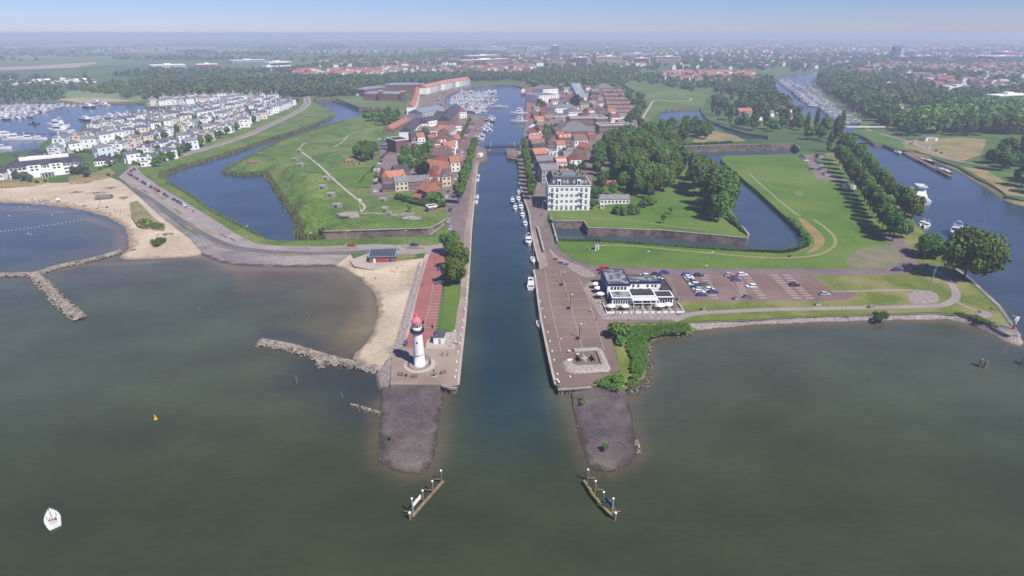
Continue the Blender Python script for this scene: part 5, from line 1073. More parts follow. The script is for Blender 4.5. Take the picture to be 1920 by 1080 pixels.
def sailboat(name, L, B, hullm, cover, mast_h, deckm=HULLW, cat='sailboat', mast_n=1, mastm=STEEL, mr=.09):
    t = thing(name, 'x', cat); fb = L*.085+.15
    m, s = hull(L, B, fb); m.build('hull', hullm, t, False)
    d = MB(); l, r = deck_poly(s)
    for i in range(len(l)-1): d.poly([l[i], r[i], r[i+1], l[i+1]])
    d.build('deck', deckm, t)
    zt = fb*1.1
    c = MB(); ys = [-.1*L, .02*L, .18*L, .26*L]; ws = [.30*B, .30*B, .24*B, .12*B]; hs = [.42, .42, .36, .1]
    c.loft([[(-w, y, zt-.2), (-w*.8, y, zt+h), (w*.8, y, zt+h), (w, y, zt-.2)] for y, w, h in zip(ys, ws, hs)]); ca = c.build('cabin', HULLW, t)
    g = MB()
    for sgn in (-1, 1): g.box(sgn*.29*B-.05, sgn*.29*B+.05, -.06*L, .1*L, zt+.12, zt+.3)
    g.build('window', GLASS, ca)
    k = MB(); k.box(-.26*B, .26*B, -.42*L, -.12*L, fb+.04, fb+.1); k.build('cockpit', M_COCK, t)
    for q in range(mast_n):
        y0 = .1*L-q*.4*L; k = MB(); k.tube((0, y0, zt), (0, y0, mast_h*(1-.2*q)), mr, mr*.65)
        for sz in (.55, .78): k.tube((-B*.3, y0, mast_h*sz), (B*.3, y0, mast_h*sz), .035, n=4)
        k.tube((0, .48*L, fb*1.3), (0, y0, mast_h*.97), .025, n=3); k.tube((0, -.48*L, fb), (0, y0, mast_h*.97), .02, n=3)
        for sg in (-1, 1): k.tube((sg*B*.45, y0-.2, fb), (sg*B*.3, y0, mast_h*.55), .02, n=3); k.tube((sg*B*.3, y0, mast_h*.55), (0, y0, mast_h*.95), .02, n=3)
        k.build('mast', mastm, t)
        k = MB(); k.tube((0, y0-.1, zt+1.1), (0, y0-.4*L, zt+1.0), .08); k.loft([[(-w, y, zt+1.1), (-w*.7, y, zt+1.1+h), (w*.7, y, zt+1.1+h), (w, y, zt+1.1)] for y, w, h in ((y0-.2, .16, .45), (y0-.2*L, .14, .3), (y0-.38*L, .1, .16))]); k.build('boom', cover, t)
    rl = MB(); zz = .55
    for i in range(0, len(s)-1, 2):
        for sd in (0, -1):
            p, q = s[i][sd], s[min(i+2, len(s)-1)][sd]; rl.tube((p[0]*.95, p[1], p[2]), (p[0]*.95, p[1], p[2]+zz), .025, n=3); rl.tube((p[0]*.95, p[1], p[2]+zz), (q[0]*.95, q[1], q[2]+zz), .02, n=3)
    rl.build('railing', STEEL, t)
    return Proto(t)
M_COCK = M('cockpit_sole', (.55, .53, .5, 1), (.45, .43, .4, 1), 2, obj=True)
def motorboat(name, L, B, hullm, canopy, fly=True, cat='motor yacht', tiers=1):
    t = thing(name, 'x', cat); fb = L*.1+.3
    m, s = hull(L, B, fb, fine=1.2, stern=.92, sheer=.5); m.build('hull', hullm, t)
    d = MB(); l, r = deck_poly(s)
    for i in range(len(l)-1): d.poly([l[i], r[i], r[i+1], l[i+1]])
    d.build('deck', HULLW, t)
    h1 = .05*L+1.1; zt = fb+.02
    prev = None
    for q in range(tiers):
        f = 1-.22*q; y0, y1, y2, y3 = -.28*L+q*.05*L, -.24*L+q*.05*L, .1*L-q*.07*L, .24*L-q*.08*L
        w = .4*B*f; z0 = zt+h1*q; h = h1*(.95 if q else 1)
        c = MB(); c.loft([[(-w, y0, z0), (-w*.92, y1, z0+h), (w*.92, y1, z0+h), (w, y0, z0)], [(-w, y3-.02*L, z0), (-w*.9, y2, z0+h), (w*.9, y2, z0+h), (w, y3-.02*L, z0)]]); ca = c.build('cabin', HULLW, t)
        g = MB()
        for sg in (-1, 1): g.poly([(sg*(w+.02), y0+.06*L, z0+h*.42), (sg*(w+.02), y3-.09*L, z0+h*.42), (sg*(w*.94+.02), y2-.01*L, z0+h*.82), (sg*(w*.94+.02), y1+.06*L, z0+h*.82)])
        a = .35; ya = y3-.02*L
        yy = lambda tt: ya+(y2-ya)*tt+.03
        g.poly([(-w*.85, yy(.35), z0+h*.38), (w*.85, yy(.35), z0+h*.38), (w*.8, yy(.85), z0+h*.87), (-w*.8, yy(.85), z0+h*.87)])
        g.build('window', GLASS, ca)
    zt2 = zt+h1*tiers
    if fly:
        c = MB(); w = .33*B; c.box(-w, w, -.22*L, .06*L, zt2-.05, zt2+.12); c.box(-w, -w+.1, -.2*L, .06*L, zt2+.12, zt2+.55); c.box(w-.1, w, -.2*L, .06*L, zt2+.12, zt2+.55); c.box(-w, w, .04*L, .06*L, zt2+.12, zt2+.75); fl = c.build('flybridge', HULLW, t)
        k = MB(); k.box(-w*.6, w*.6, -.16*L, -.05*L, zt2+.13, zt2+.5); k.build('seat', canopy, fl)
    k = MB(); k.tube((-.3*B, -.18*L, zt2), (-.25*B, -.2*L, zt2+1.3), .06); k.tube((.3*B, -.18*L, zt2), (.25*B, -.2*L, zt2+1.3), .06); k.box(-.26*B, .26*B, -.22*L, -.18*L, zt2+1.25, zt2+1.38); k.lathe([(.3, zt2+1.38), (.3, zt2+1.6), (.05, zt2+1.75)], 10, (0, -.2*L)); k.build('radar_arch', HULLW, t)
    k = MB(); k.box(-.36*B, .36*B, -.46*L, -.29*L, fb+.03, fb+.1); k.build('aft_deck', TEAK, t)
    k = MB(); k.box(-.3*B, .3*B, -.455*L, -.41*L, fb+.1, fb+.5); k.build('aft_seat', canopy, t)
    rl = MB()
    for i in range(5, len(s)-1):
        for sd in (0, -1):
            p, q = s[i][sd], s[i+1][sd]; rl.tube((p[0]*.94, p[1], p[2]), (p[0]*.94, p[1], p[2]+.6), .025, n=3); rl.tube((p[0]*.94, p[1], p[2]+.6), (q[0]*.94, q[1], q[2]+.6), .025, n=3)
    rl.build('railing', STEEL, t)
    return Proto(t)
SB = [sailboat('sailboat', 10, 3.3, HULLW, SAILC, 13.5), sailboat('sailboat', 9, 3.0, HULLW, SAILW, 12.0), sailboat('sailboat', 11, 3.4, HULLB, SAILC, 15, TEAK)]
MBT = [motorboat('motor_yacht', 11, 3.7, HULLW, SAILC), motorboat('motor_yacht', 9, 3.2, HULLW, SAILW, False), motorboat('motor_yacht', 12, 4.0, HULLB, SAILW)]
SBN = ['white sailboat with blue sail cover', 'white sailboat with pale sail cover', 'dark hulled sailboat with teak deck']
MBN = ['white motor yacht with flybridge', 'white motor cruiser without flybridge', 'dark hulled motor yacht']
def ang(a, b):  # heading so that +y points from pixel a to pixel b
    p, q = G(*a, 0), G(*b, 0); return math.atan2(-(q.x-p.x), q.y-p.y)
QH = ang((1010, 600), (985, 380)); QL = ang((862, 690), (893, 330))
def boat(pr, px, py, rz, sca, label, group=None):
    p = G(px, py, 0); return pr.put((p.x, p.y, 0), rz, sca, label, group)
GB = 'boats moored along the right quay'
boat(SB[1], 1011, 611, QH+math.pi, .72, 'small white sailboat moored nearest the harbour mouth on the right quay', GB)
boat(MBT[0], 995, 535, QH, .95, 'white motor yacht below the quay step with blue aft seat', GB)
boat(SB[0], 1000, 490, QH+math.pi, .85, 'white sailboat moored at the quay step behind the yacht', GB)
boat(MBT[0], 991, 456, QH+math.pi, 1.05, 'large white motor yacht moored beside the pale quay wall', GB)
boat(MBT[1], 985, 423, QH+math.pi, .8, 'white cruiser moored next beyond the large white motor yacht', GB)
boat(MBT[1], 980, 407, QH+math.pi, .85, 'white cruiser moored second beyond the large white motor yacht', GB)
boat(MBT[1], 977, 392, QH+math.pi, .9, 'white cruiser at the quay in the double moored cluster', GB)
boat(MBT[1], 966, 393, QH+math.pi, .85, 'white cruiser moored outside another, nearest the channel', GB)
boat(MBT[0], 972, 376, QH+math.pi, .8, 'white motor yacht at the quay behind the double moored cluster', GB)
boat(MBT[2], 961, 380, QH+math.pi, .75, 'dark hulled cruiser moored outside the white yacht by the channel', GB)
RB = motorboat('motor_yacht', 9, 3.2, HULLR, SAILW, False)
boat(RB, 973, 364, QH+math.pi, .8, 'red hulled cruiser farthest in the right quay row', GB)
GL = 'boats moored along the left quay'
boat(SB[0], 893, 381, QL+math.pi, .8, 'white sailboat moored nearest on the left quay', GL)
boat(SB[1], 895, 370, QL, .85, 'white sailboat directly behind the nearest one on left quay', GL)
boat(SB[0], 896, 338, QL, .75, 'white sailboat third along the left quay', GL)
boat(SB[1], 897, 331, QL+math.pi, .85, 'white sailboat farthest along the left quay before the bridge', GL)
# sailing boat out on the river with its crew
boat(sailboat('sailboat', 7.2, 3.2, HULLW, SAILW, 8.6, mastm=ROOFDARK, mr=.05), 99, 974, ang((105, 992), (92, 952)), .95, 'white sailboat motoring alone on the river at lower left')
# boats between the bridge and the marina
for i, (x, y, k) in enumerate(((897, 262, 0), (900, 255, 1), (904, 246, 0), (908, 240, 1), (913, 236, 0), (918, 228, 2), (922, 222, 1), (915, 245, 1))):
    boat(MBT[k], x, y, random.choice([QL, QL+math.pi])+1.2, 1.15, f'{MBN[k]} at the harbour car park quay, {ordn(i)} from the bridge', 'yachts at the harbour car park quay')
GM = motorboat('motor_yacht', 18, 5.2, HULLW, SAILW, True, tiers=2)
boat(GM, 973, 230, 1.45, 1.15, 'large white catamaran like yacht at the red quay, nearer', 'large vessels at the red quay')
boat(GM, 972, 215, 1.5, 1.3, 'large white motor vessel with mast at the red quay, farther', 'large vessels at the red quay')
boat(sailboat('tall_ship', 26, 6, HULLW, SAILW, 30, TEAK, 'ship', 2), 935, 202, 1.4, 1.0, 'two masted white schooner at the outer end of the marina', 'large vessels')
def lightship():
    p = G(981, 177, 0); t = thing('light_vessel', 'red light vessel with tall lantern mast at the red quay', 'ship', (p.x, p.y, 0), -.1)
    m, s = hull(42, 8, 4.2, stern=.7); m.build('hull', HULLR, t); d = MB(); l, r = deck_poly(s)
    for i in range(len(l)-1): d.poly([l[i], r[i], r[i+1], l[i+1]])
    d.build('deck', TEAK, t); m = MB(); m.box(-2.6, 2.6, -14, 8, 4.2, 7); m.box(-2, 2, -8, 2, 7, 9.5); m.build('deckhouse', W_, t)
    m = MB(); m.tube((0, 0, 9), (0, 0, 22), .9, .6, 8); m.lathe([(1.3, 22), (1.3, 24.5), (.2, 26)], 10); m.build('lantern_mast', RED, t)
    m = MB(); m.tube((0, 12, 4), (0, 12, 26), .25, .15); m.tube((0, -16, 4), (0, -16, 18), .25, .15); m.build('mast', STEEL, t)
lightship()
# marina basins: pontoons and rows of boats
def pontoon(label, A, B, w=2.2, z=.55, name='pontoon'):
    a, b = G(*A, 0), G(*B, 0); d = (b-a).to_2d(); rz = math.atan2(d.y, d.x); L = d.length
    t = thing(name, label, name.replace('_', ' '), (a.x, a.y, 0), rz)
    m = MB(); m.box(0, L, -w/2, w/2, z-.35, z); m.build('deck', WOOD, t); n = int(L/14)+1
    for i in range(n+1):
        m = MB(); m.tube((L*i/n, -w/2-.2, -1), (L*i/n, -w/2-.2, 2.4), .16, n=6); m.build('pile', STEEL, t)
    return a, b, rz, L
NB = [0]
SBS = ['white sailboat with blue cover', 'white sailboat with pale cover', 'dark hulled sailboat']
MBS = ['white flybridge yacht', 'white motor cruiser', 'dark hulled yacht']
def fill(A, B, label, short, group, sides=(1, -1), gap=4.6, mix=.55, sca=1.0, skip=.08, limit=99, pw=2.2, small=1.0, tight=1.0):
    a, b, rz, L = pontoon(f'timber pontoon {label}', A, B, pw)
    n = min(int(L/gap), limit); d = (b-a)/L; nm = Vector((-d.y, d.x, 0)); its = []
    for sd in sides:
        for i in range(n):
            if random.random() < skip: continue
            sail = random.random() < mix; k = random.choices((0, 1, 2), (5, 4, 1.2))[0]
            pr = (SB if sail else MBT)[k]; s = sca*random.uniform(.82, 1.08)*small
            o = pr.put(a+d*(gap*(i+.5))+nm*sd*(pw/2+5.6*s*tight), rz+(0 if sd > 0 else math.pi)+random.uniform(-.06, .06)+(math.pi if random.random() < .3 else 0), s)
            o['label'] = f"{(SBS if sail else MBS)[k]}, {'far' if sd > 0 else 'near'} side of {short}, {ordn(i)} from left"; o['group'] = group; NB[0] += 1
GA = 'boats in the harbour marina'
for i, (A, B) in enumerate((((868, 207), (908, 211)), ((852, 199), (915, 203)), ((847, 193), (928, 196)), ((846, 187), (934, 189)), ((850, 180.5), (936, 182)), ((862, 173), (938, 174.5)))):
    fill(A, B, f'{ordn(i)} from the harbour car park', f'{ordn(i)} harbour pontoon', GA, gap=5.2, sca=1.12, skip=.12)
GC = 'boats in the canal marina'
fill((1535, 201), (1497, 172), 'in mid canal, nearer half', 'nearer mid canal pontoon', GC, gap=5.2, mix=.5, sca=1.35, skip=.03, pw=1.4)
fill((1496, 171), (1470, 153), 'in mid canal, farther half', 'farther mid canal pontoon', GC, gap=6.5, mix=.5, sca=1.4, skip=.03, pw=1.4)
fill((1597, 233), (1547, 201), 'along the right canal bank, nearer', 'nearer canal bank pontoon', GC, gap=5.2, mix=.6, sca=1.2, skip=.04, pw=1.4)
fill((1546, 200), (1512, 166), 'along the right canal bank, farther', 'farther canal bank pontoon', GC, gap=6.5, mix=.6, sca=1.25, skip=.04, pw=1.4)
GV = 'boats in the western marina'
fill((0, 225), (55, 219), 'nearest in the western marina left part', 'nearest western pontoon', GV, gap=6.5, sca=1.25)
fill((-30, 211), (100, 208), 'second in the western marina left part', 'middle western pontoon', GV, gap=7, sca=1.3)
fill((-60, 219), (75, 214.5), 'third in the western marina left part', 'third western pontoon', GV, gap=6.5, sca=1.3)
fill((-40, 200), (190, 197.5), 'under the western marina mound', 'mound pontoon', GV, gap=9, sca=1.3, mix=.8)
fill((-30, 205), (120, 202.5), 'farthest in the western marina left part', 'farthest western pontoon', GV, gap=10, sca=1.3)
fill((160, 226), (240, 214), 'beside the village quay', 'village quay pontoon', GV, gap=6.5, sca=1.15)
fill((236, 211), (348, 208), 'in the village harbour basin', 'village basin pontoon', GV, gap=7.5, sca=1.05, sides=(-1,))
for i, (x, y, k, rz, s) in enumerate(((108, 238, 0, 1.5, 2.3), (112, 249, 0, 1.45, 2.5), (160, 226, 2, 1.3, 1.4), (30, 262, 0, -1.2, 1.8), (12, 256, 0, -1.0, 1.6), (55, 262, 1, -1.1, 1.7), (5, 280, 1, -1.2, 1.6), (75, 262, 0, -1.3, 1.2), (165, 202, 2, 1.4, 1.7), (195, 198, 0, 1.4, 1.6), (180, 193, 0, 1.4, 1.5))):
    boat(MBT[k], x, y, rz, s, f"{['large white motor yacht', 'broad white motor cruiser', 'dark hulled motor yacht'][k]} in the western marina water, {ordn(i)} from the jetty", 'large yachts in the western marina')
pontoon('long jetty reaching left from the two big yachts', (34, 249), (85, 251), 3)
# right river: superyacht, jetties and moored boats
SY = motorboat('superyacht', 30, 7.2, HULLW, SAILW, True, 'superyacht', 3)
boat(SY, 1718, 372, ang((1745, 400), (1692, 352)), (1.15, 1.15, .8), 'white multi deck superyacht behind the avenue trees')
a, b, rz, L = pontoon('long timber jetty along the right basin', (1694, 288), (1783, 334), 3, 1.6, 'jetty')
pontoon('timber jetty beside the avenue trees', (1645, 331), (1686, 370), 3, 1.4, 'jetty')
boat(SB[0], 1684, 288, ang((1676, 282), (1690, 292)), 1.5, 'white sailing yacht moored at the head of the long jetty')
BG = sailboat('sailing_barge', 20, 4.8, HULLK, M('tan_sail', S(170, 110, 80), S(150, 95, 70), 1), 21, TEAK, 'barge')
boat(BG, 1772, 325, ang((1750, 312), (1792, 333)), 1.15, 'black sailing barge with tan sail at the jetty end')
boat(BG, 1738, 304, ang((1725, 300), (1760, 312)), 1.0, 'black sailing barge with tall mast inside the long jetty')
for i, (x, y, k) in enumerate(((1630, 306, 1), (1635, 312, 1), (1644, 324, 1), (1656, 334, 0), (1728, 423, 1), (1736, 426, 1))):
    boat((MBT if i < 3 or i > 3 else SB)[k], x, y, 2.3, .9, f"{'white sailboat' if i == 3 else 'white motor cruiser'} moored behind the avenue trees, {ordn(i)} from the lock", 'boats moored behind the avenue trees')
boat(MBT[0], 1790, 440, 2.4, 1.5, 'white workboat moored behind the two big riverside trees, left one')
boat(SB[1], 1828, 456, 2.4, 1.4, 'white fishing yacht with mast behind the biggest riverside tree')
def yellow_boats():
    for i, (x, y) in enumerate(((1597, 276), (1603, 282), (1608, 288))):
        p = G(x, y, 0); t = thing('workboat', f'yellow and orange work vessel by the lock, {ordn(i)} from the lock gate', 'work vessel', (p.x, p.y, 0), 2.3, 'yellow work vessels')
        m, s = hull(14, 4.6, 1.6, stern=.95); m.build('hull', YELLOW, t); m = MB(); m.box(-1.6, 1.6, -4, 0, 1.6, 4.2); m.build('wheelhouse', [W_, YELLOW, RED][i], t); m = MB(); m.box(-1.7, 1.7, 0.5, 4.5, 1.5, 2.2); m.build('deck_load', [RED, YELLOW, YELLOW][i], t)
yellow_boats()
p = G(64, 233, 0); m = MB(); m.box(-6, 6, -2, 2, -.3, .8); m.box(-1, 1, -1, 1, .8, 3.2); m.tube((0, 0, 3), (0, 0, 8), .12); tag(m.build('work_barge', HULLK, None, False, p), 'small dark work barge floating in the western marina', 'barge')
# ================================================================ bridge and lock
def bridge():
    a, b = G(912, 279, 2), G(973, 278, 2); d = (b-a).to_2d(); rz = math.atan2(d.y, d.x); L = d.length
    t = thing('harbour_bridge', 'low dark steel bridge across the harbour channel', 'bridge', (a.x, a.y, 0), rz)
    DK = M('bridge_deck', S(66, 76, 92), S(54, 64, 80), .5)
    m = MB(); m.box(-1, L+1, 0, 5.5, 2.3, 3.5); m.build('deck', DK, t)
    for y in (.15, 5.2):
        m = MB()
        for i in range(19): m.box(L*i/18-.05, L*i/18+.05, y, y+.1, 3.5, 4.6)
        m.box(-1, L+1, y-.02, y+.12, 4.62, 4.72); m.box(-1, L+1, y, y+.08, 4.0, 4.06); m.build('railing', DK, t)
    for x in (3, L-3):
        m = MB(); m.box(x-1.6, x+1.6, .3, 5.2, -1, 2.88); m.build('pier', CONC, t)
    m = MB()
    for x in (4, L-4): m.tube((x, 0, 3.5), (x, 0, 7), .12); m.tube((x, 5.4, 3.5), (x, 5.4, 7), .12)
    m.build('barrier_post', W_, t)
bridge()
for A, B, l in (((890, 303), (913, 294), 'brick landing stage left of the harbour bridge'), ((951, 293), (972, 297), 'brick landing stage right of the harbour bridge')):
    c, rz, w = frame_of(A, B); t = thing('bridge_abutment', l, 'abutment', (c.x, c.y, 0), rz); m = MB(); m.box(-w/2, w/2, 0, 12, -1, 2.6); m.build('body', BRICK, t); m = MB()
    for i in range(8): m.box(-w/2+w*i/7-.06, -w/2+w*i/7+.06, .1, .2, 2.6, 3.7)
    m.box(-w/2, w/2, .08, .22, 3.7, 3.8); m.build('railing', DARK, t); m = MB(); m.box(w*.2, w*.45, 3, 6, 2.6, 5.2); m.build('bridge_keeper_box', W_, t)
def lock():
    a, b = P(1597, 268), P(1629, 266); d = (b-a).to_2d(); rz = math.atan2(d.y, d.x)
    t = thing('lock_gate', 'dark lock gate with walkway closing the canal lock', 'lock gate', (a.x, a.y, 0), rz); m = MB(); m.box(0, d.length, -.4, .4, -1, 1.9); m.build('gate', HULLK, t); m = MB(); m.box(0, d.length, -.8, .8, 2.0, 2.15); m.build('walkway', WOOD, t)
    a, b = P(1588, 242), P(1660, 242); d = (b-a).to_2d()
    t = thing('lock_bridge', 'narrow white bridge deck over the canal lock', 'bridge', (a.x, a.y, 0), math.atan2(d.y, d.x)); m = MB(); m.box(0, d.length, 0, 3, 3.2, 3.6); m.build('deck', CONC, t); m = MB(); m.box(0, d.length, -.05, .05, 4.0, 4.8); m.box(0, d.length, 2.95, 3.05, 4.0, 4.8)
    for i in range(20): m.box(d.length*i/19-.06, d.length*i/19+.06, -.06, .06, 3.8, 4.0); m.box(d.length*i/19-.06, d.length*i/19+.06, 2.94, 3.06, 3.8, 4.0)
    m.build('railing', W_, t)
lock()
# ================================================================ cars
PAINT = {k: M('car_paint_'+k, c, None, rough=.3, spec=.6) for k, c in dict(white=(.75, .75, .75, 1), silver=(.42, .43, .45, 1), grey=(.13, .14, .15, 1), black=(.018, .018, .022, 1), navy=(.02, .035, .12, 1), blue=(.03, .09, .32, 1), red=(.4, .025, .03, 1)).items()}
def car(colour, kind='hatch'):
    t = thing('parked_car' if kind != 'van' else 'van', 'x', 'car' if kind != 'van' else 'van'); L, W = (4.3, 1.76) if kind != 'van' else (5.2, 2.0); h = 1.46 if kind != 'van' else 2.2
    b = MB(); xs = [-L/2, -L/2+.15, -L*.28, L*.16, L*.42, L/2-.02]; hw = [W*.42, W*.48, W/2, W/2, W*.49, W*.4]
    top = [.78, .92, .95, .93, .80, .62]; secs = []
    for x, w, z in zip(xs, hw, top): secs.append([(x, -w*.94, .22), (x, -w, .5), (x, -w*.94, z), (x, w*.94, z), (x, w, .5), (x, w*.94, .22)])
    b.loft(secs)
    if kind == 'van': rx = (-L/2+.08, -L/2+.15, L*.26, L*.40)
    elif kind == 'estate': rx = (-L/2+.08, -L*.40, L*.08, L*.25)
    else: rx = (-L*.46, -L*.32, L*.07, L*.25)
    z0, z1 = .93, h; w0, w1 = W*.46, W*.38
    b.box(rx[1]-.05, rx[2]+.05, -w1-.02, w1+.02, z1-.04, z1+.02)
    b.build('body', PAINT[colour], t)
    g = MB(); g.loft([[(rx[0], -w0, z0-.05), (rx[1], -w1, z1-.04), (rx[1], w1, z1-.04), (rx[0], w0, z0-.05)], [(rx[3], -w0, z0-.05), (rx[2], -w1, z1-.04), (rx[2], w1, z1-.04), (rx[3], w0, z0-.05)]])
    g.build('window', PAINT[colour] if kind == 'van' and False else GLASS, t)
    if kind == 'van':
        s = MB(); s.box(-L/2+.12, L*.05, -w0-.01, w0+.01, .9, z1-.02); s.build('cargo_side', PAINT[colour], t)
    wh = MB(); wh.tube((0, -.11, 0), (0, .11, 0), .32, n=12); wm = wh.mesh('wheel', RUBBER)
    hb = MB(); hb.tube((0, -.125, 0), (0, .125, 0), .18, n=8); hm = hb.mesh('rim', STEEL)
    for x in (-L*.3, L*.3):
        for y in (-W/2+.12, W/2-.12): o = link('wheel', wm, t, (x, y, .32)); link('rim', hm, o)
    hl = MB()
    for s in (-1, 1): hl.box(L/2-.12, L/2-.0, s*W*.33-.16, s*W*.33+.16, .56, .68)
    return Proto(t)
CARS = {}
CW = [('white', 'hatch'), ('silver', 'hatch'), ('grey', 'estate'), ('black', 'hatch'), ('navy', 'hatch'), ('blue', 'hatch'), ('white', 'estate'), ('red', 'hatch'), ('silver', 'estate'), ('navy', 'estate')]
def put_car(px, py, rz, colour=None, kind='hatch', label=None, group=None):
    if colour is None: colour, kind = random.choices(CW, (4, 4, 3, 4, 3, 3, 2, 1, 2, 2))[0]
    if (colour, kind) not in CARS: CARS[(colour, kind)] = car(colour, kind)
    p = P(px, py); o = CARS[(colour, kind)].put((p.x, p.y, p.z+.06), rz+(math.pi if random.random() < .4 else 0), None, label, group)
    return o, f'{colour} {dict(hatch="car", estate="estate car", van="van")[kind]}'
its = [put_car(x, y, random.uniform(-.06, .06), c, k) for x, y, c, k in ((1288, 517, 'blue', 'estate'), (1291, 521.5, 'white', 'hatch'), (1294, 526, 'white', 'hatch'), (1297, 530, 'grey', 'hatch'), (1300, 535, 'white', 'estate'), (1304, 540, 'navy', 'hatch'), (1307, 544.5, 'silver', 'hatch'), (1312, 549, 'white', 'estate'), (1315, 555, 'navy', 'hatch'), (1310, 518, 'black', 'hatch'), (1322, 535, 'grey', 'estate'), (1330, 544.5, 'white', 'hatch'), (1337, 549.5, 'navy', 'hatch'))]
label_rows(its, 'in the nearest parked block', 'cars in the block nearest the restaurant', 7)
its = [put_car(x, y, random.uniform(-.06, .06), c, k) for x, y, c, k in ((1367, 517.5, 'silver', 'hatch'), (1392, 517, 'white', 'estate'), (1374, 522, 'red', 'hatch'), (1380, 527, 'blue', 'hatch'), (1408, 539, 'white', 'estate'), (1403, 559, 'grey', 'hatch'), (1489, 536, 'black', 'hatch'), (1546, 553.5, 'silver', 'hatch'))]
label_rows(its, 'on the open car park', 'cars on the open car park', 20)
its = [put_car(x, y, random.uniform(-.1, .1), c, k) for x, y, c, k in ((1208, 519, 'white', 'hatch'), (1230, 517, 'black', 'hatch'), (1233, 521.5, 'navy', 'hatch'), (1235, 526, 'white', 'estate'), (1247, 538, 'grey', 'estate'), (1247, 543, 'black', 'hatch'))]
label_rows(its, 'behind the restaurant', 'cars behind the restaurant', 20)
put_car(1247, 513, -.35, 'blue', 'hatch', 'blue car turning off the road behind the restaurant')
put_car(1680, 508, .05, 'navy', 'hatch', 'navy car driving on the road at the curve')
put_car(1134, 508, -.1, 'red', 'van', 'red van parked beside the cobbled patch'); put_car(1131, 514, -.1, 'navy', 'hatch', 'navy car parked right beside the red van')
put_car(1005, 384, 1.5, 'silver', 'hatch', 'silver car in the shaded lane beside the white apartment block')
put_car(659, 462, .05, 'red', 'hatch', 'red car parked alone on the dike road by the bicycle racks'); put_car(777, 461, .05, 'navy', 'estate', 'dark car on the road end near the three quay trees')
its = [put_car(829, 506, .05, 'blue', 'hatch'), put_car(828, 522, .05, 'silver', 'estate'), put_car(826, 527, .05, 'navy', 'hatch'), put_car(825, 532, .05, 'grey', 'estate')]
label_rows(its, 'in the red brick parking bays', 'cars in the red brick bays', 20)
its = [put_car(x, y, ang((246, 330), (283, 351))+math.pi/2+random.uniform(-.1, .1), c, 'hatch') for x, y, c in ((252, 319, 'navy'), (246, 322, 'navy'), (242, 327, 'red'), (246, 330, 'black'), (252, 333.5, 'grey'), (257, 336.5, 'navy'), (262, 339.5, 'silver'), (267, 342.5, 'black'), (272, 345.5, 'navy'), (278, 348.5, 'white'), (283, 352, 'black'), (291, 355.5, 'red'), (297, 359.5, 'black'), (309, 366, 'navy'), (314, 369.5, 'grey'), (326, 375.5, 'navy'), (333, 379, 'navy'), (339, 382.5, 'blue'), (345, 385.5, 'white'), (351, 390, 'silver'), (365, 397, 'silver'))]
label_rows(its, 'parked along the dike road', 'cars parked along the dike road', 30)
its = [put_car(x, y, 1.4, None) for x, y in ((841, 416), (844, 395), (837, 371), (841, 360), (852, 370), (854, 337), (859, 331), (859, 325), (861, 314), (863, 309), (864, 304), (865, 299), (866, 294), (867, 287), (858, 286), (845, 430))]
label_rows(its, 'on the left quay street', 'cars on the left quay street', 20)
its = [put_car(x, y, .3, None) for y, xs in ((262, range(713, 745, 5)), (266, range(716, 742, 5)), (275, range(715, 732, 5)), (280, range(716, 722, 5))) for x in xs]
label_rows(its, 'on the fort car park', 'cars on the fort car park', 8)
its = [put_car(x, y, 1.2, None) for x, y in ((727, 286), (724, 290), (720, 292), (716, 297), (714, 304), (711, 308), (709, 322), (707, 327), (706, 333), (705, 339), (704, 345), (704, 360), (737, 282))]
label_rows(its, 'beside the lane at the fort lawn', 'cars beside the fort lawn lane', 20)
its = [put_car(x, y, .9, None) for x, y in ((823, 184), (822, 187), (822, 190), (823, 193), (825, 196), (827, 199), (829, 202), (832, 204), (835, 206), (838, 208), (826, 180), (830, 177), (836, 174), (842, 172), (848, 170), (856, 168))]
label_rows(its, 'along the marina quay square', 'cars along the marina quay', 20)
its = [put_car(889-i*3.2, 229+i*5.2, -.2, None) for i in range(8)]+[put_car(868-i*3.4, 233+i*5.2, -.2, None) for i in range(8)]
label_rows(its, 'on the harbour car park', 'cars on the harbour car park', 8)
its = [put_car(x, y, .2, None) for x, y in ((1530, 300), (1532, 304), (1536, 307), (1539, 311), (1542, 316), (1546, 327), (1549, 330), (1522, 318), (1535, 319), (1503, 294), (1506, 298), (1511, 302))]
label_rows(its, 'on the gravel by the avenue', 'cars on the gravel by the avenue', 20)
its = [put_car(x, y, .6, None) for x, y in ((1741, 278), (1755, 284), (1765, 288), (1713, 267), (1708, 271))]
label_rows(its, 'beside the dry meadow', 'cars beside the dry meadow', 20)
its = [put_car(x, y, random.choice((0, .2, 1.4)), None) for x, y in [(85+i*6, 287+(i*7 % 4)*1.5) for i in range(9)]+[(30+i*5, 292+(i % 3)*2) for i in range(3)]+[(205+i*7, 289-(i*5 % 3)) for i in range(6)]+[(90+i*6, 293) for i in range(5)]]
label_rows(its, 'behind the beach hotel', 'cars behind the beach hotel', 12)
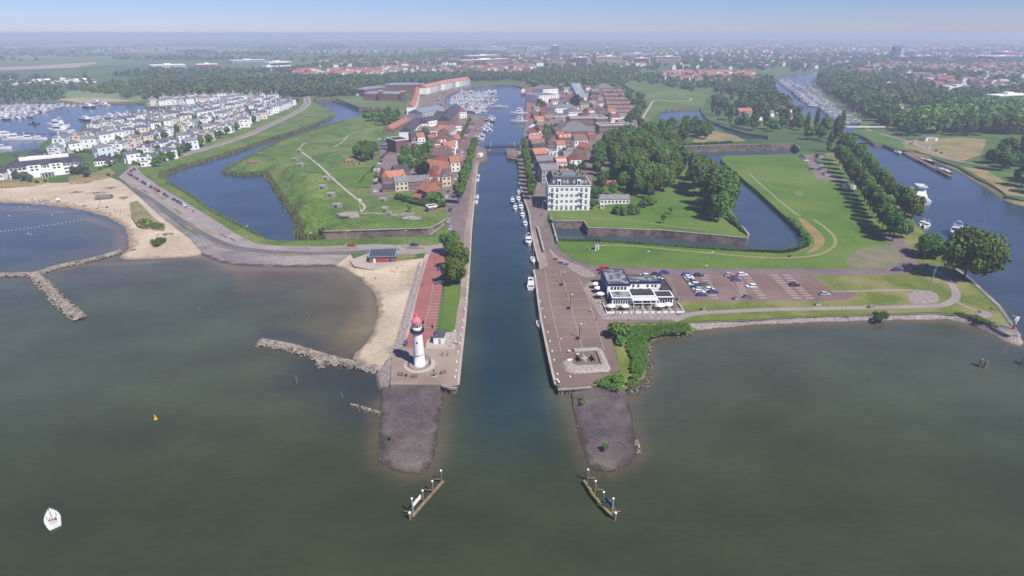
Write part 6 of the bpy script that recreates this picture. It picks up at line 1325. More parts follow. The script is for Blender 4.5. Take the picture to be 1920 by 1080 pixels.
# ================================================================ people
SKIN = [M('skin_tone', (.5, .28, .19, 1), None, rough=.7), M('skin_tone_dark', (.25, .13, .09, 1), None, rough=.7)]
HAIRM = M('hair', (.03, .02, .015, 1), None)
CLOTH = [M('cloth_'+n, c, None) for n, c in (('white', (.7, .7, .7, 1)), ('red', (.4, .05, .05, 1)), ('blue', (.05, .1, .35, 1)), ('black', (.02, .02, .025, 1)), ('teal', (.05, .25, .28, 1)))]
CN = ['white', 'red', 'blue', 'black', 'teal']
def person_mesh(pose, shirt, trousers, skin):
    J = {'pel': (0, 0, .95), 'ches': (0, .01, 1.28), 'neck': (0, .01, 1.48), 'head': (0, .03, 1.66), 'hl': (-.1, 0, .9), 'hr': (.1, 0, .9)}
    if pose == 'stand': J.update(kl=(-.11, .03, .5), kr=(.11, -.01, .5), al=(-.12, -.02, .08), ar=(.13, .0, .08), tl=(-.13, .14, .03), tr=(.15, .15, .03), sl=(-.19, 0, 1.42), sr=(.19, 0, 1.42), el=(-.26, -.02, 1.13), er=(.26, -.02, 1.13), wl=(-.27, .1, .88), wr=(.27, .1, .88))
    if pose == 'walk': J.update(kl=(-.1, .2, .52), kr=(.1, -.05, .5), al=(-.1, .22, .1), ar=(.1, -.35, .2), tl=(-.1, .38, .04), tr=(.1, -.3, .06), sl=(-.19, 0, 1.42), sr=(.19, 0, 1.42), el=(-.24, -.15, 1.16), er=(.24, .12, 1.15), wl=(-.23, -.1, .9), wr=(.23, .32, 1.0))
    if pose == 'sit': J.update(pel=(0, 0, .14), ches=(0, -.05, .46), neck=(0, -.02, .66), head=(0, .02, .84), hl=(-.1, .05, .12), hr=(.1, .05, .12), kl=(-.13, .38, .4), kr=(.14, .42, .36), al=(-.14, .62, .08), ar=(.16, .7, .08), tl=(-.15, .76, .05), tr=(.17, .84, .05), sl=(-.19, -.03, .6), sr=(.19, -.03, .6), el=(-.25, .12, .42), er=(.25, .12, .4), wl=(-.16, .34, .42), wr=(.17, .36, .38))
    if pose == 'lie': J.update(pel=(0, 0, .13), ches=(0, .34, .15), neck=(0, .55, .15), head=(0, .73, .16), hl=(-.1, -.05, .12), hr=(.1, -.05, .12), kl=(-.12, -.45, .12), kr=(.13, -.42, .25), al=(-.14, -.86, .08), ar=(.14, -.8, .06), tl=(-.16, -.95, .16), tr=(.16, -.92, .12), sl=(-.2, .48, .14), sr=(.2, .48, .14), el=(-.36, .3, .1), er=(.38, .6, .1), wl=(-.33, .05, .08), wr=(.2, .8, .08))
    E = [('pel', 'ches'), ('ches', 'neck'), ('neck', 'head'), ('pel', 'hl'), ('hl', 'kl'), ('kl', 'al'), ('al', 'tl'), ('pel', 'hr'), ('hr', 'kr'), ('kr', 'ar'), ('ar', 'tr'), ('ches', 'sl'), ('sl', 'el'), ('el', 'wl'), ('ches', 'sr'), ('sr', 'er'), ('er', 'wr')]
    rad = dict(pel=.15, ches=.16, neck=.06, head=.105, hl=.1, hr=.1, kl=.062, kr=.062, al=.042, ar=.042, tl=.035, tr=.035, sl=.065, sr=.065, el=.045, er=.045, wl=.034, wr=.034)
    ks = list(J); me = bpy.data.meshes.new('person'); me.from_pydata([J[k] for k in ks], [(ks.index(a), ks.index(b)) for a, b in E], [])
    ob = bpy.data.objects.new('person_build', me); COL.objects.link(ob); md = ob.modifiers.new('s', 'SKIN'); ob.modifiers.new('u', 'SUBSURF').levels = 1
    sv = me.skin_vertices[0].data
    for i, k in enumerate(ks): sv[i].radius = (rad[k],)*2; sv[i].use_root = (k == 'pel')
    dg = bpy.context.evaluated_depsgraph_get(); dg.update(); out = bpy.data.meshes.new_from_object(ob.evaluated_get(dg)); bpy.data.objects.remove(ob); out.name = 'person'
    out.materials.clear()
    for q in (skin, shirt, trousers): out.materials.append(q)
    up = {k: Vector(v) for k, v in J.items()}; names = dict(ches=1, sl=1, sr=1, el=0 if shirt == skin else 1, er=0 if shirt == skin else 1, pel=2, hl=2, hr=2, kl=2 if pose in ('stand', 'walk') else 0, kr=2 if pose in ('stand', 'walk') else 0)
    for f in out.polygons:
        c = f.center; k = min(up, key=lambda q: (up[q]-c).length); f.material_index = names.get(k, 0); f.use_smooth = True
    return out, J['head']
PEOPLE = []
hairs = MB(); hairs.lathe([(.115, 0), (.118, .05), (.09, .1), (.03, .13)], 10); hair_me = hairs.mesh('hair', HAIRM, True)
for pose in ('stand', 'walk', 'sit', 'lie'):
    for v in range(3):
        sh = random.randrange(5); tr = random.randrange(5); sk = SKIN[v % 2]; bare = pose in ('sit', 'lie') and v < 2
        me, hd = person_mesh(pose, sk if bare else CLOTH[sh], CLOTH[tr], sk)
        o = link('person', me); tag(o, 'x', 'person'); h = link('hair', hair_me, o, (hd[0], hd[1]-.01, hd[2]+.02))
        if pose == 'lie': h.rotation_euler = (-1.5, 0, 0)
        PEOPLE.append((pose, Proto(o), f"person {dict(stand='standing', walk='walking', sit='sitting', lie='lying')[pose]} in {(CN[tr]+' swimwear') if bare else (CN[sh]+' top')}"))
def people(pts, where, group, poses, per=12):
    its = []
    for (x, y) in pts:
        c = random.choice([q for q in PEOPLE if q[0] in poses]); p = P(x, y); its.append((c[1].put((p.x, p.y, p.z), random.uniform(0, 6.28)), c[2]))
    label_rows(its, where, group, per)
bp = [(62+random.gauss(0, 3), 376+random.gauss(0, 2)) for _ in range(8)]+[(78, 375), (82, 377), (86, 374), (74, 378), (70, 381), (92, 379)]+[(110, 378), (115, 383), (128, 386), (135, 384), (142, 387), (160, 383), (175, 389), (185, 390)]
people(bp, 'on the hotel beach', 'bathers on the hotel beach', ('sit', 'lie', 'stand'))
people([(215, 397), (218, 399), (222, 398), (226, 399), (227, 396), (208, 404), (200, 389), (186, 386), (189, 381), (200, 372), (5, 361), (22, 369), (59, 361), (105, 369), (141, 360), (163, 365), (297, 353), (242, 405)], 'on the sand by the tent', 'people on the upper hotel beach', ('stand', 'walk', 'sit'))
people([(735, 509), (740, 510), (754, 510), (765, 533), (767, 535), (763, 534), (704, 523), (745, 503)], 'on the cove beach', 'people on the cove beach', ('sit', 'lie'), 20)
people([(830, 668.5), (840, 668)], 'right of the lighthouse', 'people by the lighthouse', ('stand', 'walk'), 20)
people([(851, 644), (855, 645), (857, 647)], 'at the lamp post by the white hut', 'people by the white hut', ('stand',), 20)
people([(1107, 586), (1144, 612), (1145, 610), (1073, 492), (1153, 593), (1159, 592), (1022, 500), (1118, 602), (1180, 602), (1040, 520), (1064, 552), (1095, 610), (1052, 640), (1126, 570), (1240, 605)], 'on the plaza', 'people on the plaza', ('stand', 'walk'), 20)
people([(1017, 437), (1017, 432), (1041, 411), (1042, 414), (818, 489), (793, 538), (879, 404), (870, 385), (868, 402)], 'along the quays', 'people along the quays', ('walk', 'stand'), 20)
sw = []
for x, y in ((14, 405), (18, 405), (61, 409), (58, 415), (98, 404), (53, 438), (58, 440), (61, 442), (38, 388), (52, 389), (178, 404)):
    c = random.choice([q for q in PEOPLE if q[0] == 'stand']); p = G(x, y, 0); sw.append((c[1].put((p.x, p.y, -1.05), random.uniform(0, 6)), 'person wading in the water'))
label_rows(sw, 'of the beach lagoon', 'bathers in the lagoon', 20)
p0 = G(101, 982, 0)
for i, (dx, dy) in enumerate(((-.45, 0), (.6, .3))):
    c = [q for q in PEOPLE if q[0] == 'sit'][i]; c[1].put((p0.x+dx, p0.y+dy, .75), 1.5, None, f"{c[2]} in the cockpit of the river sailboat, {['left', 'right'][i]} one")
# ================================================================ beach things, buoys, posts
t = thing('swimming_line', 'dotted line of white floats across the beach lagoon', 'float line'); m = MB(); fp = [G(-20+i*7.2, 436.5-i*.72-(i*i)*.012, 0) for i in range(25)]
for a, b in zip(fp[:-1], fp[1:]): m.tube((a.x, a.y, .02), (b.x, b.y, .02), .04, n=4)
m.build('rope', WOOD, t); fm = MB(); fm.lathe([(.04, -.2), (.15, -.08), (.17, .06), (.13, .17), (.03, .2)], 8); fme = fm.mesh('float', W_)
for a in fp: link('float', fme, t, (a.x, a.y, .05))
def buoy(px, py, label):
    p = G(px, py, 0); t = thing('buoy', label, 'buoy', p); m = MB(); m.lathe([(.1, -.3), (.48, -.1), (.5, .15), (.3, .45), (.15, .95), (.13, 1.2), (.04, 1.25)], 14); m.build('body', YELLOW, t, True); m = MB(); m.box(-.2, .2, -.03, .03, 1.25, 1.5); m.box(-.03, .03, -.2, .2, 1.25, 1.5); m.build('topmark', YELLOW, t)
buoy(292, 786, 'yellow navigation buoy floating alone on the river at left')
its = []
for x, y, h in ((557, 720, 3.2), (577, 592, 1.8), (575, 603, 1.6), (642, 744, 1.5), (652, 592, 1.0), (375, 584, 1.8), (398, 583, 1.2), (547, 592, 1.2), (1270, 635, 1.5)):
    p = G(x, y, 0); m = MB(); m.tube((0, 0, -1), (random.uniform(-.1, .1), 0, h), .18, .14, 7); its.append((tag(m.build('stake', WOOD, None, False, p), 'x', 'stake'), 'grey timber stake'))
label_rows(its, 'standing in the shallow water', 'stakes in the shallows', 20)
for px, py, l in ((1842, 688, 'cluster of short weathered piles standing in the river at right'), (1921, 684, 'pile cluster cut by the right picture edge'), (1847, 361, 'dark navigation pile group in the upper river')):
    p = G(px, py, 0); t = thing('pile_cluster', l, 'mooring piles', p)
    for dx, dy in ((-1.2, 0), (0, .9), (1.2, 0), (0, -.8), (-.6, .3)):
        m = MB(); m.tube((dx, dy, -1), (dx*.9, dy*.9, 2.6+random.uniform(-.3, .5)), .32, .28, 8); m.build('pile', WOOD, t)
def guide(pl, beams, board, label, side_):
    """fender guide in the channel mouth: posts, walings, raked braces and a board"""
    o0 = G(*pl[0], 0); t = thing('channel_guide', label, 'mooring dolphin', o0); bw = [G(x, y, 0)-o0 for x, y in pl]
    for i, q in enumerate(bw):
        h = 4.9 if i == 0 else 3.7
        m = MB(); m.tube((q.x, q.y, -1.5), (q.x, q.y, h), .2, .18, 10); po = m.build('post', STEEL if i == 0 else WOOD, t)
        m = MB(); m.lathe([(.25, h-.05), (.26, h+.18), (.1, h+.28)], 10, (q.x, q.y)); m.build('cap', W_, po)
        m = MB(); m.tube((q.x+side_*1.6, q.y+.9, -1), (q.x+side_*.25, q.y+.1, 2.4), .17, .15, 8); m.tube((q.x+side_*.15, q.y, 1.0), (q.x+side_*2.0, q.y+.3, .95), .13, n=6); m.build('brace', WOOD, t)
    for (A, B) in beams:
        a, b = G(*A, 1.2)-o0, G(*B, 1.2)-o0; d = (b-a).normalized(); n = Vector((-d.y, d.x, 0))*.3; m = MB()
        m.prism([(a+n).to_2d(), (b+n).to_2d(), (b-n).to_2d(), (a-n).to_2d()], .85, 1.25); m.build('beam', WOODY if side_ > 0 else WOOD, t)
    a, b = bw[0], bw[1]; d = (b-a).normalized(); n = Vector((-d.y, d.x, 0)); m = MB(); off = n*(.35 if side_ < 0 else -.35)
    a2, b2 = a+d*.5+off, b-d*.3+off; m.prism([a2.to_2d(), b2.to_2d(), (b2+n*.1).to_2d(), (a2+n*.1).to_2d()], 1.6, 2.7); m.build('board', board, t)
    q = bw[0]+Vector((-.5*side_*-1, -1.3, 0)); m = MB(); m.tube((q.x, q.y, -1.5), (q.x, q.y, 2.0), .3, .28, 10); po = m.build('post', WOOD, t); m = MB(); m.lathe([(.33, 2.0), (.34, 2.15), (.1, 2.3)], 10, (q.x, q.y)); m.build('cap', W_, po)
guide([(775, 966), (794, 943), (812, 925), (828, 905)], [((772, 968), (831, 901))], W_, 'timber fender guide with white board at the left channel mouth', -1)
guide([(1147, 966), (1130, 946), (1115, 925), (1101, 903)], [((1095, 900), (1108, 919)), ((1108, 921), (1124, 941)), ((1126, 944), (1146, 964))], SAILC, 'timber fender guide with blue board at the right channel mouth', 1)
# ================================================================ quay furniture
def bollards(pts, where, group):
    its = []; m = MB(); m.lathe([(.22, 0), (.18, .3), (.3, .42), (.3, .5), (.12, .58)], 10); me = m.mesh('bollard', W_)
    for x, y in pts: p = P(x, y); its.append((tag(link('bollard', me, None, (p.x, p.y, p.z+.05), 0, .95), 'x', 'bollard'), 'white mooring bollard'))
    label_rows(its, where, group, 40)
bollards([(868.5, 602), (867, 616), (864, 629), (862, 645), (859, 662), (856, 680), (855, 696), (853, 708), (871, 580), (873.5, 560), (875, 540), (877, 520)], 'along the left quay edge', 'bollards along the left quay')
bollards([(1004, 520), (1008, 545), (1013, 566), (1016, 580), (1021, 596), (1027, 624), (1031, 641), (1035, 660), (1039, 677), (1045, 703), (1069, 708)], 'along the plaza quay edge', 'bollards along the plaza quay')
def lamp(px, py, h, label, arm=1.4, double=False, mat=STEEL, az=0, name='street_lamp'):
    p = P(px, py); t = thing(name, label, 'street lamp', p, az); m = MB(); m.tube((0, 0, 0), (0, 0, h), .13, .08, 8); m.build('pole', mat, t)
    for s in ((1, -1) if double else (1,)):
        m = MB(); m.tube((0, 0, h-.05), (s*arm, 0, h+.15), .06, n=6); a_ = m.build('arm', mat, t); m = MB(); m.box(s*arm-.4, s*arm+.4, -.16, .16, h+.08, h+.24); m.build('lamp_head', W_, a_)
for a in (((582, 470), 9, 'street lamp on the dike road near its bend'), ((651, 466), 9, 'street lamp beside the red car on the dike road'), ((759, 465), 9, 'street lamp beside the dark car at the dike road end'), ((464, 452), 8, 'street lamp at the left end of the dike parking strip'), ((1109, 501), 8, 'street lamp on the meadow edge by the road curve'), ((1207, 507), 9, 'street lamp behind the restaurant roof'), ((1326, 504), 8, 'street lamp at the meadow edge above parked cars'), ((1313, 535), 9, 'tall street lamp among the nearest parked cars'), ((1035, 466), 7, 'street lamp at the start of the road curve'), ((1017, 395), 6, 'slender lamp beside the lower quay stairs'), ((1132, 397), 6, 'street lamp at the foot of apartment garden'), ((846, 650), 6, 'lamp post beside the white hut')):
    lamp(*a[0], a[1], a[2])
for x, y, l in ((1055, 533, 'farthest'), (1069, 577, 'middle'), (1086, 634, 'nearest')):
    lamp(x, y, 5.5, f'slim dark lamp post on the plaza line, {l} of three', .5, False, DARK)
    p = P(x-3, y+3); m = MB(); m.box(-.7, .7, -.3, .3, .4, .5); m.box(-.6, -.5, -.25, .25, 0, .4); m.box(.5, .6, -.25, .25, 0, .4); m.box(-.7, .7, .22, .3, .5, .95); tag(m.build('bench', DARK, None, False, p), f'dark bench at the foot of the plaza lamp, {l} of three', 'bench')
# signal mast and other masts at the right
p = P(1741, 545); t = thing('signal_mast', 'tall pale signal mast with crossarm near the biggest tree', 'mast', p); m = MB(); m.tube((0, 0, 0), (0, 0, 13), .22, .12, 8); m.build('pole', STEEL, t); m = MB(); m.tube((-3.4, 0, 11.6), (1.2, 0, 11.2), .1, n=6); m.tube((-.8, 0, 9), (.8, 0, 9), .07, n=5); m.build('crossarm', STEEL, t)
lamp(1725, 508, 10, 'leaning grey lamp pole at the road curve under trees', .6)
p = P(1472, 504); t = thing('flood_light', 'camera pole with dark box on the meadow edge', 'pole', p); m = MB(); m.tube((0, 0, 0), (.6, 0, 6), .09, .07, 6); m.build('pole', STEEL, t); m = MB(); m.box(.2, 1.3, -.3, .3, 5.8, 6.5); m.build('box', DARK, t)
p = P(1899, 618); t = thing('harbour_beacon', 'red and white harbour beacon post at the stone point', 'beacon', p); m = MB(); m.tube((0, 0, 0), (0, 0, 2.5), .35, .3, 8); m.build('base', RED, t); m = MB(); m.tube((0, 0, 2.5), (0, 0, 5), .3, .25, 8); m.box(-.7, .7, -.05, .05, 3.6, 5.2); m.build('daymark', W_, t)
p = P(1180, 215); m = MB(); m.tube((0, 0, 0), (0, 0, 42), .5, .15, 6)
tag(m.build('radio_mast', STEEL, None, False, P(1180, 172)), 'thin tall radio mast standing in the far pond meadow', 'mast')
p = P(676, 396); t = thing('flagpole', 'white flagpole with pale flag beside the big fort bunker', 'flagpole', p); m = MB(); m.tube((0, 0, 0), (0, 0, 8), .09, .05, 6); m.build('pole', W_, t); m = MB(); m.loft([[(0, .03*math.sin(x*4), 6.6), (x, .25*math.sin(x*3), 6.5), (x, .25*math.sin(x*3), 7.7), (0, 0, 7.8)] for x in (0.02, .8, 1.7)], cap=False); m.build('flag', W_, t)
# benches and panels round the lighthouse
def bench(px, py, rz, label, mat=WOOD):
    p = P(px, py); t = thing('bench', label, 'bench', (p.x, p.y, p.z+.02), rz)
    m = MB()
    for y in (-.3, -.1, .1): m.box(-1.0, 1.0, y, y+.16, .42, .48)
    m.build('seat', mat, t); m = MB(); m.box(-1.0, 1.0, .3, .35, .55, .68); m.box(-1.0, 1.0, .33, .38, .74, .88); m.build('backrest', mat, t)
    for x in (-.8, .8): m = MB(); m.box(x-.05, x+.05, -.28, .34, 0, .42); m.box(x-.05, x+.05, .28, .34, .42, .9); m.build('leg', DARK, t)
bench(751, 704, -.35, 'pale bench at left below the lighthouse'); bench(776.5, 707.5, 0, 'pale bench directly below the lighthouse'); bench(831, 700, .7, 'pale bench at right below the lighthouse')
p = P(762, 706); t = thing('litter_bin', 'dark litter bin between the two benches below the lighthouse', 'bin', p); m = MB(); m.lathe([(.25, 0), (.28, .8), (.3, .85)], 12); m.build('body', DARK, t); m = MB(); m.lathe([(.3, .86), (.22, 1.0), (.05, 1.05)], 12); m.build('lid', DARK, t)
p = P(814, 706); t = thing('anchor', 'dark anchor standing on a pale slab below the lighthouse', 'anchor', p, .3); m = MB(); m.box(-.9, .9, -.6, .6, 0, .16); m.build('slab', PALE, t); m = MB(); m.tube((0, 0, .2), (0, .2, 2.3), .12, .1, 8); m.tube((-.8, .1, .9), (0, 0, .25), .13, n=6); m.tube((.8, .1, .9), (0, 0, .25), .13, n=6); m.tube((-.6, .2, 2.0), (.6, .2, 2.0), .07, n=6); m.build('shank', DARK, t)
p = P(762, 649); t = thing('info_board', 'blue information board at the corner of the red street', 'sign board', p, .1); m = MB(); m.box(-.6, .6, -.05, .05, .8, 2.2); m.build('panel', BLUEW, t)
for x in (-.55, .55): m = MB(); m.tube((x, .08, 0), (x, .08, 2.2), .05, n=6); m.build('post', DARK, t)
for i, (x, y) in enumerate(((811, 614), (794, 606))):
    p = P(x, y); t = thing('motorcycle_group', ['dark motorcycle parked at the end of the red brick bays', 'dark motorcycle parked behind the lighthouse lantern'][i], 'motorcycle', p, .4); m = MB()
    for yy in (-.65, .65):
        w = MB(); w.tube((-.06, yy, .32), (.06, yy, .32), .32, n=12); w.build('wheel', RUBBER, t)
    m = MB(); m.loft([[(-.12, -.6, .5), (.12, -.6, .5), (.1, -.6, .8), (-.1, -.6, .8)], [(-.2, .1, .3), (.2, .1, .3), (.16, .1, 1.0), (-.16, .1, 1.0)], [(-.08, .5, .6), (.08, .5, .6), (.06, .5, .95), (-.06, .5, .95)]]); m.tube((-.35, .5, 1.05), (.35, .5, 1.05), .03, n=5); m.build('body', DARK, t); t.name = 'motorcycle'
# the ring of cobbles with its two old guns
o0 = P(1098, 680); mB = MB()
def ring():
    outl = [(1050, 658), (1072, 655), (1120, 652), (1130, 657), (1146, 692), (1142, 698), (1075, 702), (1060, 697), (1051, 684)]
    inn = [(1069, 665), (1078, 661.5), (1114, 659.5), (1119, 662), (1127, 684.5), (1124, 685.5), (1080, 687), (1073, 683), (1069, 676)]
    w1 = [P(*q) for q in outl]; w2 = [P(*q) for q in inn]; m = MB(); n = len(w1)
    for i in range(n):
        if i in (0, 8): continue
        j = (i+1) % n
        a, b, c, d = w1[i], w1[j], w2[j], w2[i]; mid = lambda p, q, t, z: (p.x+(q.x-p.x)*t, p.y+(q.y-p.y)*t, z)
        s = [(lambda p, q: [(p.x, p.y, 1.98), mid(p, q, .25, 2.75), mid(p, q, .7, 2.95), (q.x, q.y, 2.6), (q.x, q.y, 1.98)])(p, q) for p, q in ((a, d), (b, c))]
        m.loft(s, cap=True)
    tag(m.build('cobble_ring', M('pale_cobbles', S(196, 186, 178), S(170, 160, 154), 1.2, fine=.2, fscale=2.5, bump=.3)), 'raised horseshoe bank of pale cobbles on the plaza', 'bank')
ring()
sheet('compass_star', [(1092, 661), (1098, 670), (1104, 671), (1099, 674), (1101, 684), (1095, 676), (1089, 672), (1094, 670)], PALE)
for i, (x, y) in enumerate(((1084, 676), (1110, 675))):
    p = P(x, y); t = thing('old_cannon', f"black old gun on carriage inside the cobbled bank, {'left' if i == 0 else 'right'} one", 'cannon', (p.x, p.y, p.z+.1), .2)
    m = MB(); m.tube((0, -1.5, 1.1), (0, .9, .95), .2, .34, 12); m.tube((0, -1.58, 1.1), (0, -1.4, 1.1), .26, n=12); m.build('barrel', DARK, t)
    m = MB()
    for s in (-.42, .36): m.box(s, s+.08, -.9, 1.1, .3, .85)
    m.box(-.34, .36, -.6, .9, .32, .5); m.build('carriage', DARK, t)
    for s in (-.58, .58):
        for yy in (-.7, .8): w = MB(); w.tube((s-.07, yy, .32), (s+.07, yy, .32), .32, n=12); w.build('wheel', DARK, t)
for x, y, l, sz in ((1067, 662, 'white panel on the cobble ring beside the steps', (.9, .5)), (1068.5, 679, 'white slab table inside the cobbled bank', (1.6, .9)), (1083, 668, 'white information panel behind the left old gun', (.9, .4))):
    p = P(x, y); t = thing('reading_desk', l, 'panel', (p.x, p.y, p.z+.1), .2); m = MB(); m.box(-sz[0]/2, sz[0]/2, -sz[1]/2, sz[1]/2, .75, .9); m.build('panel', W_, t); m = MB(); m.box(-.15, .15, -.12, .12, 0, .75); m.build('pedestal', CONC, t)
for i, (x, y, mt) in enumerate(((1042, 487, DARK), (1052, 494, DARK), (1062, 497, NAVY))):
    p = P(x, y); t = thing('picnic_bench', ['dark picnic bench on cobbles, farthest from the plaza', 'dark flat bench on cobbles, middle one', 'blue picnic bench on cobbles nearest the plaza'][i], 'bench', (p.x, p.y, p.z+.05), -.5); m = MB(); m.box(-1, 1, -.3, .3, .7, .76); m.build('table_top', mt, t)
    for s in (-1, 1): m = MB(); m.box(-1, 1, s*.7-.14, s*.7+.14, .42, .47); m.build('seat', mt, t); m = MB(); m.box(s*.7-.05, s*.7+.05, -.75, .75, .1, .4); m.box(s*.7-.05, s*.7+.05, -.2, .2, .4, .7); m.build('leg', mt, t)
# kiosks, cabinets on the grass
def cabinet(px, py, w, d, h, label, mat=CONC, name='cabinet', roofm=None):
    p = P(px, py); t = thing(name, label, name.replace('_', ' '), p, .03); m = MB(); m.box(-w/2, w/2, -d/2, d/2, -.2, h); m.build('body', mat, t); m = MB(); m.hip(-w/2, w/2, -d/2, d/2, h, .35, .12); m.build('roof', roofm or ROOFFLAT, t); m = MB(); m.box(-w*.3, w*.3, -d/2-.04, -d/2+.03, .1, h*.8); m.build('door', STEEL, t)
cabinet(1119, 468, 1.9, 1.6, 3.0, 'pale grey kiosk standing alone on the meadow', W_); cabinet(1105, 469, 1.4, .8, 1.0, 'low blue box beside the pale kiosk', BLUEW)
cabinet(1381, 562, 2.0, 1.2, 1.5, 'pale concrete cabinet at the car park edge'); cabinet(1319, 582, 1.6, 1.0, 1.2, 'pale bench block beside the footpath near the restaurant'); cabinet(1533, 573, 1.6, 1.1, 1.2, 'white round topped box on the grass strip', W_); cabinet(1633, 578, 2.0, 1.0, 1.1, 'grey bench block beside the river footpath'); cabinet(1272, 563, 1.2, 1.0, 1.3, 'dark litter container at the car park corner', DARK)
cabinet(1591, 354, 7, 4, 3, 'white portable cabin at the edge of the avenue', W_); cabinet(1537, 295, 6, 5, 3, 'dark roofed shed beside the gravel car park', BRICK, 'shed', SLATE); cabinet(1740, 264, 12, 9, 4, 'white flat building beside the dry meadow', W_, 'boat_house'); cabinet(708, 321, 5, 3, 2.6, 'white delivery van body parked by the fort lawn', W_, 'camper_van')
cabinet(1018, 405, 1.2, 1.0, 2.0, 'narrow brown cabinet at the lower quay', BRICK)
for i, (x, y) in enumerate(((1640, 541), (1900, 595), (1862, 580), (1838, 586))):
    if i: bench(x, y, .3*i, ['', 'bench at the stone point', 'bench at the round gravel spot, right', 'bench at the round gravel spot, left'][i])
# fort concrete works
def bunker(px, py, w, d, h, label, kind='box', rz=0, mat=CONC):
    p = P(px, py); t = thing('bunker', label, 'bunker', (p.x, p.y, p.z), rz); m = MB()
    if kind == 'box': m.prism([(-w/2, -d/2), (w/2, -d/2), (w/2, d/2), (-w/2, d/2)], -1.5, h, inset=.08)
    else: m.prism([(-w*.5, 0), (-w*.3, -d*.45), (w*.2, -d*.5), (w*.5, -d*.1), (w*.42, d*.4), (-w*.1, d*.5)], -2, h, inset=.18)
    m.build('body', mat, t); m = MB(); m.box(-w*.22, w*.12, -d/2-.12, -d/2+.6, .15, max(.9, h*.62)); m.build('opening', GLASS, t)
G3 = 'bunkers on the fort rampart'
for x, y, l in ((562, 285, 'small pale bunker at the top end of the long fort trail'), (553, 301, 'small round white emplacement on the upper rampart'), (564, 311, 'low pale emplacement below the round white one'), (612, 336, 'concrete bunker beside the middle of the long trail'), (606, 353, 'concrete bunker with dark mouth, third down the rampart'), (621, 367, 'white concrete bunker, fourth down the rampart'), (632, 388, 'concrete bunker just above the big flat bunker')):
    bunker(x, y, 5.2, 4, 2.2, l)
bunker(652, 405, 15, 9, 1.6, 'big flat faceted concrete bunker at the fort corner', 'flat'); bunker(719, 376, 5, 3.5, 1.8, 'pale stepped bunker on top of the grass mound'); bunker(722, 396, 3.4, 3, 2.6, 'small bunker with teal door below the grass mound')
p = P(722, 398); 
bunker(731, 404, 2.6, 2.4, 2.2, 'square concrete block beside the low fort wall')
p0, p1 = P(733, 405), P(776, 403); m = MB(); d = p1-p0; m.prism([(p0.x, p0.y), (p1.x, p1.y), (p1.x, p1.y+.6), (p0.x, p0.y+.6)], 1.5, max(p0.z, p1.z)+.8); tag(m.build('low_wall', CONC), 'low pale wall above the round gun emplacement', 'wall')
p = P(771, 411); m = MB(); m.lathe([(5.5, -1.2), (5.5, .3), (4.9, .35), (4.7, .1), (1.2, .1), (1.0, .5), (.1, .55)], 32); tag(m.build('gun_emplacement', CONC, None, False, p), 'round concrete gun emplacement at the fort corner lawn', 'emplacement')
def revet(A, B, h, label):
    c, rz, w = frame_of(A, B); t = thing('brick_revetment', label, 'revetment', c, rz); m = MB(); m.prism([(-w/2, -.3), (w/2, -.3), (w/2-2, 3.5), (-w/2+2, 3.5)], -1.5, h, inset=.02); m.build('wall', M('revetment_brick_'+label[:3], S(196, 150, 128), S(170, 128, 110), .4, fine=.15), t)
    m = MB()
    for k in (-.2, .2): m.box(w*k-.6, w*k+.6, -.38, -.25, .3, 1.7)
    m.build('opening', DARK, t)
revet((462, 310), (503, 306), 3.2, 'brick revetment at the west tip of the fort'); revet((648, 306), (665, 304), 3.2, 'tall brick revetment in the inner fort mound'); revet((655, 309), (682, 308), 1.0, 'low brick footing beside the inner fort mound')
bunker(671, 180, 5, 4, 3.5, 'small white block on the northern bastion lawn', mat=W_)
# beach driftwood tent and low things
DRIFT = M('driftwood', S(150, 130, 112), S(110, 94, 82), 2)
def heap(px, py, w, d, label, h=.8, mat=DRIFT, name='driftwood_heap', n=26):
    p = P(px, py); m = MB()
    for i in range(n):
        a = random.uniform(0, 6.28); x, y = random.gauss(0, w/4), random.gauss(0, d/4); l = random.uniform(.6, 1.8)
        m.tube((x-l*math.cos(a), y-l*math.sin(a), .05), (x+l*math.cos(a), y+l*math.sin(a), random.uniform(.1, h)), .09, n=5)
    tag(m.build(name, mat, None, False, p), label, name.replace('_', ' '))
heap(145, 361, 9, 4, 'driftwood pile on the upper hotel beach'); heap(182, 362, 14, 4, 'long low driftwood pile left of the beach tent'); heap(208, 353, 6, 3, 'dark driftwood pile near the dike path'); heap(232, 371, 9, 5, 'driftwood pile at the right side of the beach'); heap(316, 440, 8, 4, 'driftwood pile below the marram bank'); heap(252, 469, 3, 2, 'little dark driftwood pile on the sand spit', n=8)
p = P(196, 372); t = thing('beach_tent', 'grey canvas beach shelter with red flag cloth', 'shelter', p, .2); m = MB(); m.gable(-4.5, 4.5, -2.5, 2.5, .9, 1.7, 'x', 0); m.box(-4.4, 4.4, -2.4, 2.4, 0, .9); m.build('canvas', M('grey_canvas', S(150, 138, 130), S(120, 108, 102), 1), t); m = MB(); m.prism([(-5.6, -2.6), (-4.4, -2.6), (-4.4, -1.2), (-5.4, -1.2)], .6, .75); m.build('red_cloth', RED, t)
p = P(201, 389); t = thing('rubber_dinghy', 'small red rubber dinghy pulled up on the beach', 'dinghy', p, .4); m = MB(); m.loft([[(s*.7, y, .35), (s*.45, y, .12), (s*.45, y, .55)] for s, y in ((1, -1.3), (1, .5), (.5, 1.4))]); m.loft([[(-s*.7, y, .35), (-s*.45, y, .12), (-s*.45, y, .55)] for s, y in ((1, -1.3), (1, .5), (.5, 1.4))]); m.box(-.6, .6, -1.35, -1.1, .1, .5); m.box(-.5, .5, -1.2, 1, .08, .16); m.build('tube', RED, t)
its = []; tm_ = MB(); tm_.box(-.45, .45, -.95, .95, .0, .03)
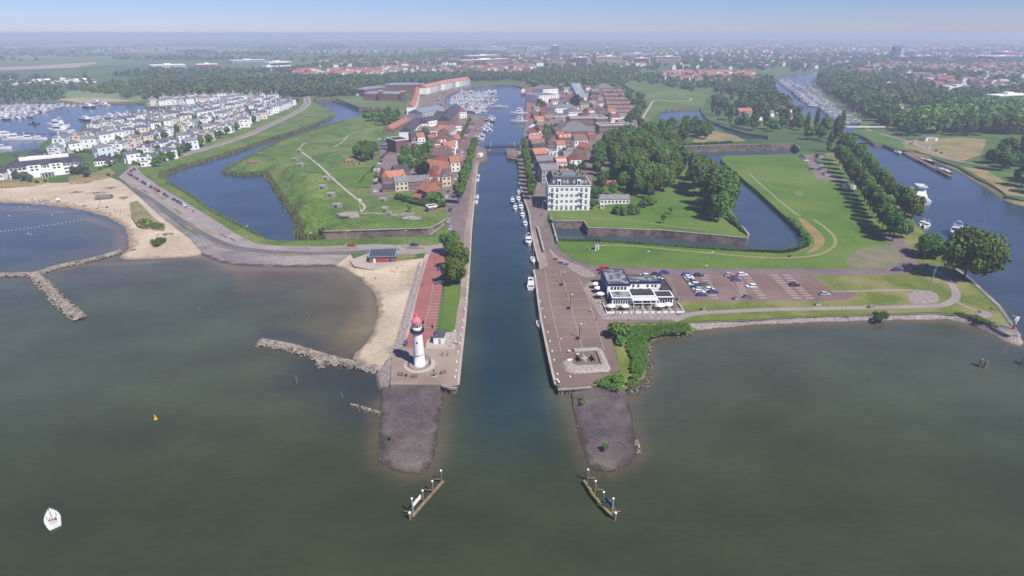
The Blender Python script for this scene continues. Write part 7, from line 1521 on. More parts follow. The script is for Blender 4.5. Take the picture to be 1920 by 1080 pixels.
tw = [tm_.mesh('beach_towel', c) for c in CLOTH]
for i in range(26):
    x, y = random.choice([(random.uniform(55, 90), random.uniform(372, 382)), (random.uniform(105, 195), random.uniform(379, 393))]); p = P(x, y); k = random.randrange(5)
    its.append((tag(link('beach_towel', tw[k], None, (p.x, p.y, p.z+.04), random.uniform(0, 3)), 'x', 'towel'), f'{CN[k]} beach towel'))
label_rows(its, 'on the hotel beach', 'towels on the hotel beach', 13)
for x, y, l in ((110, 378, 'white beach parasol among the towels'), ):
    p = P(x, y); t = thing('beach_parasol', l, 'parasol', p); m = MB(); m.lathe([(1.3, 1.7), (.8, 2.1), (.05, 2.3)], 10); m.build('canopy', W_, t); m = MB(); m.tube((0, 0, 0), (0, 0, 2.3), .03, n=6); m.build('pole', STEEL, t)
# bicycle racks
its = []
for i in range(20):
    p = P(545+i*2.3, 467); m = MB(); m.tube((0, -.8, 0), (0, -.8, .7), .04, n=5); m.tube((0, -.8, .7), (0, .8, .7), .04, n=5); m.tube((0, .8, .7), (0, .8, 0), .04, n=5); its.append((tag(m.build('bicycle_rack', STEEL, None, False, p), 'x', 'bicycle rack'), 'steel bicycle hoop'))
label_rows(its, 'on the dike road', 'bicycle hoops on the dike road', 30)
for i, (x, y, A) in enumerate(((415, 441, 5), (268, 358, 5), (432, 448, 4), (266, 356, 4))):
    for j in range(A):
        p = P(x+j*2.6, y+j*1.5); t = thing('bicycle', f"parked bicycle {['below the planted islands', 'beside the upper beach lane', 'near the dike road bend', 'at the top of the beach lane'][i]}, {ordn(j)} from left", 'bicycle', p, random.uniform(.6, 1.2), 'bicycles on the dike road'); 
        for yy in (-.52, .52):
            m = MB(); n = 12
            for k in range(n):
                a, b = 2*math.pi*k/n, 2*math.pi*(k+1)/n; m.tube((0, yy+.34*math.cos(a), .35+.34*math.sin(a)), (0, yy+.34*math.cos(b), .35+.34*math.sin(b)), .03, n=4)
            m.build('wheel', RUBBER, t)
        m = MB()
        for a, b in (((-.52, .35), (-.1, .35)), ((-.52, .35), (-.18, .8)), ((-.1, .35), (-.2, .85)), ((-.1, .35), (.38, .8)), ((-.18, .8), (.38, .8)), ((.38, .95), (.52, .35))): m.tube((0, a[0], a[1]), (0, b[0], b[1]), .035, n=4)
        m.tube((-.28, .4, 1.0), (.28, .4, 1.0), .025, n=4); m.build('frame', [DARK, RED, NAVY][j % 3], t)
# ================================================================ vegetation
rng = np.random.default_rng(11)
def crown(n, leaf, rx=1.0, rz=1.0, lobes=14, zc=0.0, shape='round', core=True):
    """leaf quads spread over the lobes of a crown of unit radius; returns verts (n,4,3) and tint (n)"""
    L = []
    for i in range(lobes):
        a = rng.uniform(0, 2*np.pi); u = rng.uniform(-0.75, 0.95)
        r = np.sqrt(max(0, 1-u*u))*rng.uniform(.35, .72); s = rng.uniform(.30, .46)
        if shape == 'poplar': r *= .6
        L.append((r*np.cos(a), r*np.sin(a), u*.68, s, rng.uniform(0, 1)))
    L.append((0, 0, 0.05, .62, .4))
    L = np.array(L); k = rng.choice(len(L), n, p=(L[:, 3]**2)/(L[:, 3]**2).sum())
    d = rng.normal(size=(n, 3)); d /= np.linalg.norm(d, axis=1)[:, None]
    c = L[k, :3]+d*(L[k, 3]*rng.uniform(.72, 1.08, n))[:, None]
    nrm = d+rng.normal(size=(n, 3))*.38; nrm[:, 2] += .28; nrm /= np.linalg.norm(nrm, axis=1)[:, None]
    t = np.cross(nrm, rng.normal(size=(n, 3))); t /= np.linalg.norm(t, axis=1)[:, None]; b = np.cross(nrm, t)
    s = (leaf*rng.uniform(.6, 1.3, n))[:, None]; c = c*np.array([rx, rx, rz])+np.array([0, 0, zc])
    q = np.stack([c-t*s-b*s*.7, c+t*s-b*s*.7, c+t*s*.8+b*s*.7, c-t*s*.8+b*s*.7], 1)
    tint = np.clip(L[k, 4]*.55+rng.uniform(0, .45, n), 0, 1)
    return q, tint
def quad_mesh(name, q, tint, mat):
    n = len(q); me = bpy.data.meshes.new(name); me.vertices.add(4*n); me.vertices.foreach_set('co', q.reshape(-1).astype(np.float32))
    me.loops.add(4*n); me.loops.foreach_set('vertex_index', np.arange(4*n, dtype=np.int32)); me.polygons.add(n); me.polygons.foreach_set('loop_start', np.arange(0, 4*n, 4, dtype=np.int32))
    me.update(calc_edges=True); a = me.attributes.new('tint', 'FLOAT', 'FACE'); a.data.foreach_set('value', tint.astype(np.float32)); me.materials.append(mat); return me
LEAF = foliage('broad_leaf', (.052, .110, .014, 1), (.150, .245, .042, 1))
LEAFD = foliage('dark_leaf', (.042, .088, .018, 1), (.110, .178, .042, 1))
LEAFL = foliage('bright_leaf', (.07, .15, .022, 1), (.17, .29, .05, 1))
LEAFM = foliage('weed_leaf', (.06, .135, .018, 1), (.15, .27, .05, 1))
LEAFG = foliage('grey_leaf', (.06, .085, .055, 1), (.13, .16, .11, 1))
LEAFC = foliage('copper_leaf', (.016, .010, .016, 1), (.04, .026, .034, 1))
def trunk_mesh(h, r, spread):
    m = MB(); m.tube((0, 0, -.5), (0, 0, h*.55), r, r*.7, 7)
    for i in range(6):
        a = i*1.05+.3; z0 = h*(.32+.035*i); m.tube((0, 0, z0), (spread*.5*math.cos(a), spread*.5*math.sin(a), h*(.58+.05*(i % 3))), r*.42, r*.15, 5)
    return m.mesh('trunk', BARK)
def tree(name, cat, n, leaf, R_, h, clear, mat, shape='round', lobes=14):
    """a tree of height h, crown radius R_, with clear metres of bare trunk"""
    rz = (h-clear)/2; q, t = crown(n, leaf, R_, rz, lobes, clear+rz, shape)
    o = thing(name, 'x', cat); link('trunk', trunk_mesh(h, max(.16, h*.022), R_), o); link('crown', quad_mesh('crown', q, t, mat), o)
    return Proto(o)
TR = {}
for i in range(3):
    TR[f'big{i}'] = tree('broadleaf_tree', 'tree', 4200, .44, 6.4, 15, 2.2, LEAF, lobes=22)
    TR[f'park{i}'] = tree('park_tree', 'tree', 2600, .5, 5.6, 15, 2.0, [LEAF, LEAFD, LEAF][i], lobes=18)
    TR[f'ave{i}'] = tree('avenue_tree', 'tree', 2200, .40, 3.9, 12, 2.6, [LEAF, LEAFD, LEAF][i], lobes=14)
    TR[f'row{i}'] = tree('street_tree', 'tree', 1300, .36, 2.6, 9, 2.0, LEAF, lobes=12)
    TR[f'far{i}'] = tree('broadleaf_tree', 'tree', 900, .8, 5.6, 13, 1.6, [LEAFD, LEAF, LEAFD][i], lobes=16)
LEAFR = foliage('riverside_leaf', (.048, .105, .014, 1), (.135, .225, .04, 1), .04)
TR['river0'] = tree('broadleaf_tree', 'tree', 5200, .46, 8.6, 14.5, .6, LEAFR, lobes=28)
TR['light0'] = tree('broadleaf_tree', 'tree', 1500, .5, 5.0, 12, 2, LEAFL, lobes=16)
TR['copper0'] = tree('copper_beech', 'tree', 1800, .5, 5.6, 13, 1.2, LEAFC, lobes=16)
TR['grey0'] = tree('willow_tree', 'tree', 1200, .5, 5.0, 10, 1.0, LEAFG, lobes=16)
TR['poplar0'] = tree('poplar_tree', 'tree', 1200, .6, 3.2, 20, 1.5, LEAFD, 'poplar', 20)
TR['bush0'] = tree('shrub', 'shrub', 700, .36, 2.6, 3.8, -.2, LEAF, lobes=12)
TR['bush1'] = tree('shrub', 'shrub', 700, .36, 2.6, 3.8, -.2, LEAFD, lobes=12)
TR['bushl'] = tree('shrub', 'shrub', 900, .34, 2.8, 4.2, -.2, LEAFL, lobes=14)
TR['sap0'] = tree('young_tree', 'tree', 420, .3, 1.7, 5.0, 1.6, LEAF, lobes=8)
def put_tree(kind, px, py, s=1.0, sz=None):
    ks = [k for k in TR if k.rstrip('0123456789') == kind] if kind not in TR else [kind]
    p = P(px, py); k = random.choice(ks); f = s*random.uniform(.9, 1.1)
    o = TR[k].put((p.x, p.y, p.z), random.uniform(0, 6.28), (f, f, f*(sz or random.uniform(.92, 1.1)))); return o
def trees(base, kind, pts, where, group, s=1.0, per=12, sz=None):
    its = []
    for q in pts:
        kd = kind if isinstance(kind, str) else random.choice(kind)
        its.append((put_tree(kd, q[0], q[1], s*(q[2] if len(q) > 2 else 1), sz), base if isinstance(base, str) else base[kd]))
    label_rows(its, where, group, per)
def line(A, B, n, j=0.0): return [(A[0]+(B[0]-A[0])*i/(n-1)+random.uniform(-j, j), A[1]+(B[1]-A[1])*i/(n-1)+random.uniform(-j, j)*.4) for i in range(n)]
def scatter(poly, n, mind=6.0):
    w = [tuple(G(*p).to_2d()) for p in poly]; a = np.array(w); out = []; tries = 0
    while len(out) < n and tries < n*60:
        tries += 1; x, y = rng.uniform(a[:, 0].min(), a[:, 0].max()), rng.uniform(a[:, 1].min(), a[:, 1].max())
        if inside(w, np.array([x]), np.array([y]))[0] and all((x-p[0])**2+(y-p[1])**2 > mind**2 for p in out): out.append((x, y))
    return out
def unG(x, y, z=LAND):
    v = Vector((x, y, z-CAMH)); f = Vector((0, math.cos(PITCH), -math.sin(PITCH))); u = Vector((0, math.sin(PITCH), math.cos(PITCH))); d = v.dot(f)
    return 960+F*v.x/d, 540-F*v.dot(u)/d
def sc_px(poly, n, mind): return [unG(*p) for p in scatter(poly, n, mind)]
trees('full green tree', 'big', [(845, 477, .86), (858, 507, .86), (851, 533, .84)], 'on the left quay by the red bays', 'three quay trees', 1, 9)
trees('slim street tree', 'row', line((863, 378), (889, 284), 15, .8)[1:]+[(860, 382, 1.35)], 'on the left quay', 'street trees of the left quay', 1.3, 30)
trees('dense street tree', 'row', line((998, 374), (981, 282), 13, .5), 'on the right quay', 'street trees of the right quay', 1.25, 30)
trees('tall green tree', 'park', sc_px([(1114, 322), (1150, 285), (1200, 262), (1245, 268), (1268, 300), (1278, 332), (1235, 345), (1190, 352), (1150, 338), (1118, 340)], 42, 6.5), 'in the wood behind the apartments', 'wood behind the white apartment block', 1.34, 9)
trees('tall green tree', 'park', [(1196, 350), (1214, 356), (1232, 352), (1250, 348), (1264, 342), (1206, 362), (1226, 364), (1244, 358), (1180, 344), (1160, 334), (1122, 306), (1136, 290), (1150, 276)], 'along the front of the wood', 'front of the wood behind the apartments', 1.25, 20)
trees('garden tree', 'park', [(1128, 352, .75), (1148, 366, .6), (1168, 356, .8), (1196, 366, .85), (1215, 372, .75), (1118, 328, .7), (1240, 352, .8)], 'at the wood edge above the lawn', 'garden trees above the lawn', 1, 20)
trees('big dark green tree', 'park', [(1300, 338, 1.05), (1318, 352, 1.1), (1340, 372, 1.15), (1357, 388, 1.05), (1338, 404, 1.1), (1312, 366, 1.1), (1330, 390, 1.1), (1352, 407, 1.0), (1302, 356, 1.0), (1362, 400, .95), (1346, 416, 1.0)], 'on the lawn by the moat', 'tree group on the lawn by the moat', 1.36, 12)
trees('dense green shrub', 'bush', [(1160, 402), (1168, 403), (1176, 402), (1186, 402), (1194, 400), (1155, 399), (1182, 396), (1205, 388, 1.2), (1218, 385, 1.3)], 'beside the white cottage', 'shrubs beside the white cottage', 1.2, 20)
trees('slender young tree', 'sap0', [(1244, 419), (1257, 401), (768, 398, .8), (706, 330, .8), (702, 318, .7), (697, 326, .7)], 'on open lawn', 'young trees on open lawns', 1, 20)
trees('avenue tree', 'ave', line((1568, 302), (1672, 453), 19, 1.0), 'of the inner avenue row', 'avenue along the river', 1.34, 40)
trees('avenue tree', 'ave', line((1590, 288), (1702, 424), 14, 2.0), 'of the outer avenue row', 'avenue along the river', 1.3, 40)
trees('broad avenue tree', 'big', [(1690, 446, .62), (1676, 436, .55), (1712, 408, .72), (1700, 386, .6)], 'at the near end of the avenue', 'broad trees ending the avenue', 1, 20)
o = put_tree('river0', 1738, 481, .86); o['label'] = 'large round tree beside the road, left of the biggest tree'
o = put_tree('river0', 1806, 523, 1.3, 1.25); o['label'] = 'biggest round tree at the right on the river bank'
trees('round tree', 'far', sc_px([(1214, 262), (1230, 246), (1300, 238), (1345, 252), (1330, 262), (1260, 268)], 20, 8), 'in the copse on the pond bank', 'copse on the pond bank', 1.05, 10)
trees('town tree', 'far', sc_px([(1000, 250), (1060, 240), (1120, 232), (1190, 225), (1190, 170), (1060, 165), (1010, 175)], 34, 9), 'among the harbour town houses', 'trees of the harbour town', .66, 9)
trees('green tree', 'far', sc_px([(1168, 248), (1190, 252), (1210, 228), (1205, 190), (1175, 180), (1172, 200), (1190, 215)], 16, 11), 'between pond meadow and school', 'trees between pond meadow and school', 1.05, 9)
trees(dict(far='tall green tree', poplar0='narrow poplar', grey0='grey green willow'), ('far', 'far', 'poplar0', 'grey0'), sc_px([(1322, 210), (1345, 186), (1400, 195), (1450, 210), (1500, 235), (1490, 250), (1420, 248), (1350, 232)], 34, 10), 'around the canal gardens', 'trees of the canal gardens', 1.1, 10)
for k, x, y, s, l in (('far1', 1012, 205, 1.25, 'big dark round tree on the square at the red quay'), ('light0', 1022, 266, 1.0, 'bright yellow green tree beside the tall gabled house'), ('light0', 1024, 252, .95, 'bright green tree behind the yellow green one'), ('far0', 1003, 258, 1.05, 'dark spreading tree beside the harbour, left of the bright trees'), ('copper0', 1078, 202, 1.5, 'wide dark copper beech behind the white villa'), ('copper0', 794, 335, 1.15, 'dark purple beech in the gardens of the left quay'), ('grey0', 797, 262, 1.3, 'grey green tree beside the wide brown flat roof'), ('grey0', 806, 288, 1.1, 'grey green tree behind the brick block'), ('light0', 768, 318, .9, 'bright light green tree in the middle of the gardens')):
    o = put_tree(k, x, y, s); o['label'] = l
trees('dense green tree', 'park', [(672, 298, .75), (684, 303, .85), (696, 300, .85), (680, 292, .8), (702, 292, .8), (690, 294, .9)], 'on the inner fort mound', 'tree group on the inner fort mound', 1, 20)
trees('dark green tree', 'far', [(690, 228), (704, 234), (718, 236), (733, 234), (744, 226), (710, 224), (728, 222), (700, 226), (740, 232)], 'below the northern bastion', 'tree group below the northern bastion', 1.1, 20)
trees(dict(far='garden tree', light0='light green garden tree', bush='garden shrub'), ('far', 'far', 'light0', 'bush'), sc_px([(742, 318), (760, 288), (800, 286), (826, 298), (824, 322), (800, 332), (756, 326)], 26, 5), 'in the left quay gardens', 'gardens behind the left quay', .82, 9)
trees('garden tree', 'far', [(1052, 330, .6), (1075, 327, .7), (1090, 322, .6), (1058, 292, .5), (1078, 298, .6), (1066, 330, .6), (1108, 392, .5), (1112, 372, .8), (1122, 372, .6)], 'between the right quay houses', 'garden trees of the right quay', 1, 20)
trees('small dark tree', ('far'), line((295, 312), (558, 192), 34, 5), 'along the dike path', 'trees along the dike path', .62, 12)
trees('small green tree', 'far', sc_px([(180, 290), (260, 250), (430, 205), (520, 196), (470, 225), (330, 285), (250, 305)], 52, 10), 'among the village houses', 'trees among the village houses', .62, 9)
trees(dict(bush='round shrub', grey0='grey green willow shrub'), ('bush', 'grey0'), [(32, 336), (48, 339), (58, 341), (70, 343), (86, 341), (138, 326), (148, 326), (160, 324, 1.3), (164, 332), (188, 318), (198, 314), (206, 312), (214, 308), (224, 303), (235, 300), (182, 308), (204, 330), (258, 298), (245, 292)], 'around the beach hotel', 'shrubs around the beach hotel', .62, 10)
trees(dict(far='tall green tree', poplar0='narrow poplar'), ('far', 'far', 'poplar0'), [(1562, 268, 1.35), (1545, 250, 1.1), (1528, 242), (1510, 252), (1498, 244, .9), (1580, 284, 1.1), (1552, 285, .9), (1516, 262, .9), (1572, 262, 1.2), (1535, 262, 1.0)], 'left of the canal lock', 'trees left of the canal lock', 1.15, 12)
trees('large dark tree', 'far', sc_px([(1852, 300), (1870, 285), (1935, 280), (1945, 372), (1895, 352)], 16, 8), 'beside the dry meadow', 'wood at the right edge', 1.25, 8)
trees('round green tree', 'far', sc_px([(1672, 245), (1700, 235), (1850, 232), (1920, 245), (1900, 262), (1850, 258), (1800, 256), (1690, 258)], 24, 11), 'at the edge of the right wood', 'edge of the right wood', 1.25, 12)
def veg(name, label, cat, pts, n, leaf, hmin, hmax, rad, mats, nd=None):
    """one mass of growth: many small crowns merged"""
    tmpl = [crown(n, leaf, 1, 1, 9) for _ in range(5)]; Q = []; T = []
    for (x, y) in pts:
        h = random.uniform(hmin, hmax); r = h*rad*random.uniform(.8, 1.25); q, t = tmpl[random.randrange(5)]; a = random.uniform(0, 6.28); ca, sa = math.cos(a), math.sin(a)
        z = gz(x, y) if nd else LAND
        v = q.copy(); X = v[..., 0]*ca-v[..., 1]*sa; Y = v[..., 0]*sa+v[..., 1]*ca
        Q.append(np.stack([X*r+x, Y*r+y, (v[..., 2]*.52+.47)*h+z], -1)); T.append(np.clip(t*.75+random.uniform(-.1, .3), 0, 1))
    o = link(name, quad_mesh(name, np.concatenate(Q), np.concatenate(T), mats)); return tag(o, label, cat, None, 'stuff')
def wood(label, poly, n, hmin=9, hmax=15, mat=LEAFD, q=85, leaf=.27, rad=.52, name='wood', mind=0): return veg(name, label, 'wood', scatter(poly, n, mind), q, leaf, hmin, hmax, rad, mat)
wood('dark wood band beyond the village', [(290, 188), (420, 186), (560, 182), (690, 180), (705, 158), (560, 152), (430, 156), (300, 166)], 900, 11, 17)
wood('lighter wood behind the village houses', [(150, 172), (290, 188), (300, 160), (420, 150), (560, 148), (560, 144), (330, 144), (190, 160)], 260, 8, 13, LEAF)
wood('mixed wood behind the harbour apartments', [(560, 156), (700, 158), (800, 158), (900, 152), (1000, 152), (1000, 143), (860, 142), (700, 147), (560, 149)], 480, 10, 17, LEAFD)
wood('light crowns behind the harbour apartments', [(690, 160), (760, 160), (900, 147), (1000, 145), (820, 143), (700, 149)], 130, 10, 17, LEAF)
wood('wood behind the red quay and the square', [(985, 160), (1060, 172), (1140, 168), (1190, 150), (1200, 130), (1100, 128), (1000, 135)], 480, 10, 16, LEAF)
wood('poplar wood around the pond meadow', [(1150, 146), (1230, 160), (1330, 178), (1400, 176), (1330, 160), (1230, 140)], 90, 8, 13, LEAFD)
wood('wood between canal bend and railway', [(1300, 150), (1445, 150), (1450, 175), (1500, 220), (1440, 205), (1380, 180)], 330, 9, 15, LEAFD)
wood('long dark wood along the right canal bank', [(1540, 140), (1570, 140), (1640, 175), (1690, 225), (1690, 245), (1640, 236), (1600, 205), (1560, 185), (1535, 160)], 380, 11, 18, LEAFD)
wood('gardens wood behind the right canal wood', [(1570, 140), (1680, 140), (1760, 165), (1800, 215), (1720, 220), (1660, 180)], 260, 9, 15, LEAF)
wood('wide wood behind the dry meadow', [(1690, 250), (1720, 222), (1800, 205), (1930, 200), (1960, 258), (1850, 248)], 420, 11, 18, LEAF)
wood('bright crowns scattered in the wide wood', [(1690, 250), (1720, 222), (1800, 205), (1930, 200), (1960, 258), (1850, 248)], 70, 11, 17, LEAFM)
wood('bright crowns scattered in the dark wood band', [(290, 186), (690, 178), (700, 160), (430, 158)], 110, 10, 16, LEAFM)
wood('far wood above the right wood', [(1700, 200), (1800, 175), (1960, 165), (1960, 200), (1800, 208)], 300, 9, 15, LEAFD)
wood('scattered trees of the camp ground', [(-60, 180), (0, 178), (160, 172), (180, 150), (-60, 150)], 110, 6, 11, LEAFD)
wood('trees behind the western marina', [(-60, 192), (60, 188), (130, 190), (110, 178), (-60, 180)], 50, 10, 16, LEAFD)
wood('round trees on the marina mound', [(225, 186), (245, 186), (245, 176), (225, 176)], 9, 12, 16, LEAFD)
wood('town trees right of the school', [(1420, 220), (1500, 215), (1440, 190), (1340, 186), (1330, 200)], 70, 8, 12, LEAFD)
FL = dict(q=26, leaf=.5, rad=.55)
wood('tree belts in the middle distance at left', [(-100, 148), (180, 146), (300, 132), (480, 134), (560, 128), (640, 118), (640, 122), (560, 138), (330, 142), (-100, 152)], 260, 8, 14, LEAFD, **FL)
wood('tree belts before the town', [(560, 130), (800, 122), (1000, 122), (1000, 108), (860, 104), (640, 112)], 700, 9, 15, LEAFD, **FL)
wood('trees of the town centre', [(1000, 126), (1200, 132), (1480, 132), (1480, 112), (1200, 104), (1000, 108)], 800, 8, 14, LEAFD, **FL)
wood('trees among the right town', [(1480, 140), (1540, 128), (1700, 140), (1930, 172), (1960, 112), (1700, 112), (1480, 116)], 800, 8, 14, LEAFD, **FL)
wood('dark tree block among the left fields', [(590, 91), (642, 90), (645, 86), (590, 86)], 160, 14, 18, LEAFD, **FL)
wood('tree clumps along the left field roads', [(345, 102), (405, 101), (408, 98), (350, 97)], 60, 10, 16, LEAFD, **FL)
wood('farm trees at the far left', [(0, 104), (100, 108), (100, 98), (0, 96)], 80, 10, 16, LEAFD, **FL)
def belts():
    pts = []
    for _ in range(170):
        D = 1.0/rng.uniform(1/9000, 1/2300); x0 = rng.uniform(-1.1, 1.1)*D; n = int(rng.integers(6, 26)); L = rng.uniform(60, 700); dx = rng.normal(0, .25)
        for i in range(n): pts.append((x0+L*(i/n-.5), D+dx*L*(i/n-.5)+rng.normal(0, 12)))
    veg('wood', 'far tree belts and farm groves across the plain', 'wood', pts, 16, .6, 9, 16, .7, LEAFD)
belts()
# fields
FM = {}
def fmat(k):
    if k not in FM: FM[k] = M('field_'+k, *{'green': (S(112, 140, 84), S(100, 128, 78)), 'light': (S(138, 158, 104), S(124, 148, 94)), 'tan': (S(196, 182, 146), S(182, 168, 136)), 'dark': (S(84, 112, 74), S(76, 104, 70))}[k], 0.004, .95, fine=.08, fscale=.03)
    return FM[k]
for k, q in (('light', [(-200, 120), (0, 112), (480, 101), (960, 99), (1000, 82), (480, 84), (0, 90), (-200, 94)]), ('green', [(-200, 150), (0, 131), (180, 124), (300, 118), (480, 106), (480, 101), (0, 112), (-200, 120)]), ('tan', [(-60, 130), (0, 126), (65, 123.5), (180, 116), (180, 120), (140, 127), (0, 132), (-60, 135)]), ('tan', [(280, 101), (370, 97.5), (480, 90), (480, 92.5), (360, 102)]), ('tan', [(500, 97.5), (610, 94.5), (620, 96.5), (520, 101)]), ('tan', [(-200, 86), (100, 84), (300, 84), (200, 88), (-200, 92)]), ('tan', [(760, 88), (950, 84), (1000, 86), (800, 91)]), ('dark', [(-50, 162), (140, 158), (160, 170), (110, 184), (-50, 184)]), ('light', [(130, 171), (225, 168), (286, 184), (262, 191), (160, 193), (110, 188)]), ('tan', [(105, 187), (140, 183), (200, 184), (250, 190), (150, 193)]), ('light', [(1650, 95), (1760, 92), (1780, 97), (1680, 100)]), ('tan', [(1200, 86), (1500, 84), (1400, 88)]), ('light', [(1180, 86), (1260, 83), (1300, 88), (1200, 92)])):
    LAYER[1] = ''; sheet('field', q, fmat(k))
for _ in range(150):
    LAYER[1] = 'x'
    D = 1.0/rng.uniform(1/14000, 1/3000); x = rng.uniform(-1.05, 1.05)*D; a = D*rng.uniform(.03, .1); b = D*rng.uniform(.03, .09)
    if abs(x) < .5*D and D < 3600: continue
    c, s = math.cos(.25), math.sin(.25); zz = .6+.02*_
    sheet('field', [(x+c*u-s*v, D+s*u+c*v) for u, v in ((-a, -b), (a, -b), (a, b), (-a, b))], fmat(rng.choice(['green', 'light', 'tan', 'dark', 'green'])), lift=zz, world=True)
# far houses too many to count
def town(label, poly, n, roofs, hmin=5, hmax=8, flat=.1, name='distant_houses', mind=0, big=1.0):
    m = MB()
    for (x, y) in scatter(poly, n, mind):
        w, d, h = random.uniform(8, 26)*big, random.uniform(8, 12)*big, random.uniform(hmin, hmax); rz = random.choice([.1, 1.67, .3])+random.uniform(-.15, .15); k = len(m.v)
        wm = random.choice([0, 0, 1, 2]); rm = random.choice(roofs)
        m.box(-w/2, w/2, -d/2, d/2, 0, h, wm, wm if random.random() > flat else 0)
        if random.random() > flat: m.gable(-w/2, w/2, -d/2, d/2, h, random.uniform(2.5, 4), 'x', .3, rm, wm)
        ca, sa = math.cos(rz), math.sin(rz)
        for i in range(k, len(m.v)): a = m.v[i]; m.v[i] = (x+a[0]*ca-a[1]*sa, y+a[0]*sa+a[1]*ca, LAND+a[2])
    return tag(m.build(name, [WALLW, BRICK, BRICKR, TILEO, TILER, TILEB, SLATEG, SLATE]), label, 'houses', None, 'stuff')
town('red roofed villas standing in the wood beyond the fort', [(555, 145), (720, 143), (720, 132), (555, 134)], 70, [3, 4, 4])
town('red and white houses behind the harbour wood', [(720, 140), (1000, 140), (1000, 126), (720, 128)], 130, [3, 4, 4, 5, 6])
town('mixed houses of the village behind the left wood', [(560, 128), (900, 122), (900, 110), (620, 112)], 170, [3, 4, 5, 6])
town('houses of the town centre', [(900, 124), (1250, 128), (1250, 100), (950, 102)], 420, [4, 5, 5, 6, 3], 5, 11)
town('red roofed estate beyond the pond', [(1240, 150), (1400, 166), (1430, 150), (1400, 137), (1250, 136)], 150, [3, 4, 5, 5], 5, 7, .02)
town('grey roofed town spreading to the right', [(1250, 130), (1480, 132), (1700, 118), (1930, 120), (1930, 82), (1500, 80), (1250, 92)], 1500, [5, 6, 6, 7, 4], 5, 10)
town('houses and sheds in the right town', [(1600, 140), (1700, 132), (1930, 150), (1930, 122), (1640, 120)], 330, [4, 5, 5, 6, 3], 5, 9)
town('terraces and halls behind the right wood', [(1640, 170), (1720, 160), (1930, 192), (1930, 160), (1700, 140)], 150, [4, 5, 6, 7], 5, 8, .25)
town('houses at the canal gardens', [(1380, 225), (1500, 235), (1480, 205), (1400, 200)], 16, [3, 5, 6], 4, 6, .1, mind=14)
town('orange houses at the right canal wood', [(1640, 205), (1690, 235), (1705, 220), (1660, 195)], 7, [3, 3, 4], 5, 7, 0, mind=14)
town('scattered farms of the far plain', [(-100, 104), (900, 98), (1200, 92), (1200, 74), (-100, 76)], 260, [3, 4, 5, 6], 5, 8)
town('scattered white greenhouses and farms near the horizon', [(1200, 92), (2000, 84), (2000, 72), (1200, 74)], 260, [5, 6, 0], 5, 9, .3, big=1.8)
town('white caravans of the camp ground', [(0, 160), (175, 156), (175, 147), (0, 152)], 110, [0, 0, 0], 2.2, 2.8, .9, 'caravans', big=.55)
# hedges, scrub, reeds, marram
def along(px, n, j): 
    pts = smooth(px, 8); w = [G(p[0], p[1]) for p in pts]; out = []
    for _ in range(n):
        t = random.uniform(0, len(w)-1.001); i = int(t); p = w[i].lerp(w[i+1], t-i); out.append((p.x+random.gauss(0, j), p.y+random.gauss(0, j)))
    return out
def hedge(label, px, n, h, mat=LEAFD, j=.3): o = veg('hedge', label, 'hedge', along(px, n, j), 90, .24, h*.85, h*1.15, .55, mat, True); o['kind'] = 'thing'
hedge('thick dark hedge curving below the ivy house', [(745, 372), (760, 377), (785, 384), (812, 389), (830, 388)], 90, 3.4)
hedge('long hedge beside the harbour car park', [(858, 270), (870, 248), (882, 224)], 90, 3.6, LEAF)
hedge('dark clipped hedge by the bastion point of the lawn', [(1364, 405), (1380, 420), (1392, 438)], 60, 2.2)
hedge('low hedge on the far wooded moat wall', [(1258, 274), (1320, 271), (1372, 268)], 70, 2.4)
hedge('ivy mass on the orange gabled house wall', [(806, 378), (822, 377)], 30, 5.5, LEAF)
hedge('young hedge line across the fort lawn', [(676, 343), (686, 330), (700, 316)], 30, 1.6, LEAF)
hedge('shrubs between hotel and village', [(60, 288), (120, 284), (200, 292), (280, 310)], 90, 2.6, LEAF, 3)
def scrub(label, poly, n, h, mat, mind=0): return veg('scrub', label, 'scrub', scatter(poly, n, mind), 150, .13, h*.6, h*1.3, .8, mat, True)
scrub('bright green scrub on the slope beside the plaza', [(1168, 618), (1200, 612), (1214, 640), (1212, 690), (1196, 722), (1176, 730), (1186, 700), (1180, 660)], 520, .85, LEAFM)
scrub('darker green scrub along the corner of the bay', [(1190, 612), (1290, 608), (1296, 622), (1240, 628), (1216, 636), (1210, 640)], 360, .85, LEAFM)
scrub('low weeds at the joint of plaza and basalt pier', [(1112, 716), (1150, 704), (1164, 700), (1172, 722), (1160, 734), (1120, 724)], 90, .9, LEAFL)
trees('round bright green bush', 'bushl', [(1158, 634, 1.25), (1166, 630, 1.1), (1163, 646, .8), (1157, 722, .75)], 'at the plaza edge', 'bright bushes at the plaza edge', 1, 20)
scrub('weed tufts on the left basalt pier', [(733, 815), (737, 815), (737, 822), (733, 822)], 7, .5, LEAFL)
scrub('weed tufts on the right basalt pier', [(1090, 742), (1096, 742), (1098, 760), (1092, 758)], 12, .6, LEAFL)
scrub('green weed clump near the right pier head', [(1131, 835), (1140, 835), (1141, 843), (1132, 843)], 12, .7, LEAF)
scrub('dark bushes on the stone shore', [(1640, 590), (1660, 588), (1664, 598), (1644, 600)], 30, 1.3, LEAFD)
scrub('scrub on the stone point', [(1780, 586), (1830, 594), (1862, 608), (1872, 617), (1840, 604), (1800, 591)], 90, .9, LEAF)
scrub('bushes on the sand spit', [(285, 455), (300, 449), (311, 452), (298, 461), (286, 461)], 40, 1.6, LEAFD)
scrub('green bushes at the foot of the marram bank', [(256, 418), (270, 412), (308, 422), (308, 430), (284, 430), (258, 422)], 120, .9, LEAFM)
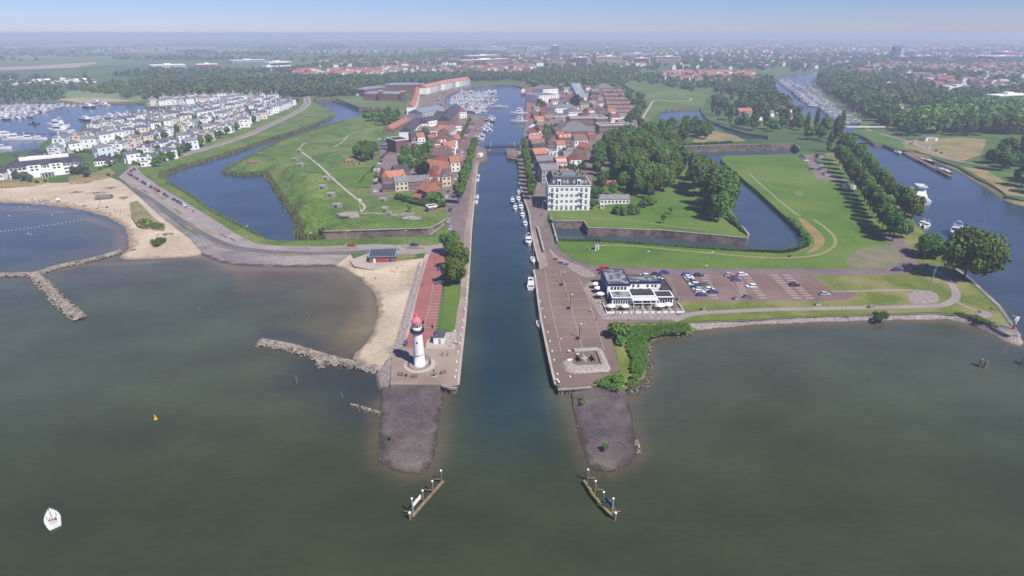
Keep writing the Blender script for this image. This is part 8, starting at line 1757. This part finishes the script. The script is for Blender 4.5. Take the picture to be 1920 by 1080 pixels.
scrub('moat side bushes of the dike', [(1467, 472), (1500, 467), (1520, 455), (1516, 440), (1480, 408), (1476, 410), (1506, 446), (1498, 462)], 110, 1.1, LEAFM)
STRAW = foliage('dead_straw', S(150, 130, 96), S(214, 192, 150), 0)
def reeds(label, px, width, n, h, mat=REEDM, poly=None, name='reeds'):
    pts = np.array(scatter(poly, n) if poly else along(px, n, width)); n = len(pts); z = np.array([gz(x, y, -.1) for x, y in pts])
    a = rng.uniform(0, 6.28, n); hh = h*rng.uniform(.6, 1.2, n); wd = .34*h/2
    b = np.stack([pts[:, 0], pts[:, 1], z], -1); d = np.stack([np.cos(a), np.sin(a), np.zeros(n)], -1)*wd; top = b+np.stack([rng.normal(0, .25, n)*h/2, rng.normal(0, .25, n)*h/2, hh], -1)
    if name == 'reed_litter':          # stalks lying flat on the stones
        lay = np.stack([np.sin(a), -np.cos(a), np.zeros(n)], -1)*rng.uniform(.3, .9, n)[:, None]; b[:, 2] += .06; d = d*1.6; top = b+lay; top[:, 2] += .05
    q = np.stack([b-d, b+d, top+d*.3, top-d*.3], 1); return tag(link(name, quad_mesh(name, q, rng.uniform(0, 1, n), mat)), label, name.replace('_', ' '), None, 'stuff')
reeds('pale reed fringe on the dike side of the fort moat', [(620, 219), (600, 229), (557, 244), (482, 268), (440, 282), (382, 299.5), (334, 313), (308, 323), (302, 332)], .9, 5200, 2.2)
reeds('reed fringe at the near dike side of the fort moat', [(314, 343), (334, 352), (358, 366), (394, 393), (424, 410), (454, 425), (484, 440)], .7, 1500, 1.5)
reeds('green reed fringe along the fort rampart foot', [(604, 441), (578, 442), (560, 436), (562, 420), (545, 390), (524, 360), (503, 329), (494, 322), (450, 324), (420, 320)], .9, 6500, 2.4, REEDM)
reeds('reed fringe along the upper rampart foot', [(424, 313), (488, 280), (530, 260), (590, 240), (642, 225)], .8, 2500, 1.5)
reeds('green reeds in the narrow moat below the meadow', [(1046, 449), (1080, 450), (1110, 450), (1140, 452), (1240, 459), (1340, 467), (1400, 471)], .8, 2600, 1.1, LEAF)
reeds('reeds around the stone lined moat corner', [(1404, 470), (1467, 473), (1490, 469), (1512, 460)], .7, 1200, 1.3, LEAFD)
reeds('marram grass bank on the beach', None, 0, 8000, 1.0, REEDM, [(240, 388), (250, 380), (262, 388), (280, 405), (306, 424), (262, 416), (244, 400)], 'marram_grass')
reeds('marram grass before the hotel', None, 0, 5200, .9, REEDM, [(0, 338), (60, 338), (130, 330), (200, 318), (214, 322), (205, 332), (160, 340), (90, 342), (0, 348)], 'marram_grass')
reeds('dead reed litter on the left pier', None, 0, 1500, .5, STRAW, [(782, 822), (793, 820), (799, 845), (786, 862), (780, 850)], 'reed_litter')
reeds('dead reed litter on the right pier', None, 0, 420, .4, STRAW, [(1105, 815), (1130, 822), (1160, 840), (1140, 862), (1115, 845)], 'reed_litter')
# rocks
ROCK = M('groyne_rock', S(182, 172, 160), S(140, 128, 116), .5, .9, fine=.25, fscale=1.5, bump=.3); ROCKD = M('wet_rock', S(120, 108, 88), S(92, 82, 66), .5, .8, fine=.25)
ico = bmesh.new(); bmesh.ops.create_icosphere(ico, subdivisions=1, radius=1); IV = np.array([v.co[:] for v in ico.verts]); IF = [[v.index for v in f.verts] for f in ico.faces]; ico.free()
def rocks(label, px, wd, hgt, n, size, wet=.25, name='rock_groyne', cat='groyne'):
    pts = smooth(px, 8); w = [G(p[0], p[1], 0) for p in pts]; V = []; Fc = []; mi = []
    for _ in range(n):
        t = random.uniform(0, len(w)-1.001); i = int(t); p = w[i].lerp(w[i+1], t-i); d = (w[i+1]-w[i]).normalized(); s = random.gauss(0, .42); s = max(-1, min(1, s)); off = Vector((-d.y, d.x, 0))*s*wd
        z = hgt*(1-abs(s)**1.4)+random.uniform(-.3, .25); r = size*random.uniform(.6, 1.35)
        v = IV*(r*rng.uniform(.7, 1.15, IV.shape))*np.array([1.15, 1, .75])+np.array([p.x+off.x, p.y+off.y, z]); k = len(V); V += v.tolist(); Fc += [[k+q for q in f] for f in IF]; mi += [1 if z < wet else 0]*len(IF)
    me = bpy.data.meshes.new(name); me.from_pydata(V, [], Fc); me.materials.append(ROCK); me.materials.append(ROCKD); me.polygons.foreach_set('material_index', mi); return tag(link(name, me), label, cat, None, 'stuff')
rocks('pale rock groyne closing the cove beach', [(489, 644), (540, 653), (600, 671), (650, 684), (710, 695)], 2.6, 1.4, 2600, .4)
rocks('rock spur on the outer side of the cove groyne', [(598, 676), (604, 692)], 1.4, .6, 70, .45)
rocks('submerged rock line left of the basalt pier', [(658, 760), (690, 770), (714, 776)], 1.0, .3, 130, .38, .4)
rocks('rock groyne between lagoon and river', [(-60, 519), (0, 517.5), (60, 516), (80, 512), (110, 502), (150, 494), (192, 484), (226, 473)], 2.2, 1.1, 2000, .46)
rocks('rock groyne arm reaching into the river at left', [(64, 516), (88, 540), (118, 572), (152, 600)], 3.0, 1.2, 1500, .46)
rocks('loose shore stones below the green scrub', [(1300, 629), (1240, 636), (1219, 644), (1216, 668), (1221, 700), (1206, 726), (1180, 740)], 1.9, .25, 420, .24, .3, 'shore_stones', 'stones')
rocks('stones spilling off the right pier flank', [(1192, 828), (1198, 840), (1196, 852)], 1.2, .3, 70, .3, .2, 'shore_stones', 'stones')
rocks('stone edge around the left basalt pier', [(826, 725), (828, 760), (822, 800), (819, 830), (813, 860), (801, 881), (786, 888), (764, 887), (739, 880), (717, 867), (710, 851), (712, 800), (714, 755)], .35, .25, 600, .13, .45, 'shore_stones', 'stones')
rocks('stone edge around the right basalt pier', [(1071, 732), (1077, 775), (1088, 820), (1103, 866), (1119, 881), (1145, 884), (1171, 876), (1189, 861), (1193, 835), (1188, 800), (1180, 760)], .35, .25, 600, .13, .45, 'shore_stones', 'stones')
# ================================================================ quay end timbers
def piles(px, label):
    w = [G(*q) for q in px]; t = thing('quay_end', label, 'quay piles', w[0]); m = MB(); o = w[0]
    for a, b in zip(w[:-1], w[1:]):
        n = max(2, int((b-a).length/1.0))
        for i in range(n):
            p = a.lerp(b, i/n)-o; q = MB(); q.tube((p.x, p.y-.15, -3.6), (p.x, p.y-.15, -.35), .2, n=7); q.build('pile', WOOD if i % 2 else HULLK, t)
        d = b-o; c = a-o; q = MB(); q.prism([(c.x, c.y-.45), (d.x, d.y-.45), (d.x, d.y+.2), (c.x, c.y+.2)], -.42, .12); q.build('capping_beam', CONC, t)
piles([(828, 722), (843, 727), (856, 727)], 'dark timber piles under the left quay end'); piles([(1046, 729), (1075, 727.5), (1108, 724.5)], 'dark timber piles under the right quay end')
for x, y, l in ((1047, 731, 'timber fender post with white cap at the right quay corner, right'), (1044, 727, 'timber fender post with white cap at the right quay corner, left')):
    p = G(x, y, 0); t = thing('fender_post', l, 'fender post', p); m = MB(); m.tube((0, 0, -1.5), (0, 0, 2.9), .35, .32, 10); m.build('post', WOOD, t); m = MB(); m.lathe([(.37, 2.9), (.38, 3.1), (.1, 3.25)], 10); m.build('cap', W_, t)
# ================================================================ light, air, camera
SUN_EL, SUN_AZ = R(53), math.atan2(.72, -.69)     # the sun stands behind the camera, to the right
sd = Vector((.72, -.69, 0)).normalized()*math.cos(SUN_EL)+Vector((0, 0, math.sin(SUN_EL)))
sl = bpy.data.lights.new('sun', 'SUN'); sl.energy = 4.3; sl.angle = R(.53); sl.color = (1, .93, .83)
so = bpy.data.objects.new('sun', sl); COL.objects.link(so); so.rotation_euler = sd.to_track_quat('Z', 'Y').to_euler()
w = bpy.data.worlds.new('World'); sc.world = w; w.use_nodes = True; nt = w.node_tree
sky = nt.nodes.new('ShaderNodeTexSky'); sky.sky_type = 'NISHITA'; sky.sun_disc = False; sky.sun_elevation = SUN_EL; sky.sun_rotation = math.atan2(sd.x, sd.y)
sky.air_density = 1.0; sky.dust_density = 0.0; sky.ozone_density = 3.5; sky.altitude = 0
tint = nt.nodes.new('ShaderNodeMix'); tint.data_type = 'RGBA'; tint.blend_type = 'MULTIPLY'; tint.inputs[0].default_value = 1.0; tint.inputs[7].default_value = (.42, .478, .79, 1)
nt.links.new(sky.outputs['Color'], tint.inputs[6]); nt.links.new(tint.outputs[2], nt.nodes['Background'].inputs['Color']); nt.nodes['Background'].inputs['Strength'].default_value = 0.1
hm = MB(); hm.box(-30000, 30000, -400, 42000, -3.0, 104.0); ho = hm.build('haze', []) if False else None
hme = hm.mesh('haze', [bpy.data.materials.new('haze_air')]); ho = tag(link('haze', hme), 'thin pale blue summer haze over the whole scene', 'haze', None, 'stuff')
hmat = hme.materials[0]; hmat.use_nodes = True; n = hmat.node_tree; n.nodes.remove(n.nodes['Principled BSDF'])
pv = n.nodes.new('ShaderNodeVolumePrincipled'); pv.inputs['Color'].default_value = (.65, .71, .92, 1); pv.inputs['Density'].default_value = 2.8e-4; pv.inputs['Anisotropy'].default_value = 0.0
n.links.new(pv.outputs['Volume'], n.nodes['Material Output'].inputs['Volume'])
cd = bpy.data.cameras.new('camera'); cd.lens = 36*F/1920; cd.sensor_width = 36; cd.clip_start = .5; cd.clip_end = 90000
co = bpy.data.objects.new('camera', cd); COL.objects.link(co); co.location = (0, 0, CAMH); co.rotation_euler = (math.pi/2-PITCH, 0, 0); sc.camera = co
sc.view_settings.view_transform = 'Standard'; sc.view_settings.look = 'None'; sc.view_settings.exposure = 0.56; sc.view_settings.gamma = 1
sc.cycles.use_denoising = True; sc.cycles.max_bounces = 5; sc.cycles.diffuse_bounces = 2; sc.cycles.glossy_bounces = 2; sc.cycles.transmission_bounces = 2; sc.cycles.volume_bounces = 1; sc.cycles.transparent_max_bounces = 4
sc.cycles.sample_clamp_indirect = 4
for ob in list(sc.objects):                       # nothing left unlabelled by mistake
    if ob.parent is None and ob.get('label') == 'x': ob['label'] = ob.name.split('.')[0].replace('_', ' ')+' in the scene'
